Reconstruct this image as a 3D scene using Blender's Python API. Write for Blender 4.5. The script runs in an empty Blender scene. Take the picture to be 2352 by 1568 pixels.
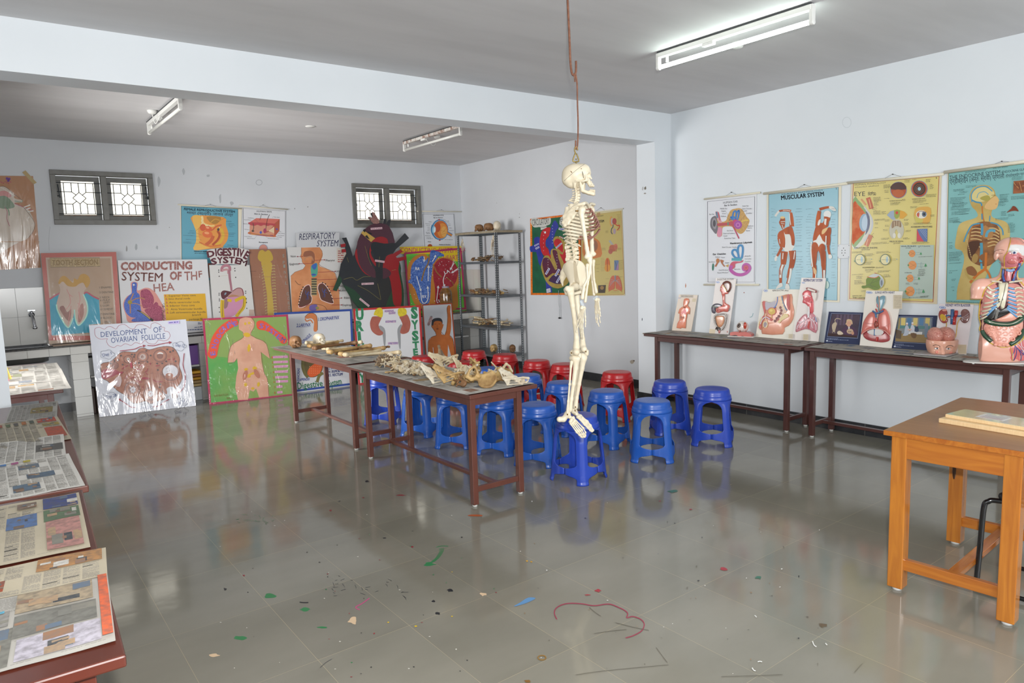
import bpy,bmesh,math,random
import numpy as np
from mathutils import Vector,Matrix,Euler
from mathutils.geometry import tessellate_polygon

S=bpy.context.scene
COL=S.collection
PI=math.pi

# ------------------------------------------------------------------ camera
F,YAW,PITCH,ROLL,H=1623.6,0.6461,0.1174,-0.0310,1.65
cy_,sy_=math.cos(YAW),math.sin(YAW)
FW=Vector((sy_*math.cos(PITCH),cy_*math.cos(PITCH),-math.sin(PITCH)))
R0=Vector((cy_,-sy_,0));U0=R0.cross(FW)
RT=R0*math.cos(ROLL) + U0*math.sin(ROLL)
UP=U0*math.cos(ROLL) - R0*math.sin(ROLL)
CAM=Vector((0,0,H))
cd=bpy.data.cameras.new('camera');cam=bpy.data.objects.new('camera',cd);COL.objects.link(cam)
cd.sensor_width=36;cd.lens=F/2352*36;cd.clip_start=0.05;cd.clip_end=200
m=Matrix((RT,UP,-FW)).transposed().to_4x4();m.translation=CAM
cam.matrix_world=m
S.camera=cam

# ------------------------------------------------------------------ sky, lights, exposure
S.view_settings.view_transform='Standard';S.view_settings.look='None'
S.view_settings.gamma=1.0;S.view_settings.use_curve_mapping=False
S.view_settings.exposure=0.0
w=bpy.data.worlds.new('world');S.world=w;w.use_nodes=True
bg=w.node_tree.nodes['Background'];bg.inputs[0].default_value=(0.93,0.97,1.0,1);bg.inputs[1].default_value=2.2

def lamp(name,kind,loc,energy,color=(1,1,1),size=0.1,aim=None,sizey=None,spot=None):
    l=bpy.data.lights.new(name,kind);l.energy=energy;l.color=color
    if kind == 'AREA':
        l.size=size
        if sizey:l.shape='RECTANGLE';l.size_y=sizey
    else:l.shadow_soft_size=size
    if spot:l.spot_size=spot;l.spot_blend=0.6
    o=bpy.data.objects.new(name,l);COL.objects.link(o);o.location=loc
    if aim is not None:
        o.rotation_euler=(Vector(aim)-Vector(loc)).to_track_quat('-Z','Y').to_euler()
    return o
# the photographer's flash, a little above and right of the lens
lamp('camera_flash','SPOT',CAM + RT*0.06 + UP*0.16 - FW*0.02,470,(1.0,0.985,0.96),0.035,CAM + FW*5 + UP*0.6,spot=math.radians(130))
# daylight through the large windows in the side of the room behind the photographer
lamp('daylight_window_rear','AREA',(2.6,-2.4,1.6),150,(0.94,0.97,1.0),4.6,(2.6,5.0,2.6),1.7)
# two fill lamps added to brighten the alcove; no opening stands behind them
o=lamp('alcove_fill_side','AREA',(-.5,7.3,1.3),60,(1.0,0.985,0.96),1.9,(6.0,7.3,0.2),1.9);o.data.spread=math.radians(125)
o=lamp('alcove_fill_right_wall','AREA',(-.45,6.75,1.45),50,(1.0,0.985,0.97),1.2,(6.4,7.9,1.5),1.9);o.data.spread=math.radians(95)  # added narrow fill for the alcove's right wall, not a real door

# ------------------------------------------------------------------ helpers
def ray(px,py):return (RT*((px-1176)/F) - UP*((py-784)/F) + FW)
def atZ(px,py,z=0.):d=ray(px,py);return CAM + d*((z-H)/d.z)
def atX(px,py,x):d=ray(px,py);return CAM + d*(x/d.x)
def atY(px,py,y):d=ray(px,py);return CAM + d*(y/d.y)
def atP(px,py,P,n):d=ray(px,py);return CAM + d*(n.dot(P-CAM)/n.dot(d))
def lin(c):return c/12.92 if c <= .04045 else ((c+.055)/1.055)**2.4
def rgb(h):
    if isinstance(h,str):
        h=h.lstrip('#');return tuple(lin(int(h[i:i+2],16)/255) for i in (0,2,4)) + (1,)
    return tuple(h) + (1,)
MATS={}
def mat(h,rough=0.55,metal=0.,key='',spec=0.5,coat=0.,noise=None,bump=None,emit=0.,trans=0.,alpha=1.):
    """a principled material; noise=(scale, darker colour, amount[, stretch]) adds a mottled second colour, bump=(scale, strength)."""
    k=(h,rough,metal,key,spec,coat,noise,bump,emit,trans,alpha)
    if k in MATS:return MATS[k]
    mt=bpy.data.materials.new('mat_%d' % len(MATS));mt.use_nodes=True;nt=mt.node_tree
    b=nt.nodes['Principled BSDF'];I=b.inputs
    I['Base Color'].default_value=rgb(h);I['Roughness'].default_value=rough;I['Metallic'].default_value=metal
    I['Specular IOR Level'].default_value=spec;I['Coat Weight'].default_value=coat;I['Coat Roughness'].default_value=0.08
    I['Transmission Weight'].default_value=trans;I['Alpha'].default_value=alpha
    if emit:I['Emission Color'].default_value=rgb(h);I['Emission Strength'].default_value=emit
    if noise or bump:
        tc=nt.nodes.new('ShaderNodeTexCoord')
    if noise:
        n=nt.nodes.new('ShaderNodeTexNoise');n.inputs['Scale'].default_value=noise[0];n.inputs['Detail'].default_value=5
        mp=nt.nodes.new('ShaderNodeMapping')
        if len(noise) > 3:mp.inputs['Scale'].default_value=noise[3]
        nt.links.new(tc.outputs['Object'],mp.inputs[0]);nt.links.new(mp.outputs[0],n.inputs['Vector'])
        r=nt.nodes.new('ShaderNodeValToRGB');r.color_ramp.elements[0].position=.38;r.color_ramp.elements[1].position=.66
        r.color_ramp.elements[0].color=(0,0,0,1);r.color_ramp.elements[1].color=(noise[2],)*3 + (1,)
        mx=nt.nodes.new('ShaderNodeMix');mx.data_type='RGBA'
        nt.links.new(n.outputs['Fac'],r.inputs[0]);nt.links.new(r.outputs[0],mx.inputs[0])
        mx.inputs[6].default_value=rgb(h);mx.inputs[7].default_value=rgb(noise[1])
        nt.links.new(mx.outputs[2],I['Base Color'])
    if bump:
        n=nt.nodes.new('ShaderNodeTexNoise');n.inputs['Scale'].default_value=bump[0];n.inputs['Detail'].default_value=3
        nt.links.new(tc.outputs['Object'],n.inputs['Vector'])
        bp=nt.nodes.new('ShaderNodeBump');bp.inputs['Strength'].default_value=bump[1];bp.inputs['Distance'].default_value=0.01
        nt.links.new(n.outputs['Fac'],bp.inputs['Height']);nt.links.new(bp.outputs[0],I['Normal'])
    MATS[k]=mt
    return mt

def tag(o,label,cat,group=None,kind=None):
    o['label']=label;o['category']=cat
    if group:o['group']=group
    if kind:o['kind']=kind
    return o
def thing(name,label,cat,loc=(0,0,0),rz=0.,group=None,rot=None):
    o=bpy.data.objects.new(name,None);COL.objects.link(o);o.empty_display_size=.05
    o.location=loc;o.rotation_euler=rot if rot else (0,0,rz)
    return tag(o,label,cat,group)
def dup(root,loc=None,rz=None,label=None,group=None,rot=None,scale=None):
    r=root.copy();COL.objects.link(r)
    if loc is not None:r.location=loc
    if rot is not None:r.rotation_euler=rot
    elif rz is not None:r.rotation_euler=(0,0,rz)
    if scale is not None:r.scale=(scale,)*3
    if label:r['label']=label
    if group:r['group']=group
    for ch in list(root.children):
        c=ch.copy();COL.objects.link(c);c.parent=r
        for g in ch.children:
            d=g.copy();COL.objects.link(d);d.parent=c
    return r

class MB:
    """collects shapes into one mesh with several materials"""
    def __init__(s):s.v=[];s.f=[];s.mi=[];s.sm=[];s.mats=[]
    def m(s,mt):
        if mt not in s.mats:s.mats.append(mt)
        return s.mats.index(mt)
    def add(s,vs,fs,mt,smooth=False):
        b=len(s.v);s.v+=[tuple(p) for p in vs];k=s.m(mt)
        for f in fs:s.f.append([b+i for i in f]);s.mi.append(k);s.sm.append(smooth)
        return s
    def box(s,lo,hi,mt,M=None):
        vs=[Vector((x,y,z)) for x in (lo[0],hi[0]) for y in (lo[1],hi[1]) for z in (lo[2],hi[2])]
        if M:vs=[M @ p for p in vs]
        return s.add(vs,[(0,1,3,2),(4,6,7,5),(0,4,5,1),(2,3,7,6),(0,2,6,4),(1,5,7,3)],mt)
    def bar(s,a,b,w,h,mt,up=(0,0,1)):
        """square section bar from a to b"""
        a,b=Vector(a),Vector(b);d=(b-a).normalized();u=Vector(up)
        if abs(d.dot(u)) > .99:u=Vector((0,1,0))
        x=d.cross(u).normalized()*w/2;y=x.cross(d).normalized()*h/2
        vs=[p+i*x+j*y for p in (a,b) for i,j in ((-1,-1),(1,-1),(1,1),(-1,1))]
        return s.add(vs,[(0,1,2,3),(7,6,5,4),(0,4,5,1),(1,5,6,2),(2,6,7,3),(3,7,4,0)],mt)
    def tube(s,pts,rad,mt,n=8,caps=True,closed=False,flat=None):
        pts=[Vector(p) for p in pts];N=len(pts)
        rs=rad if isinstance(rad,(list,tuple)) else [rad]*N
        vs=[];prev=None
        for i,p in enumerate(pts):
            if closed:t=(pts[(i+1) % N]-pts[i-1])
            else:t=pts[min(i+1,N-1)]-pts[max(i-1,0)]
            t.normalize()
            if prev is None:
                x=t.orthogonal().normalized()
                if flat is not None:
                    x=Vector(flat) - t*Vector(flat).dot(t);x.normalize()
            else:
                x=prev - t*prev.dot(t)
                x=x.normalized() if x.length > 1e-6 else t.orthogonal().normalized()
            prev=x;y=t.cross(x)
            for k in range(n):
                a=2*PI*k/n;r=rs[i]
                if isinstance(r,(tuple,list)):vs.append(p + x*math.cos(a)*r[0] + y*math.sin(a)*r[1])
                else:vs.append(p + (x*math.cos(a) + y*math.sin(a))*r)
        fs=[]
        for i in range(N if closed else N-1):
            for k in range(n):
                a,b=i*n+k,i*n+(k+1) % n;c,d=((i+1) % N)*n+(k+1) % n,((i+1) % N)*n+k
                fs.append((a,b,c,d))
        if caps and not closed:
            fs.append(tuple(reversed(range(n))));fs.append(tuple(range((N-1)*n,N*n)))
        return s.add(vs,fs,mt,True)
    def cyl(s,a,b,r,mt,n=16,r2=None):return s.tube([a,b],[r,r if r2 is None else r2],mt,n)
    def lathe(s,prof,mt,c=(0,0,0),n=32,M=None):
        c=Vector(c);vs=[];fs=[]
        for r,z in prof:
            for k in range(n):
                a=2*PI*k/n;p=Vector((r*math.cos(a),r*math.sin(a),z));vs.append((M @ p if M else p)+c)
        for i in range(len(prof)-1):
            for k in range(n):fs.append((i*n+k,i*n+(k+1) % n,(i+1)*n+(k+1) % n,(i+1)*n+k))
        fs.append(tuple(reversed(range(n))));fs.append(tuple(range((len(prof)-1)*n,len(prof)*n)))
        return s.add(vs,fs,mt,True)
    def ball(s,c,r,mt,n=14,M=None):
        c=Vector(c);r=r if isinstance(r,(tuple,list)) else (r,r,r);vs=[];fs=[];h=n//2
        for i in range(h+1):
            th=PI*i/h
            for k in range(n):
                a=2*PI*k/n;p=Vector((r[0]*math.sin(th)*math.cos(a),r[1]*math.sin(th)*math.sin(a),r[2]*math.cos(th)))
                vs.append((M @ p if M else p)+c)
        for i in range(h):
            for k in range(n):fs.append((i*n+k,(i+1)*n+k,(i+1)*n+(k+1) % n,i*n+(k+1) % n))
        return s.add(vs,fs,mt,True)
    def quad(s,a,b,c,d,mt):return s.add([a,b,c,d],[(0,1,2,3)],mt)
    def prism(s,pts,off,mt,mside=None):
        """flat outline pts (3D) extruded by the vector off"""
        n=len(pts);tri=tessellate_polygon([[Vector(p) for p in pts]]);off=Vector(off)
        top=[Vector(p) for p in pts];bot=[Vector(p)+off for p in pts]
        nrm=(top[1]-top[0]).cross(top[2]-top[0])
        s.add(top,tri,mt);s.add(bot,[tuple(reversed(t)) for t in tri],mside or mt)
        s.add(top+bot,[(i,(i+1) % n,n+(i+1) % n,n+i) for i in range(n)],mside or mt)
        return s
    def mesh(s,name):
        me=bpy.data.meshes.new(name);me.from_pydata(s.v,[],s.f)
        for mt in s.mats:me.materials.append(mt)
        me.polygons.foreach_set('material_index',s.mi);me.polygons.foreach_set('use_smooth',s.sm)
        me.update()
        return me
    def obj(s,name,parent=None,bevel=0.,seg=2,loc=None,fix=True):
        me=s.mesh(name)
        if fix:
            bm=bmesh.new();bm.from_mesh(me);bmesh.ops.recalc_face_normals(bm,faces=bm.faces);bm.to_mesh(me);bm.free()
        o=bpy.data.objects.new(name,me);COL.objects.link(o);o.parent=parent
        if loc is not None:o.location=loc
        if bevel:
            b=o.modifiers.new('bevel','BEVEL');b.width=bevel;b.segments=seg;b.limit_method='ANGLE';b.angle_limit=.7
        return o
def struct(mb,name,**k):
    o=mb.obj(name,**k);o['kind']='structure';return o
def spline(pts,n=6,closed=False):
    """Catmull-Rom through pts (any dimension, as tuples)"""
    P=[np.array(p,float) for p in pts];N=len(P);out=[]
    for i in range(N if closed else N-1):
        if closed:a,b,c,d=P[i-1],P[i],P[(i+1) % N],P[(i+2) % N]
        else:a,b,c,d=P[max(i-1,0)],P[i],P[i+1],P[min(i+2,N-1)]
        for k in range(n):
            t=k/n
            out.append(tuple(.5*((2*b)+(c-a)*t+(2*a-5*b+4*c-d)*t*t+(3*b-a-3*c+d)*t**3)))
    if not closed:out.append(tuple(P[-1]))
    return out

# ---- implicit surfaces (signed distances on a grid, turned into a mesh)
def sd_ball(p,c,r):
    q=p-np.array(c)
    if np.isscalar(r):return np.sqrt((q*q).sum(1))-r
    r=np.array(r,float);k0=np.sqrt(((q/r)**2).sum(1));k1=np.sqrt(((q/r**2)**2).sum(1))+1e-9
    return k0*(k0-1)/k1
def sd_cap(p,a,b,r1,r2=None):
    a=np.array(a,float);b=np.array(b,float);r2=r1 if r2 is None else r2
    d=b-a;q=p-a;t=np.clip((q@d)/(d@d+1e-12),0,1)
    e=q-t[:,None]*d;return np.sqrt((e*e).sum(1))-(r1+(r2-r1)*t)
def sd_box(p,c,h,r=0.):
    q=np.abs(p-np.array(c))-(np.array(h)-r)
    return np.sqrt((np.maximum(q,0)**2).sum(1))+np.minimum(q.max(1),0)-r
def smin(a,b,k):
    h=np.clip(.5+.5*(b-a)/k,0,1);return b+(a-b)*h-k*h*(1-h)
def smax(a,b,k):return -smin(-a,-b,k)
def sd_path(p,pts,rad,k=.004):
    d=None;n=len(pts);rs=rad if isinstance(rad,(list,tuple)) else [rad]*n
    for i in range(n-1):
        e=sd_cap(p,pts[i],pts[i+1],rs[i],rs[i+1]);d=e if d is None else smin(d,e,k)
    return d
def nets(fn,lo,hi,cell,name,mt):
    """surface nets of fn over the box lo..hi: a mesh"""
    lo=np.array(lo,float);hi=np.array(hi,float);n=np.maximum(((hi-lo)/cell).astype(int)+2,3)
    ax=[lo[i]+cell*np.arange(n[i]) for i in range(3)]
    G=np.stack(np.meshgrid(*ax,indexing='ij'),-1)
    V=fn(G.reshape(-1,3)).reshape(n);V=np.where(np.abs(V) < 1e-7,1e-7,V)
    sg=V < 0;nc=n-1
    acc=np.zeros(tuple(nc)+(3,));cnt=np.zeros(tuple(nc))
    off=[(i,j,k) for i in (0,1) for j in (0,1) for k in (0,1)]
    sl=lambda o,A:A[o[0]:o[0]+nc[0],o[1]:o[1]+nc[1],o[2]:o[2]+nc[2]]
    for a in off:
        for d in range(3):
            if a[d]:continue
            b=list(a);b[d]=1
            va,vb=sl(a,V),sl(b,V);cr=(va < 0) != (vb < 0)
            t=np.where(cr,va/np.where(cr,va-vb,1),0)
            for e in range(3):
                acc[...,e]+=np.where(cr,a[e]+(t if e == d else 0),0)
            cnt+=cr
    act=cnt > 0;idx=-np.ones(tuple(nc),int);idx[act]=np.arange(act.sum())
    I=np.argwhere(act);verts=lo+cell*(I+acc[act]/cnt[act][:,None])
    faces=[]
    for d in range(3):
        u,v=[(1,2),(2,0),(0,1)][d]
        s0=[slice(None)]*3;s1=[slice(None)]*3;s0[d]=slice(0,n[d]-1);s1[d]=slice(1,n[d])
        cr=sg[tuple(s0)] != sg[tuple(s1)]
        E=np.argwhere(cr);E=E[(E[:,u] > 0) & (E[:,v] > 0) & (E[:,u] < n[u]-1) & (E[:,v] < n[v]-1)]
        if not len(E):continue
        q=[]
        for du,dv in ((-1,-1),(0,-1),(0,0),(-1,0)):
            c=E.copy();c[:,u]+=du;c[:,v]+=dv;q.append(idx[c[:,0],c[:,1],c[:,2]])
        q=np.stack(q,1);flip=~sg[E[:,0],E[:,1],E[:,2]];q[flip]=q[flip][:,::-1]
        faces.append(q)
    me=bpy.data.meshes.new(name)
    fa=np.concatenate(faces) if faces else np.zeros((0,4),int)
    me.from_pydata(verts.tolist(),[],fa.tolist());me.materials.append(mt)
    me.polygons.foreach_set('use_smooth',[True]*len(me.polygons));me.update()
    return me
def link(me,name,parent=None,loc=None,rot=None):
    o=bpy.data.objects.new(name,me);COL.objects.link(o);o.parent=parent
    if loc is not None:o.location=loc
    if rot is not None:o.rotation_euler=rot
    return o
# ------------------------------------------------------------------ flat drawings on a plane
class Art(MB):
    """drawings printed or painted on a flat sheet: outlines given as picture coordinates are laid on the sheet's own plane"""
    def __init__(s,P,n,fr=(0,0,1.),step=.00012,base=.0004):
        super().__init__();s.P=Vector(P);s.n=Vector(n).normalized()
        if s.n.dot(CAM-s.P) < 0:s.n=-s.n
        s.l=0;s.step=step;s.base=base;s.fr=fr;s.rough=.5
    def crop(s,x0,y0,k):s.fr=(x0,y0,k);return s
    def p(s,x,y,l=None):
        x0,y0,k=s.fr;l=s.l if l is None else l
        return atP(x0+x/k,y0+y/k,s.P+s.n*(s.base+s.step*l),s.n)
    def mt(s,c):return c if not isinstance(c,str) else mat(c,s.rough)
    def poly(s,pts,c,sm=0,up=True):
        if sm:pts=spline(pts,sm,True)
        if up:s.l+=1
        q=[Vector((a,b,0)) for a,b in pts]
        tr=tessellate_polygon([q]);V=[s.p(a,b) for a,b in pts]
        return s.add(V,s.orient(V,tr),s.mt(c))
    def orient(s,V,tr):
        out=[]
        for t in tr:
            a,b,c=V[t[0]],V[t[1]],V[t[2]]
            out.append(t if (b-a).cross(c-a).dot(s.n) >= 0 else tuple(reversed(t)))
        return out
    def rect(s,x0,y0,x1,y1,c,up=True):return s.poly([(x0,y0),(x1,y0),(x1,y1),(x0,y1)],c,up=up)
    def ell(s,x,y,rx,ry,c,rot=0.,n=20,up=True,a0=0.,a1=2*PI):
        cr,sr=math.cos(rot),math.sin(rot);full=a1-a0 > 6.28
        pts=[]
        for i in range(n if full else n+1):
            a=a0+(a1-a0)*i/n;u,v=rx*math.cos(a),ry*math.sin(a);pts.append((x+u*cr-v*sr,y+u*sr+v*cr))
        return s.poly(pts,c,up=up)
    def line(s,pts,w,c,sm=0,closed=False,up=True,taper=None):
        if sm:pts=spline(pts,sm,closed)
        if up:s.l+=1
        P=[Vector(p) for p in pts];N=len(P);L=[]
        for i in range(N):
            t=(P[(i+1) % N]-P[i-1]) if closed else P[min(i+1,N-1)]-P[max(i-1,0)]
            if t.length < 1e-9:t=Vector((1,0))
            t.normalize();k=w/2
            if taper:k *= taper[0]+(taper[1]-taper[0])*i/max(N-1,1)
            L.append((Vector((-t.y,t.x))*k,P[i]))
        V=[]
        for d,q in L:V.append(s.p(q.x+d.x,q.y+d.y));V.append(s.p(q.x-d.x,q.y-d.y))
        fs=[]
        for i in range(N if closed else N-1):
            a=2*i;b=2*((i+1) % N);fs.append((a,a+1,b+1,b))
        return s.add(V,s.orient(V,fs),s.mt(c))
    def ring(s,x,y,rx,ry,w,c,rot=0.,n=20,up=True):
        cr,sr=math.cos(rot),math.sin(rot)
        return s.line([(x+rx*math.cos(a)*cr-ry*math.sin(a)*sr,y+rx*math.cos(a)*sr+ry*math.sin(a)*cr) for a in [2*PI*i/n for i in range(n)]],w,c,closed=True,up=up)
    def arrow(s,pts,w,c,sm=6,head=3.):
        s.line(pts,w,c,sm);a=Vector(pts[-1]);d=(a-Vector(pts[-2])).normalized();e=Vector((-d.y,d.x))
        q=[a+d*w*head*.6,a-d*w*head*.6+e*w*head*.6,a-d*w*head*.6-e*w*head*.6]
        s.poly([tuple(v) for v in q],c,up=False)
    def dots(s,pts,r,c):
        s.l+=1
        for x,y in pts:s.ell(x,y,r,r,c,n=7,up=False)
    def lines(s,rows,w,c):
        """small print: short rules (x0,y0,x1,y1)"""
        s.l+=1
        for a,b,e,g in rows:s.line([(a,b),(e,g)],w,c,up=False)
    def greek(s,rows,w,c,rnd=random.Random(3)):
        """small print as broken word-length rules (x0,y0,x1,y1)"""
        s.l+=1
        for a,b,e,g in rows:
            L=math.hypot(e-a,g-b);t=0
            while t < L-w:
                d=min(w*(1.5+rnd.random()*3.5),L-t);u0,u1=t/L,(t+d)/L
                s.line([(a+(e-a)*u0,b+(g-b)*u0),(a+(e-a)*u1,b+(g-b)*u1)],w*(.7+.5*rnd.random()),c,up=False);t+=d+w*.8
    def text(s,t,p0,p1,h,c,bold=0.,slant=0.,up=True,arch=0.):
        """t set along p0->p1 (baseline ends), h the capital height"""
        if 'M' in t and bold > 0:   # this letter's outline breaks when swollen, so it is thickened by overprinting
            k=bold*.9;u_=(Vector(p1)-Vector(p0)).normalized();v_=Vector((u_.y,-u_.x));q=h/.7*k
            for i,(a,b) in enumerate(((-1,0),(1,0),(0,1),(0,-1))):s.text(t,tuple(Vector(p0)+u_*a*q+v_*b*q),tuple(Vector(p1)+u_*a*q+v_*b*q),h,c,0.,slant,up and i == 0,arch)
            return s
        vs,fs=glyphs(t,bold)
        if not vs:return s
        xs=[v[0] for v in vs];x0,x1=min(xs),max(xs)
        if up:s.l+=1
        a,b=Vector(p0),Vector(p1);d=b-a;e=Vector((d.y,-d.x)).normalized()*h
        V=[]
        for x,y in vs:
            u=(x-x0)/(x1-x0+1e-9);y=y/.7
            q=a+d*u+e*y+d.normalized()*slant*h*y+e*(arch*4*u*(1-u))
            V.append(s.p(q.x,q.y))
        return s.add(V,s.orient(V,fs),s.mt(c))
_G={}
def glyphs(t,bold):
    if (t,bold) in _G:return _G[(t,bold)]
    cu=bpy.data.curves.new('lettering','FONT');cu.body=t;cu.resolution_u=2;cu.fill_mode='BOTH';cu.offset=bold
    o=bpy.data.objects.new('lettering',cu);COL.objects.link(o)
    dg=bpy.context.evaluated_depsgraph_get();dg.update()
    me=o.evaluated_get(dg).to_mesh()
    vs=[(v.co.x,v.co.y) for v in me.vertices];fs=[tuple(p.vertices) for p in me.polygons]
    o.evaluated_get(dg).to_mesh_clear()
    bpy.data.objects.remove(o);bpy.data.curves.remove(cu)
    _G[(t,bold)]=(vs,fs);return vs,fs

# ------------------------------------------------------------------ the room
WALL=mat('#cacdd1',.62,noise=(1.3,'#bfc2c6',.45),key='wall')
WALL_R=mat('#d9dee2',.5,noise=(1.1,'#cfd5da',.5),key='wallr')
CEIL=mat('#d0cfd0',.7,noise=(.8,'#c3c2c3',.6,(1,5,1)),key='ceil')
SKIRT=mat('#26282b',.25,noise=(9,'#3a3b3d',.6))
YB,XA,XR,XP,YF,YK,HB,HC,HC2,XL,YR=9.80,6.44,6.14,5.88,5.18,5.44,2.8255,3.135,3.16,-.62,-2.6

def floor_material():
    mt=bpy.data.materials.new('polished_stone_tiles');mt.use_nodes=True;nt=mt.node_tree;N=nt.nodes;L=nt.links
    b=N['Principled BSDF'];tc=N.new('ShaderNodeTexCoord')
    mp=N.new('ShaderNodeMapping');mp.inputs['Location'].default_value=(-2.735/.434+20,-2.129/.617+20,0)
    mp.inputs['Scale'].default_value=(1/.434,1/.617,1);L.new(tc.outputs['Object'],mp.inputs[0])
    sx=N.new('ShaderNodeSeparateXYZ');L.new(mp.outputs[0],sx.inputs[0])
    def mth(op,a,b2=None,v=None):
        n=N.new('ShaderNodeMath');n.operation=op;L.new(a,n.inputs[0])
        if b2 is not None:L.new(b2,n.inputs[1])
        if v is not None:n.inputs[1].default_value=v
        return n.outputs[0]
    ds=[]
    for ax,sz in (('X',.434),('Y',.617)):
        fr=mth('FRACT',sx.outputs[ax]);d=mth('MINIMUM',fr,mth('SUBTRACT',mth('MULTIPLY',fr,v=1.),v=0.)) if False else fr
        inv=N.new('ShaderNodeMath');inv.operation='SUBTRACT';inv.inputs[0].default_value=1;L.new(fr,inv.inputs[1])
        ds.append(mth('MULTIPLY',mth('MINIMUM',fr,inv.outputs[0]),v=sz))
    d=mth('MINIMUM',ds[0],ds[1])
    n1=N.new('ShaderNodeTexNoise');n1.inputs['Scale'].default_value=2.3;n1.inputs['Detail'].default_value=4;L.new(tc.outputs['Object'],n1.inputs['Vector'])
    wv=mth('MULTIPLY',n1.outputs['Fac'],v=.0017);g=mth('LESS_THAN',d,wv)
    # per-tile tone
    fl=[mth('FLOOR',sx.outputs[a]) for a in 'XY'];cb=N.new('ShaderNodeCombineXYZ');L.new(fl[0],cb.inputs[0]);L.new(fl[1],cb.inputs[1])
    wn=N.new('ShaderNodeTexWhiteNoise');L.new(cb.outputs[0],wn.inputs['Vector'])
    n2=N.new('ShaderNodeTexNoise');n2.inputs['Scale'].default_value=1.1;n2.inputs['Detail'].default_value=7
    mp2=N.new('ShaderNodeMapping');mp2.inputs['Scale'].default_value=(1,2.2,1);L.new(tc.outputs['Object'],mp2.inputs[0]);L.new(mp2.outputs[0],n2.inputs['Vector'])
    mx=N.new('ShaderNodeMix');mx.data_type='RGBA';mx.inputs[6].default_value=rgb('#79766a');mx.inputs[7].default_value=rgb('#898579')
    rr=N.new('ShaderNodeMapRange');rr.inputs[1].default_value=.3;rr.inputs[2].default_value=.7;L.new(n2.outputs['Fac'],rr.inputs[0]);L.new(rr.outputs[0],mx.inputs[0])
    m2=N.new('ShaderNodeMix');m2.data_type='RGBA';m2.blend_type='MULTIPLY';m2.inputs[0].default_value=1
    sc=N.new('ShaderNodeMapRange');sc.inputs[3].default_value=.93;sc.inputs[4].default_value=1.04;L.new(wn.outputs['Value'],sc.inputs[0])
    L.new(mx.outputs[2],m2.inputs[6]);L.new(sc.outputs[0],m2.inputs[7])
    m3=N.new('ShaderNodeMix');m3.data_type='RGBA';L.new(g,m3.inputs[0]);L.new(m2.outputs[2],m3.inputs[6]);m3.inputs[7].default_value=rgb('#a3997f')
    L.new(m3.outputs[2],b.inputs['Base Color'])
    n3=N.new('ShaderNodeTexNoise');n3.inputs['Scale'].default_value=6;n3.inputs['Detail'].default_value=6;L.new(mp2.outputs[0],n3.inputs['Vector'])
    ro=N.new('ShaderNodeMapRange');ro.inputs[3].default_value=.05;ro.inputs[4].default_value=.15;L.new(n3.outputs['Fac'],ro.inputs[0]);L.new(ro.outputs[0],b.inputs['Roughness'])
    b.inputs['Specular IOR Level'].default_value=.62
    n4=N.new('ShaderNodeTexNoise');n4.inputs['Scale'].default_value=3;L.new(mp2.outputs[0],n4.inputs['Vector'])
    bp=N.new('ShaderNodeBump');bp.inputs['Strength'].default_value=.05;bp.inputs['Distance'].default_value=.02;L.new(n4.outputs['Fac'],bp.inputs['Height']);L.new(bp.outputs[0],b.inputs['Normal'])
    return mt

# floor, with the paint drips and scuffs that lie on it
fl=Art((0,0,0),(0,0,1),step=.00002,base=.0003);fl.rough=.35
fl.box((XL-.2,YR-.2,-.12),(XA+.2,YB+.2,0),floor_material())
rnd=random.Random(11)
def splat(cx,cy,rx,ry,c,n=11,seed=0):
    r=random.Random(seed+int(cx*7+cy));pts=[]
    for i in range(n):
        a=2*PI*i/n;k=.55+.6*r.random();pts.append((cx+rx*k*math.cos(a),cy+ry*k*math.sin(a)))
    fl.poly(pts,c,3)
fl.crop(480,1100,3.35)
GR,BK,RD='#2d7a48','#1f2126','#8d2b34'
for a in ((475,898,50,20),(740,1000,55,17),(240,1222,48,20),(872,1140,38,9),(1700,655,50,16),(1097,1410,8,6)):splat(*a,GR)
for k in range(5):fl.line([(1690+k*10,650-k*3),(1740+k*9,610-k*3),(1775+k*7,560-k*2),(1770+k*9,530)],3.2,GR,5)
fl.line([(1750,524),(1790,514),(1840,516)],5,GR,4)
for a in ((1215,17,16,9),(1855,857,24,13),(1760,1032,22,11),(1727,940,14,10),(1350,452,12,6),(125,845,14,10),(1650,1045,5,4)):splat(*a,BK)
fl.line([(697,945),(730,950),(765,948)],8,BK,4)
for i in range(26):
    x,y=900+rnd.random()*600,740+rnd.random()*160;a=rnd.random()*2-.6;d=15+rnd.random()*40
    fl.line([(x,y),(x+d*.5*math.cos(a)+4,y+d*.5*math.sin(a)),(x+d*math.cos(a),y+d*math.sin(a)*.8)],3,'#3a3d40',3,up=False)
for i in range(26):
    x,y=210+rnd.random()*300,270+rnd.random()*60;a=rnd.random()*PI;d=14+rnd.random()*16
    fl.line([(x,y),(x+d*math.cos(a),y+d*math.sin(a)*.5)],2.6,'#4b7a5c',up=False)
fl.line([(1235,915),(1180,955),(1128,985),(1160,1005)],7,'#c0447d',4)
for a in ((1110,1090,42,30),(40,1355,46,18),(2110,885,30,14)):splat(*a,'#d3b795')
for a in ((935,241,12,6),(1565,520,12,8),(1270,1186,8,6),(268,740,10,6),(1475,124,45,5)):splat(*a,RD)
splat(2055,280,60,10,'#b0582c')
for a in ((1590,1130,12,7),(1380,1101,8,5),(1870,1055,8,5),(1870,713,5,4)):splat(*a,'#d0b02a')
fl.line([(855,1450),(900,1410),(945,1383)],4,'#4b4a4c',3)
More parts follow.
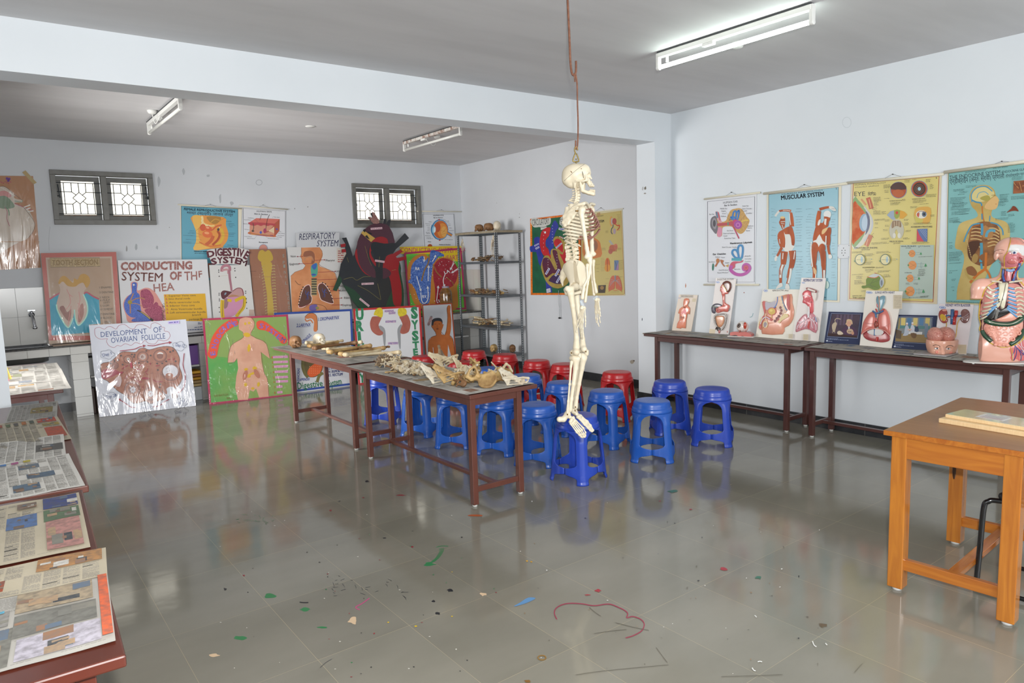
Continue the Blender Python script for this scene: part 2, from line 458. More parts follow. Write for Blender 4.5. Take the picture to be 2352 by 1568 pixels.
for i in range(60):
    x,y=60+rnd.random()*2200,120+rnd.random()*1400;splat(x,y,3+rnd.random()*6,2+rnd.random()*3,rnd.choice([BK,BK,'#c9c6bc','#c9c6bc',GR,RD]),6,i)
fl.crop(1180,1100,2.7034)
fl.line([(268,870),(252,830),(270,795),(330,772),(420,773),(500,785),(590,775),(650,795),(690,815),(708,835),(702,860),(740,852),(790,870),(810,900),(795,940),(745,970),(695,985)],6,'#97304a',5)
fl.poly([(0,790),(40,765),(90,735),(135,738),(110,755),(60,775)],'#5d8cba',3)
for a in ((522,692,22,10),(1302,556,28,10),(1100,187,10,4),(908,136,8,3),(460,718,20,4)):splat(*a,'#a3313c')
for a in ((985,76,34,10),(1520,610,24,10)):splat(*a,'#3d6f5d')
for a in ((83,508,8,4),(110,512,8,4)):splat(*a,'#e0a822')
fl.ring(175,1108,25,14,6,'#8a6420');splat(88,1254,24,9,'#7a5526');splat(1920,907,28,13,'#5f503c')
for q in (((385,1215),(560,1190),(960,1152)),((630,890),(740,918),(840,938)),((500,958),(600,943),(700,933)),((470,795),(500,822),(540,850)),((885,1045),(925,1100),(955,1138)),((1290,1225),(1480,1220),(1670,1213)),((2115,1200),(2140,1170),(2165,1145))):
    fl.line(list(q),3,'#5b564a',4)
for q in (((1855,1005),(1865,1030),(1880,1040)),((1515,1133),(1530,1130),(1542,1134)),((1480,1170),(1490,1185),(1502,1190)),((1495,845),(1502,850),(1508,857)),((1935,1018),(1942,1025),(1946,1030))):
    fl.line(list(q),6,'#d8d8d4',3)
for i in range(60):
    x,y=20+rnd.random()*2050,20+rnd.random()*1200;splat(x,y,2+rnd.random()*5,1.5+rnd.random()*3,rnd.choice([BK,'#d5d3cc','#8a6f52','#5b564a']),6,i)
struct(fl,'floor')

struct(MB().box((XL-.2,YR-.2,HC),(XR+.2,YF+.05,HC+.15),CEIL),'ceiling')
struct(MB().box((XL-.2,YK-.05,HC2),(XA+.2,YB+.2,HC2+.15),CEIL),'ceiling.001')
W1=(.807,1.884,2.197,2.822);W2=(4.533,5.679,2.167,2.808)
b=MB();xs=[XL-.2,W1[0],W1[1],W2[0],W2[1],XA+.2]
for i in (0,2,4):b.box((xs[i],YB,0),(xs[i+1],YB+.2,HC2+.1),WALL)
for w_ in (W1,W2):
    b.box((w_[0],YB,0),(w_[1],YB+.2,w_[2]),WALL);b.box((w_[0],YB,w_[3]),(w_[1],YB+.2,HC2+.1),WALL)
struct(b,'wall_back')
b=MB().box((XA,YK-.3,0),(XA+.2,YB+.2,HC2+.1),WALL)
struct(b,'wall_alcove')
struct(MB().box((XR,YR-.2,0),(XR+.2,YF+.1,HC+.1),WALL_R),'wall_right')
struct(MB().box((XP,YF,0),(XA+.05,YK,HB),WALL_R),'pillar_right')
struct(MB().box((XL-.1,YF,HB),(XA+.05,YK,HC+.08),WALL_R),'ceiling_beam')
struct(MB().box((XL-.1,5.78,0),(.122,6.04,HC2+.05),WALL_R),'pillar_left')
struct(MB().box((XL-.2,YR-.2,0),(XL,YB+.1,HC2+.1),WALL_R),'wall_left')
b=MB()   # wall behind the photographer, with its wide window opening
b.box((XL,YR-.2,0),(.2,YR,HC+.1),WALL_R).box((5.2,YR-.2,0),(XR,YR,HC+.1),WALL_R)
b.box((.2,YR-.2,0),(5.2,YR,.85),WALL_R).box((.2,YR-.2,2.65),(5.2,YR,HC+.1),WALL_R)
struct(b,'wall_rear')
b=MB().box((XR-.014,YR,0),(XR,YF,.105),SKIRT)
for i in range(13):b.box((XR-.0143,YR+.6*i+.2,0),(XR-.013,YR+.6*i+.203,.105),mat('#6f6e6a',.6))
struct(b,'baseboard_right')
struct(MB().box((XA-.014,YK,0),(XA,YB,.105),SKIRT),'baseboard_alcove')
struct(MB().box((XP-.014,YF-.014,0),(XP,YK+.014,.105),SKIRT).box((XP,YF-.014,0),(XR-.014,YF,.105),SKIRT).box((XP,YK,0),(XA-.014,YK+.014,.105),SKIRT),'baseboard_pillar')
struct(MB().box((.1,YB-.014,0),(XA-.014,YB,.105),SKIRT),'baseboard_back')
struct(MB().box((.122,5.78,0),(.134,6.04,.105),SKIRT).box((XL,5.768,0),(.134,5.78,.105),SKIRT),'baseboard_left')

# scuffs and old tape marks on the plaster: thin smears lying on the wall
def marks(name,P,n,items):
    a=Art(P,n,base=.0006,step=.00003);a.rough=.5
    for it in items:a.poly(it[0],it[1],3)
    return a
def smear(x,y,w,h,c,s=0):
    r=random.Random(int(x*3+y)+s);return ([(x+w*math.cos(2*PI*i/7)*(.5+.6*r.random()),y+h*math.sin(2*PI*i/7)*(.5+.6*r.random())) for i in range(7)],c)
G1,G2='#a9adb1','#8f8f8e'
mk=marks('m',(0,YB,0),(0,1,0),[smear(365,415,5,14,G1),smear(422,393,4,9,G1),smear(478,404,6,4,G1),smear(313,567,4,8,'#a2a6aa'),smear(361,568,4,6,'#a2a6aa'),smear(291,571,2,8,G2),smear(506,455,3,12,G1),smear(532,467,5,5,G1),smear(707,475,1.5,1.5,G2),smear(677,479,1.5,1.5,G2),smear(389,522,1.3,1.3,G2)])
mk.ring(595,419,7,6,1.4,'#9fa4a9');mk.line([(115,520),(112,548),(113,575)],1,'#a7abb0',3)
o=struct(mk,'wall_back_scuffs',fix=False)
mk=marks('m',(XR,0,0),(1,0,0),[smear(1575,656,1.3,6,'#b46c42'),smear(1709,672,1.5,1.5,'#8d4a32'),smear(1529,644,1,1,G2),smear(1537,413,1,1,G2)])
mk.ring(1945,281,10,12,1.3,'#c2c9ce');mk.line([(1722,728),(1727,727),(1730,719)],1,'#4a8c94',3)
struct(mk,'wall_right_scuffs',fix=False)
mk=marks('m',(XA,0,0),(1,0,0),[smear(1193,491,1,1,G2),smear(1193,499,1.3,1,'#555555'),smear(1452,831,5,6,'#a39a8c'),smear(1456,828,2,2,'#5f5446'),smear(1141,466,1,1,G2)])
struct(mk,'wall_alcove_scuffs',fix=False)
mk=marks('m',(XP,0,0),(1,0,0),[smear(1482,432,3,5,'#6d675c'),smear(1476,433,2,6,'#b0b1b2'),smear(1481,444,3,2,'#8a857b'),smear(1475,734,1.2,4,'#2b3245'),smear(1478,766,3,2,'#8f8370')])
struct(mk,'pillar_scuffs',fix=False)

# windows
WF=mat('#6f6f6b',.45,noise=(14,'#5f5c55',.5));IRON=mat('#3b4146',.4,metal=.3);RUST=mat('#6b4a33',.8,noise=(30,'#82796d',.8));GLASS=mat('#fff6e4',.25,trans=1.,key='pane',spec=.3)
def window(name,W,skip):
    x0,x1,z0,z1=W;y=YB;t=thing(name,skip[0],'window');t['kind']='structure'
    fr=MB();k=.055
    fr.box((x0,y-.03,z0),(x1,y+.07,z0+k),WF).box((x0,y-.03,z1-k),(x1,y+.07,z1),WF).box((x0,y-.03,z0+k),(x0+k,y+.07,z1-k),WF).box((x1-k,y-.03,z0+k),(x1,y+.07,z1-k),WF)
    xm=(x0+x1)/2;fr.box((xm-.03,y-.025,z0+k),(xm+.03,y+.07,z1-k),WF)
    fr.obj('window_frame',t,bevel=.004)
    for (a,b_) in ((x0+k,xm-.03),(xm+.03,x1-k)):
        e=.058;za,zb=z0+k,z1-k
        s=MB();s.box((a,y+.085,za),(b_,y+.115,za+e),WF).box((a,y+.085,zb-e),(b_,y+.115,zb),WF).box((a,y+.085,za+e),(a+e,y+.115,zb-e),WF).box((b_-e,y+.085,za+e),(b_,y+.115,zb-e),WF)
        s.box((a+e,y+.084,za+e-.006),(b_-e,y+.112,za+e+.008),RUST)
        so=s.obj('sash',t,bevel=.003)
        g=MB().box((a+e-.01,y+.098,za+e-.01),(b_-e+.01,y+.102,zb-e+.01),GLASS);g.obj('pane',so)
        gr=MB();c,zc=(a+b_)/2,(za+zb)/2;r=.0045;w_,h_=(b_-a)/2,(zb-za)/2;yy=y+.045
        for zz in (zc+h_*.68,zc+h_*.27,zc-h_*.27,zc-h_*.72):
            if abs(zz-zc) < h_*.4:
                gr.cyl((a,yy,zz),(c-w_*.32,yy,zz),r,IRON,6);gr.cyl((c+w_*.32,yy,zz),(b_,yy,zz),r,IRON,6)
            else:gr.cyl((a,yy,zz),(b_,yy,zz),r,IRON,6)
        zt,zl=zc+h_*.68,zc-h_*.72
        for sx in (-1,1):
            gr.cyl((c+sx*w_*.66,yy,zt),(c+sx*w_*.66,yy,zl),r,IRON,6)
            for s1,ze in ((1,zt),(-1,zl)):
                gr.cyl((c+sx*w_*.32,yy,ze),(c+sx*w_*.32,yy,zc+s1*h_*.27),r,IRON,6)
                gr.cyl((c+sx*w_*.32,yy,zc+s1*h_*.27),(c+sx*w_*.14,yy,zc+s1*h_*.14),r,IRON,6)
            gr.cyl((c+sx*w_*.3,yy,zc),(c,yy,zc+h_*.26),r,IRON,6);gr.cyl((c+sx*w_*.3,yy,zc),(c,yy,zc-h_*.26),r,IRON,6)
        gr.cyl((c,yy,zt),(c,yy,zc+h_*.26),r,IRON,6);gr.cyl((c,yy,zl),(c,yy,zc-h_*.26),r,IRON,6)
        gr.obj('grille',t)
        st=MB();xx=a+.02 if a < xm-.1 else b_-.02
        st.tube([(xx,y+.04,zc+h_*.6),(xx+.006,y+.035,zc+.05),(xx+.012,y+.03,zc)],.006,IRON,6);st.cyl((xx-.014,y+.035,zc+.02),(xx+.016,y+.035,zc+.02),.006,IRON,6)
        st.obj('window_stay',t)
window('window_1',W1,('grey framed window with diamond grilles on the left of the back wall',))
window('window_2',W2,('grey framed window with diamond grilles behind the dark heart cutout',))
# ------------------------------------------------------------------ furniture
BROWN=mat('#64392e',.34,coat=.2,noise=(7,'#542e25',.5),key='tb')
DBROWN=mat('#51302a',.35,coat=.3,noise=(9,'#432620',.5),key='tb2')
CHIP=mat('#8a5f3d',.7,noise=(40,'#4a2a20',1.),key='chip')
RUBBER=mat('#c9c9c4',.6)
def table(label,loc,rz,L,W,h,m,e0=.13,e1=.13,eo=.03,es=.13,group=None,sz=.115):
    """work table, long side along its y; legs inset e0/e1 from the ends, eo from -x, es from +x"""
    t=thing('work_table',label,'table',loc,rz,group)
    MB().box((-W/2,-L/2,h-.03),(W/2,L/2,h),m).obj('tabletop',t,bevel=.005)
    k=.042;x0,x1,y0,y1=-W/2+eo+k/2,W/2-es-k/2,-L/2+e0+k/2,L/2-e1-k/2
    MB().bar((x0,y0,h-.055),(x0,y1,h-.055),.03,.05,m).bar((x1,y0,h-.055),(x1,y1,h-.055),.03,.05,m).bar((x0,y0,h-.055),(x1,y0,h-.055),.03,.05,m).bar((x0,y1,h-.055),(x1,y1,h-.055),.03,.05,m).obj('apron',t)
    for x in (x0,x1):
        for y in (y0,y1):
            lg=MB().bar((x,y,.014),(x,y,h-.03),k,k,m,up=(0,1,0)).obj('leg',t,bevel=.003)
            MB().cyl((x,y,0),(x,y,.016),.017,RUBBER,12).obj('foot',lg)
    for y in (y0,y1):MB().bar((x0,y,sz),(x1,y,sz),.025,.036,m).obj('end_stretcher',t,bevel=.002)
    MB().bar(((x0+x1)/2,y0,sz),((x0+x1)/2,y1,sz),.036,.025,m).obj('long_stretcher',t,bevel=.002)
    return t
T1=table('far brown steel table carrying long bones and two skulls',(2.83,6.675,0),0,1.95,.62,.77,BROWN,.035,.40,.03,.19)
T2=table('near brown steel table strewn with vertebrae and shoulder blades',(2.785,4.72,0),0,1.86,.57,.77,BROWN,.03,.22,.02,.12)
TR1=table('dark brown table against the right wall beside the pillar',(5.912,4.285,0),0,1.83,.42,.80,DBROWN,.15,.11,.05,.01)
TR2=table('dark brown table against the right wall under the torso model',(5.912,2.46,0),0,1.76,.42,.80,DBROWN,.23,.03,.04,.01)
TL1=table('glossy brown table at lower left nearest the camera',(-.075,2.55,0),math.radians(-2.8),1.52,.62,.77,mat('#58291e',.25,coat=.2,noise=(7,'#451e16',.5),key='tb3'),.06,.1,.04,.06)
TL2=table('brown newspaper covered table along the left wall before the pillar',(.03,4.53,0),math.radians(-2.0),2.36,.62,.77,BROWN,.06,.06,.04,.05)
TL3=table('brown table with newspapers in front of the steel sink',(.15,7.29,0),math.radians(-1.0),2.0,.66,.77,mat('#57302b',.3,coat=.3,key='tb4'),.08,.08,.04,.06)

# plastic stools
def stool_proto(name,label,m,group):
    t=thing(name,label,'stool',(0,0,0),0,group)
    prof=[(0.008,.478),(.03,.4795),(.118,.480),(.132,.478),(.140,.472),(.1445,.464),(.1475,.445),(.149,.432),(.1505,.427),(.156,.4245),(.1575,.421),(.160,.405),(.1635,.388),(.1615,.388),(.156,.405),(.152,.421),(.145,.424),(.143,.445),(.136,.468),(.118,.474),(.008,.474)]
    s=MB();s.lathe(prof,m,n=48);s.obj('seat',t,fix=True)
    def R(z):return .1635+(.198-.1635)*(max(0,.388-z)/.388)**1.05
    nz=56;zs=[]
    for z in np.linspace(0,.39,nz):zs.append(z)
    def half(z):
        full=PI/4
        nar=.25-.03*(1-z/.39)
        def arc(d,r):   # opening edge rounding: d = distance past the corner
            if d <= 0:return 1.
            if d >= r:return 0.
            return 1-math.sqrt(max(0,1-(1-d/r)**2))
        if z >= .385:return full
        if z > .117:k=max(arc(.385-z,.075),arc(z-.117,.03))
        elif z >= .066:k=1.
        else:k=arc(.066-z,.028)
        return nar+(full-nar)*k
    for q in range(4):
        vs=[];fs=[];nc=14;base=PI/4+q*PI/2
        for z in zs:
            a=half(z)
            for j in range(nc+1):
                th=-a+2*a*j/nc
                dome=max(0.,min(1.,(.375-z)/.07));dome=dome**.5
                bump=.011*math.exp(-(th/.17)**4)*dome
                sq=.17*(1-z/.39)**.8*(abs(math.cos(2*th)) if abs(th) < PI/4 else 0)   # rounder-cornered square towards the floor
                r=R(z)*(1-.085*(1-z/.39)**.8+sq*.62)+bump
                if z < .016:r+=.0045
                vs.append((r*math.cos(base+th),r*math.sin(base+th),z))
        for i in range(nz-1):
            for j in range(nc):a=i*(nc+1)+j;fs.append((a,a+1,a+nc+2,a+nc+1))
        b=MB();b.add(vs,fs,m,True);o=b.obj('leg',t,fix=False)
        sd=o.modifiers.new('thick','SOLIDIFY');sd.thickness=.0045;sd.offset=-1
    return t
def plastic(c,d,key):
    return mat(c,.3,noise=(6,d,.35),spec=.5,key=key)
BLUE,RED,BLUE2=plastic('#2056b0','#2a62bc','bs'),plastic('#b3171d','#a01218','rs'),plastic('#2846b0','#3050ba','bs2')
bl=stool_proto('plastic_stool','',BLUE,'blue plastic stools');rd_=stool_proto('plastic_stool','',RED,'red plastic stools');b2=stool_proto('plastic_stool','',BLUE2,'blue plastic stools')
blues=[('B1',1326,952,.20,1,'blue stool directly behind the hanging skeleton\'s feet'),('B2',1497,918,.72,0,'blue stool standing alone at the front, right of the skeleton\'s feet'),('B3',1636,891,.60,1,'darker blue stool nearest the long right-hand wall tables'),
 ('B4',1393,896,.30,0,'blue stool just behind the skeleton\'s shins, before the lone red stool'),('B5',1538.5,874,.95,1,'darker blue stool in front of the right table\'s end legs'),('B6',1233,927,.62,0,'blue stool beside the near right leg of the vertebrae table'),
 ('B7',1144,910,.55,0,'blue stool half under the vertebrae table between its two near legs'),('B8',1044,900,.75,0,'blue stool under the vertebrae table just left of its near front leg'),('B9',965,882,.55,0,'blue stool under the vertebrae table left of its far right leg'),
 ('B10',876,864,.8,1,'blue stool at the far end of the vertebrae table, behind its far legs'),('B11',1122,844,.4,0,'blue stool whose seat peeps over the shoulder blades on the table'),('B12',1208,860,.5,0,'blue stool between the table corner and the skeleton\'s knees'),('B13',1291,877,.2,0,'blue stool behind the skeleton\'s shins, left of the red one')]
u1=u0=False
for n_,x,y,rz,k,lab in blues:
    p=atZ(x,y,.48);src=b2 if k else bl
    if k and not u1:src.location=(p.x,p.y,0);src.rotation_euler.z=rz;src['label']=lab;u1=True
    elif not k and not u0:src.location=(p.x,p.y,0);src.rotation_euler.z=rz;src['label']=lab;u0=True
    else:dup(src,(p.x,p.y,0),rz,lab)
reds=[(972,817,.3,'red stool just behind the far end of the vertebrae table'),(1057,830,.5,'red stool behind the bone table, below the raised arm painting'),(1088,805.5,.2,'red stool in front of the steel rack\'s left post'),(1159,813,.6,'red stool in front of the steel rack\'s front post'),
 (1233,827,.7,'red stool right of the steel rack, left of the skeleton'),(1297,835,.4,'red stool partly hidden behind the skeleton\'s knees'),(1417,853,.45,'red stool by the pillar, right of the skeleton')]
for i,(x,y,rz,lab) in enumerate(reds):
    p=atZ(x,y,.48)
    if i == 0:rd_.location=(p.x,p.y,0);rd_.rotation_euler.z=rz;rd_['label']=lab
    else:dup(rd_,(p.x,p.y,0),rz,lab)

# varnished wooden desk
def wood(name,c0,c1,sc,rough=.22,coat=.5):
    mt=bpy.data.materials.new(name);mt.use_nodes=True;nt=mt.node_tree;b=nt.nodes['Principled BSDF']
    tc=nt.nodes.new('ShaderNodeTexCoord');mp=nt.nodes.new('ShaderNodeMapping');mp.inputs['Scale'].default_value=sc;nt.links.new(tc.outputs['Object'],mp.inputs[0])
    n=nt.nodes.new('ShaderNodeTexNoise');n.inputs['Scale'].default_value=3;n.inputs['Detail'].default_value=8;n.inputs['Distortion'].default_value=1.2;nt.links.new(mp.outputs[0],n.inputs['Vector'])
    r=nt.nodes.new('ShaderNodeValToRGB');r.color_ramp.elements[0].position=.3;r.color_ramp.elements[1].position=.7
    r.color_ramp.elements[0].color=rgb(c0);r.color_ramp.elements[1].color=rgb(c1);nt.links.new(n.outputs['Fac'],r.inputs[0]);nt.links.new(r.outputs[0],b.inputs['Base Color'])
    b.inputs['Roughness'].default_value=rough;b.inputs['Coat Weight'].default_value=coat;b.inputs['Coat Roughness'].default_value=.1
    return mt
TEAKV=wood('varnished_teak_upright','#9a581e','#b87428',(9,9,.8));TEAKX=wood('varnished_teak_across','#96521c','#b26e26',(.8,9,9));TEAKY=wood('varnished_teak_along','#96521c','#b26e26',(9,.8,9))
LAM=wood('brown_laminate','#7f5434','#8f6340',(16,1.2,16),.38,.1);CAPW=mat('#d8d8d6',.5);KNOT=mat('#3d2310',.3)
dk=thing('wooden_desk','varnished orange wooden desk with brown laminate top at lower right','desk',(3.375,1.565,0),math.radians(3.2))
h=.785;DL,DW=1.04,.585
tp=MB().box((0,-DW,h-.024),(DL,0,h-.001),TEAKX).box((.004,-DW+.004,h-.001),(DL-.004,-.004,h),LAM);tp.obj('desktop',dk,bevel=.004)
k=.068;lx=(.0,DL-.14);ly=(-.055,-.50)
lx=(-.005,.80);
for x in lx:
    for y in (-.052,-.505):
        x_=max(x,.012)
        lg=MB().bar((x_+k/2,y-k/2+.02,.016),(x_+k/2,y-k/2+.02,h-.024),k,k,TEAKV,up=(0,1,0))
        if x > .5 and y > -.1:lg.ball((x_+.0-.001,y-.005,.42),(.002,.009,.05),KNOT).ball((x_-.001,y-.01,.50),(.002,.012,.012),KNOT)
        o=lg.obj('leg',dk,bevel=.004);MB().cyl((x_+k/2,y-k/2+.02,0),(x_+k/2,y-k/2+.02,.018),.021,CAPW,16).obj('foot',o)
xa,xb=.012+k/2,.80+k/2;ya,yb=-.052-k/2+.02,-.505-k/2+.02
MB().bar((xa-.02,ya,h-.075),(xa-.02,yb,h-.075),.022,.10,TEAKY).obj('apron',dk,bevel=.002);MB().bar((xb,ya,h-.075),(xb,yb,h-.075),.022,.10,TEAKY).obj('apron',dk,bevel=.002)
MB().bar((xa,ya,h-.075),(xb,ya,h-.075),.022,.10,TEAKX).obj('apron',dk,bevel=.002)
for x in (xa,xb):MB().bar((x,ya,.135),(x,yb,.135),.03,.055,TEAKY).obj('stretcher',dk,bevel=.003)
MB().bar((xa,(ya+yb)/2,.135),(xb,(ya+yb)/2,.135),.05,.028,TEAKX).obj('stretcher',dk,bevel=.003)

# two flat packets on the desk
p=[atZ(2170,925,h+.04),atZ(2352,950,h+.04)]
bk=thing('slide_box','lower pale wooden slide box lying flat on the orange desk','box',(3.70,1.455,h),math.radians(-4))
PALE=mat('#d9bd92',.5,noise=(20,'#caa978',.5,(1,6,1)));LIDG=mat('#b9bda2',.12,coat=.6,noise=(5,'#a7a98c',.8))
MB().box((0,-.46,0),(.20,0,.022),PALE).obj('case',bk,bevel=.003)
bk2=thing('slide_box','upper pale box with glassy lid and printed slip, on the other box','box',(3.735,1.44,h+.0222),math.radians(-6))
MB().box((0,-.46,0),(.18,0,.017),PALE).obj('case',bk2,bevel=.003)
lid=Art(bk2.location+Vector((0,0,.02)),(0,0,1))
MB().box((.004,-.456,.017),(.176,-.004,.0185),LIDG).obj('glass_lid',bk2)
sl=MB().box((.045,-.235,.0186),(.135,-.115,.019),mat('#c9c6c2',.4))
for i in range(5):sl.box((.055+.016*i,-.225,.0191),(.060+.016*i,-.13,.0192),mat('#8b5a62' if i < 2 else '#77757a',.6))
sl.obj('printed_slip',bk2)

# black steel chair tucked under the desk
BLKT=mat('#0f1012',.25,coat=.4)
ch=thing('steel_chair','black tubular steel chair tucked under the orange desk','chair',(3.70,1.0,0),0)
r=.0125
ch_f=MB();ch_f.tube(spline([(0,.26,.0),(.012,.255,.2),(.022,.25,.40),(.03,.235,.435),(.04,.20,.445),(.05,.05,.45),(.05,-.25,.45)],6),r,BLKT,10);ch_f.obj('side_frame',ch)
ch_f=MB();ch_f.tube(spline([(.36,.26,.0),(.36,.255,.2),(.36,.25,.40),(.36,.235,.435),(.36,.20,.445),(.36,.05,.45),(.36,-.25,.45)],6),r,BLKT,10);ch_f.obj('side_frame',ch)
for x in (0.02,.36):MB().tube([(x,-.14,0),(x+.015,-.16,.45),(x+.015,-.24,.84)],r,BLKT,10).obj('rear_leg',ch)
MB().tube([(0.0,.255,.02),(0.01,-.14,.02)],r*.9,BLKT,8).tube([(.36,.255,.02),(.36,-.14,.02)],r*.9,BLKT,8).tube([(.015,.05,.16),(.36,.05,.16)],r*.9,BLKT,8).obj('floor_runner',ch)
MB().box((.03,-.17,.455),(.37,.2,.485),mat('#17181a',.5)).obj('seat',ch,bevel=.012)
MB().box((.03,-.225,.62),(.37,-.205,.82),mat('#17181a',.5)).obj('backrest',ch,bevel=.008)

# ---- tiled counter along the back wall, with sink
TILE=mat('#c4c3be',.15,coat=.3);GROUT=mat('#8d8c88',.7);GRAN=mat('#4b4a48',.12,coat=.3,noise=(60,'#2f2e2d',.9));STEEL=mat('#8c8f92',.22,metal=.9);INSIDE=mat('#8f8e8b',.6)
CY=9.32;CZ=.83
ct=thing('tiled_counter','white tiled counter with stone top along the back wall','counter',(0,0,0))
def tiles(b,x0,x1,z0,z1,y,tw,th,ox=0,oz=0,side=None):
    """glazed tiles on a vertical face, with grout lines"""
    xs=[x0]+[x for x in np.arange(x0-(x0-ox) % tw+tw,x1-1e-4,tw)]+[x1];zs=[z0]+[z for z in np.arange(z0-(z0-oz) % th+th,z1-1e-4,th)]+[z1];g=.0015
    for i in range(len(xs)-1):
        for j in range(len(zs)-1):
            if side is None:b.box((xs[i]+g,y,zs[j]+g),(xs[i+1]-g,y+.008,zs[j+1]-g),TILE)
            else:b.box((y,xs[i]+g,zs[j]+g),(y+.008,xs[i+1]-g,zs[j+1]-g),TILE)
top=MB().box((-.3,CY-.015,CZ-.02),(.02,YB-.01,CZ),GRAN).box((.62,CY-.015,CZ-.02),(XA-.01,YB-.01,CZ),GRAN).box((.02,CY-.015,CZ-.02),(.62,CY+.03,CZ),GRAN).box((.02,YB-.07,CZ-.02),(.62,YB-.01,CZ),GRAN)
top.obj('stone_top',ct)
edge=MB().box((-.3,CY+.008,CZ-.11),(XA-.02,CY+.05,CZ-.021),GROUT);tiles(edge,-.3,XA-.02,CZ-.11,CZ-.021,CY,.2,.3,.79-.2,0);edge.obj('tiled_edge',ct)
for i,x in enumerate((-.2,.79,2.15,3.5,4.85,6.2)):
    s=MB().box((x+.01,CY+.008,0),(x+.16,YB-.01,CZ-.021),GROUT);tiles(s,x,x+.17,0,CZ-.111,CY,.17,.2,x,0.03)
    tiles(s,CY+.008,YB-.02,0,CZ-.03,x+.001,.2,.2,CY,.03,1) ;tiles(s,CY+.008,YB-.02,0,CZ-.03,x+.161,.2,.2,CY,.03,1)
    s.obj('tiled_support',ct)
for x0,x1 in ((.96,2.15),(2.32,3.5),(3.67,4.85),(5.02,6.2)):
    MB().box((x0+.01,CY+.04,.43),(x1-.002,YB-.02,.45),mat('#cfcfcc',.4)).obj('shelf',ct)
# splashback
sp=MB();sp.box((.1,YB-.004,CZ),(XA,YB,1.485),GROUT)
tiles(sp,.1,XA-.012,CZ+.001,1.485,YB-.012,.29,.33,.36,1.155-.33);sp.obj('splashback',ct)
sp=MB();sp.box((XA-.004,CY-.02,CZ),(XA,YB,1.485),GROUT);tiles(sp,CY-.02,YB-.012,CZ+.001,1.485,XA-.012,.29,.33,YB,1.155-.33,1);sp.obj('splashback',ct)
sk=thing('steel_sink','stainless steel sink bowl set into the tiled counter','sink',(0,0,0))
s=MB();rim=[]
def rr_(x0,x1,y0,y1,r,z,n=6):
    o=[]
    for cx,cy,a0 in ((x1-r,y1-r,0),(x0+r,y1-r,PI/2),(x0+r,y0+r,PI),(x1-r,y0+r,1.5*PI)):
        for i in range(n+1):a=a0+PI/2*i/n;o.append((cx+r*math.cos(a),cy+r*math.sin(a),z))
    return o
L_=[rr_(-.0,.64,CY+.012,YB-.05,.05,CZ+.004),rr_(.03,.61,CY+.04,YB-.08,.06,CZ+.006),rr_(.04,.60,CY+.05,YB-.09,.06,CZ-.03),rr_(.05,.59,CY+.06,YB-.1,.07,CZ-.16),rr_(.1,.54,CY+.1,YB-.14,.07,CZ-.185)]
vs=[p for l in L_ for p in l];n=len(L_[0]);fs=[]
for i in range(len(L_)-1):
    for j in range(n):fs.append((i*n+j,i*n+(j+1) % n,(i+1)*n+(j+1) % n,(i+1)*n+j))
fs.append(tuple(range((len(L_)-1)*n,len(L_)*n)))
s.add(vs,fs,STEEL,True);o=s.obj('bowl',sk);q=o.modifiers.new('t','SOLIDIFY');q.thickness=.003;q.offset=1
MB().cyl((.32,9.55,CZ-.20),(.32,9.55,CZ-.182),.035,STEEL).obj('drain',sk)
tpx=atY(73,728,YB-.012)
tap=thing('water_tap','chrome wall tap above the steel sink','tap',(tpx.x,YB-.012,tpx.z));CHR=mat('#c9ccd0',.1,metal=1.)
MB().cyl((0,0,.03),(0,-.02,.03),.03,CHR,20).cyl((0,-.02,.03),(0,-.06,.03),.018,CHR,16).obj('flange',tap)
MB().tube(spline([(0,-.055,.03),(0,-.10,.02),(0.005,-.15,-.03),(.01,-.17,-.1)],6),[.016]*18+[.018],CHR,12).lathe([(.012,0),(.024,.004),(.026,.02),(.015,.03)],CHR,(.01,-.172,-.128),16).obj('spout',tap)
MB().cyl((0,-.05,.03),(0,-.05,.075),.012,CHR,12).bar((-.035,-.05,.078),(.035,-.05,.078),.014,.012,CHR).obj('handle',tap)

# things kept under the counter
def block(name,lab,cat,lo,hi,c,rough=.4,extra=None,group=None,bev=.004):
    t=thing(name,lab,cat,((lo[0]+hi[0])/2,(lo[1]+hi[1])/2,lo[2]),0,group);C=Vector(t.location)
    o=MB().box(Vector(lo)-C,Vector(hi)-C,mat(c,rough)).obj('body',t,bevel=bev)
    return t
def undr(x0,y0,x1,y1,Y):a=atY(x0,y1,Y);b_=atY(x1,y0,Y);return a,b_
zs=.45
def onshelf(name,lab,cat,px0,px1,ztop,c,d=.2,z0=zs,group=None,Y=CY+.08):
    a=atY(px0,800,Y);b_=atY(px1,800,Y)
    return block(name,lab,cat,(a.x,Y,z0),(b_.x,Y+d,ztop),c,group=group)
onshelf('file_box','purple plastic box under the counter beside the green endocrine board','box',418,459,.69,'#6d3f93')
r_=onshelf('marker_tube','red and white tube standing beside the purple box','tube',461,471,.71,'#c22b22')
MB().box((-.028,-.102,.06),(.028,-.1,.14),mat('#dedede',.5)).obj('paper_band',r_)
zz=.452
for i,(c,nm) in enumerate((('#c3a873','lowest buff folder'),('#a98a5a','dull brown folder, second up'),('#c99214','deep yellow folder in the middle'),('#96602a','dark tan folder below the top one'),('#dba322','top bright yellow folder'))):
    a=atY(440,800,CY+.03);b_=atY(478,800,CY+.03)
    block('paper_folder',nm+' of the stack under the tiled counter','folder',(a.x-.1,CY+.03,.18+.04*i),(b_.x,CY+.28,.18+.04*i+.032),c,group='folders under the counter')
a=atY(430,850,CY+.03);block('storage_crate','white plastic crate under the counter below the yellow folders','crate',(a.x,CY+.05,.001),(a.x+.36,CY+.4,.17),'#c9ced2')
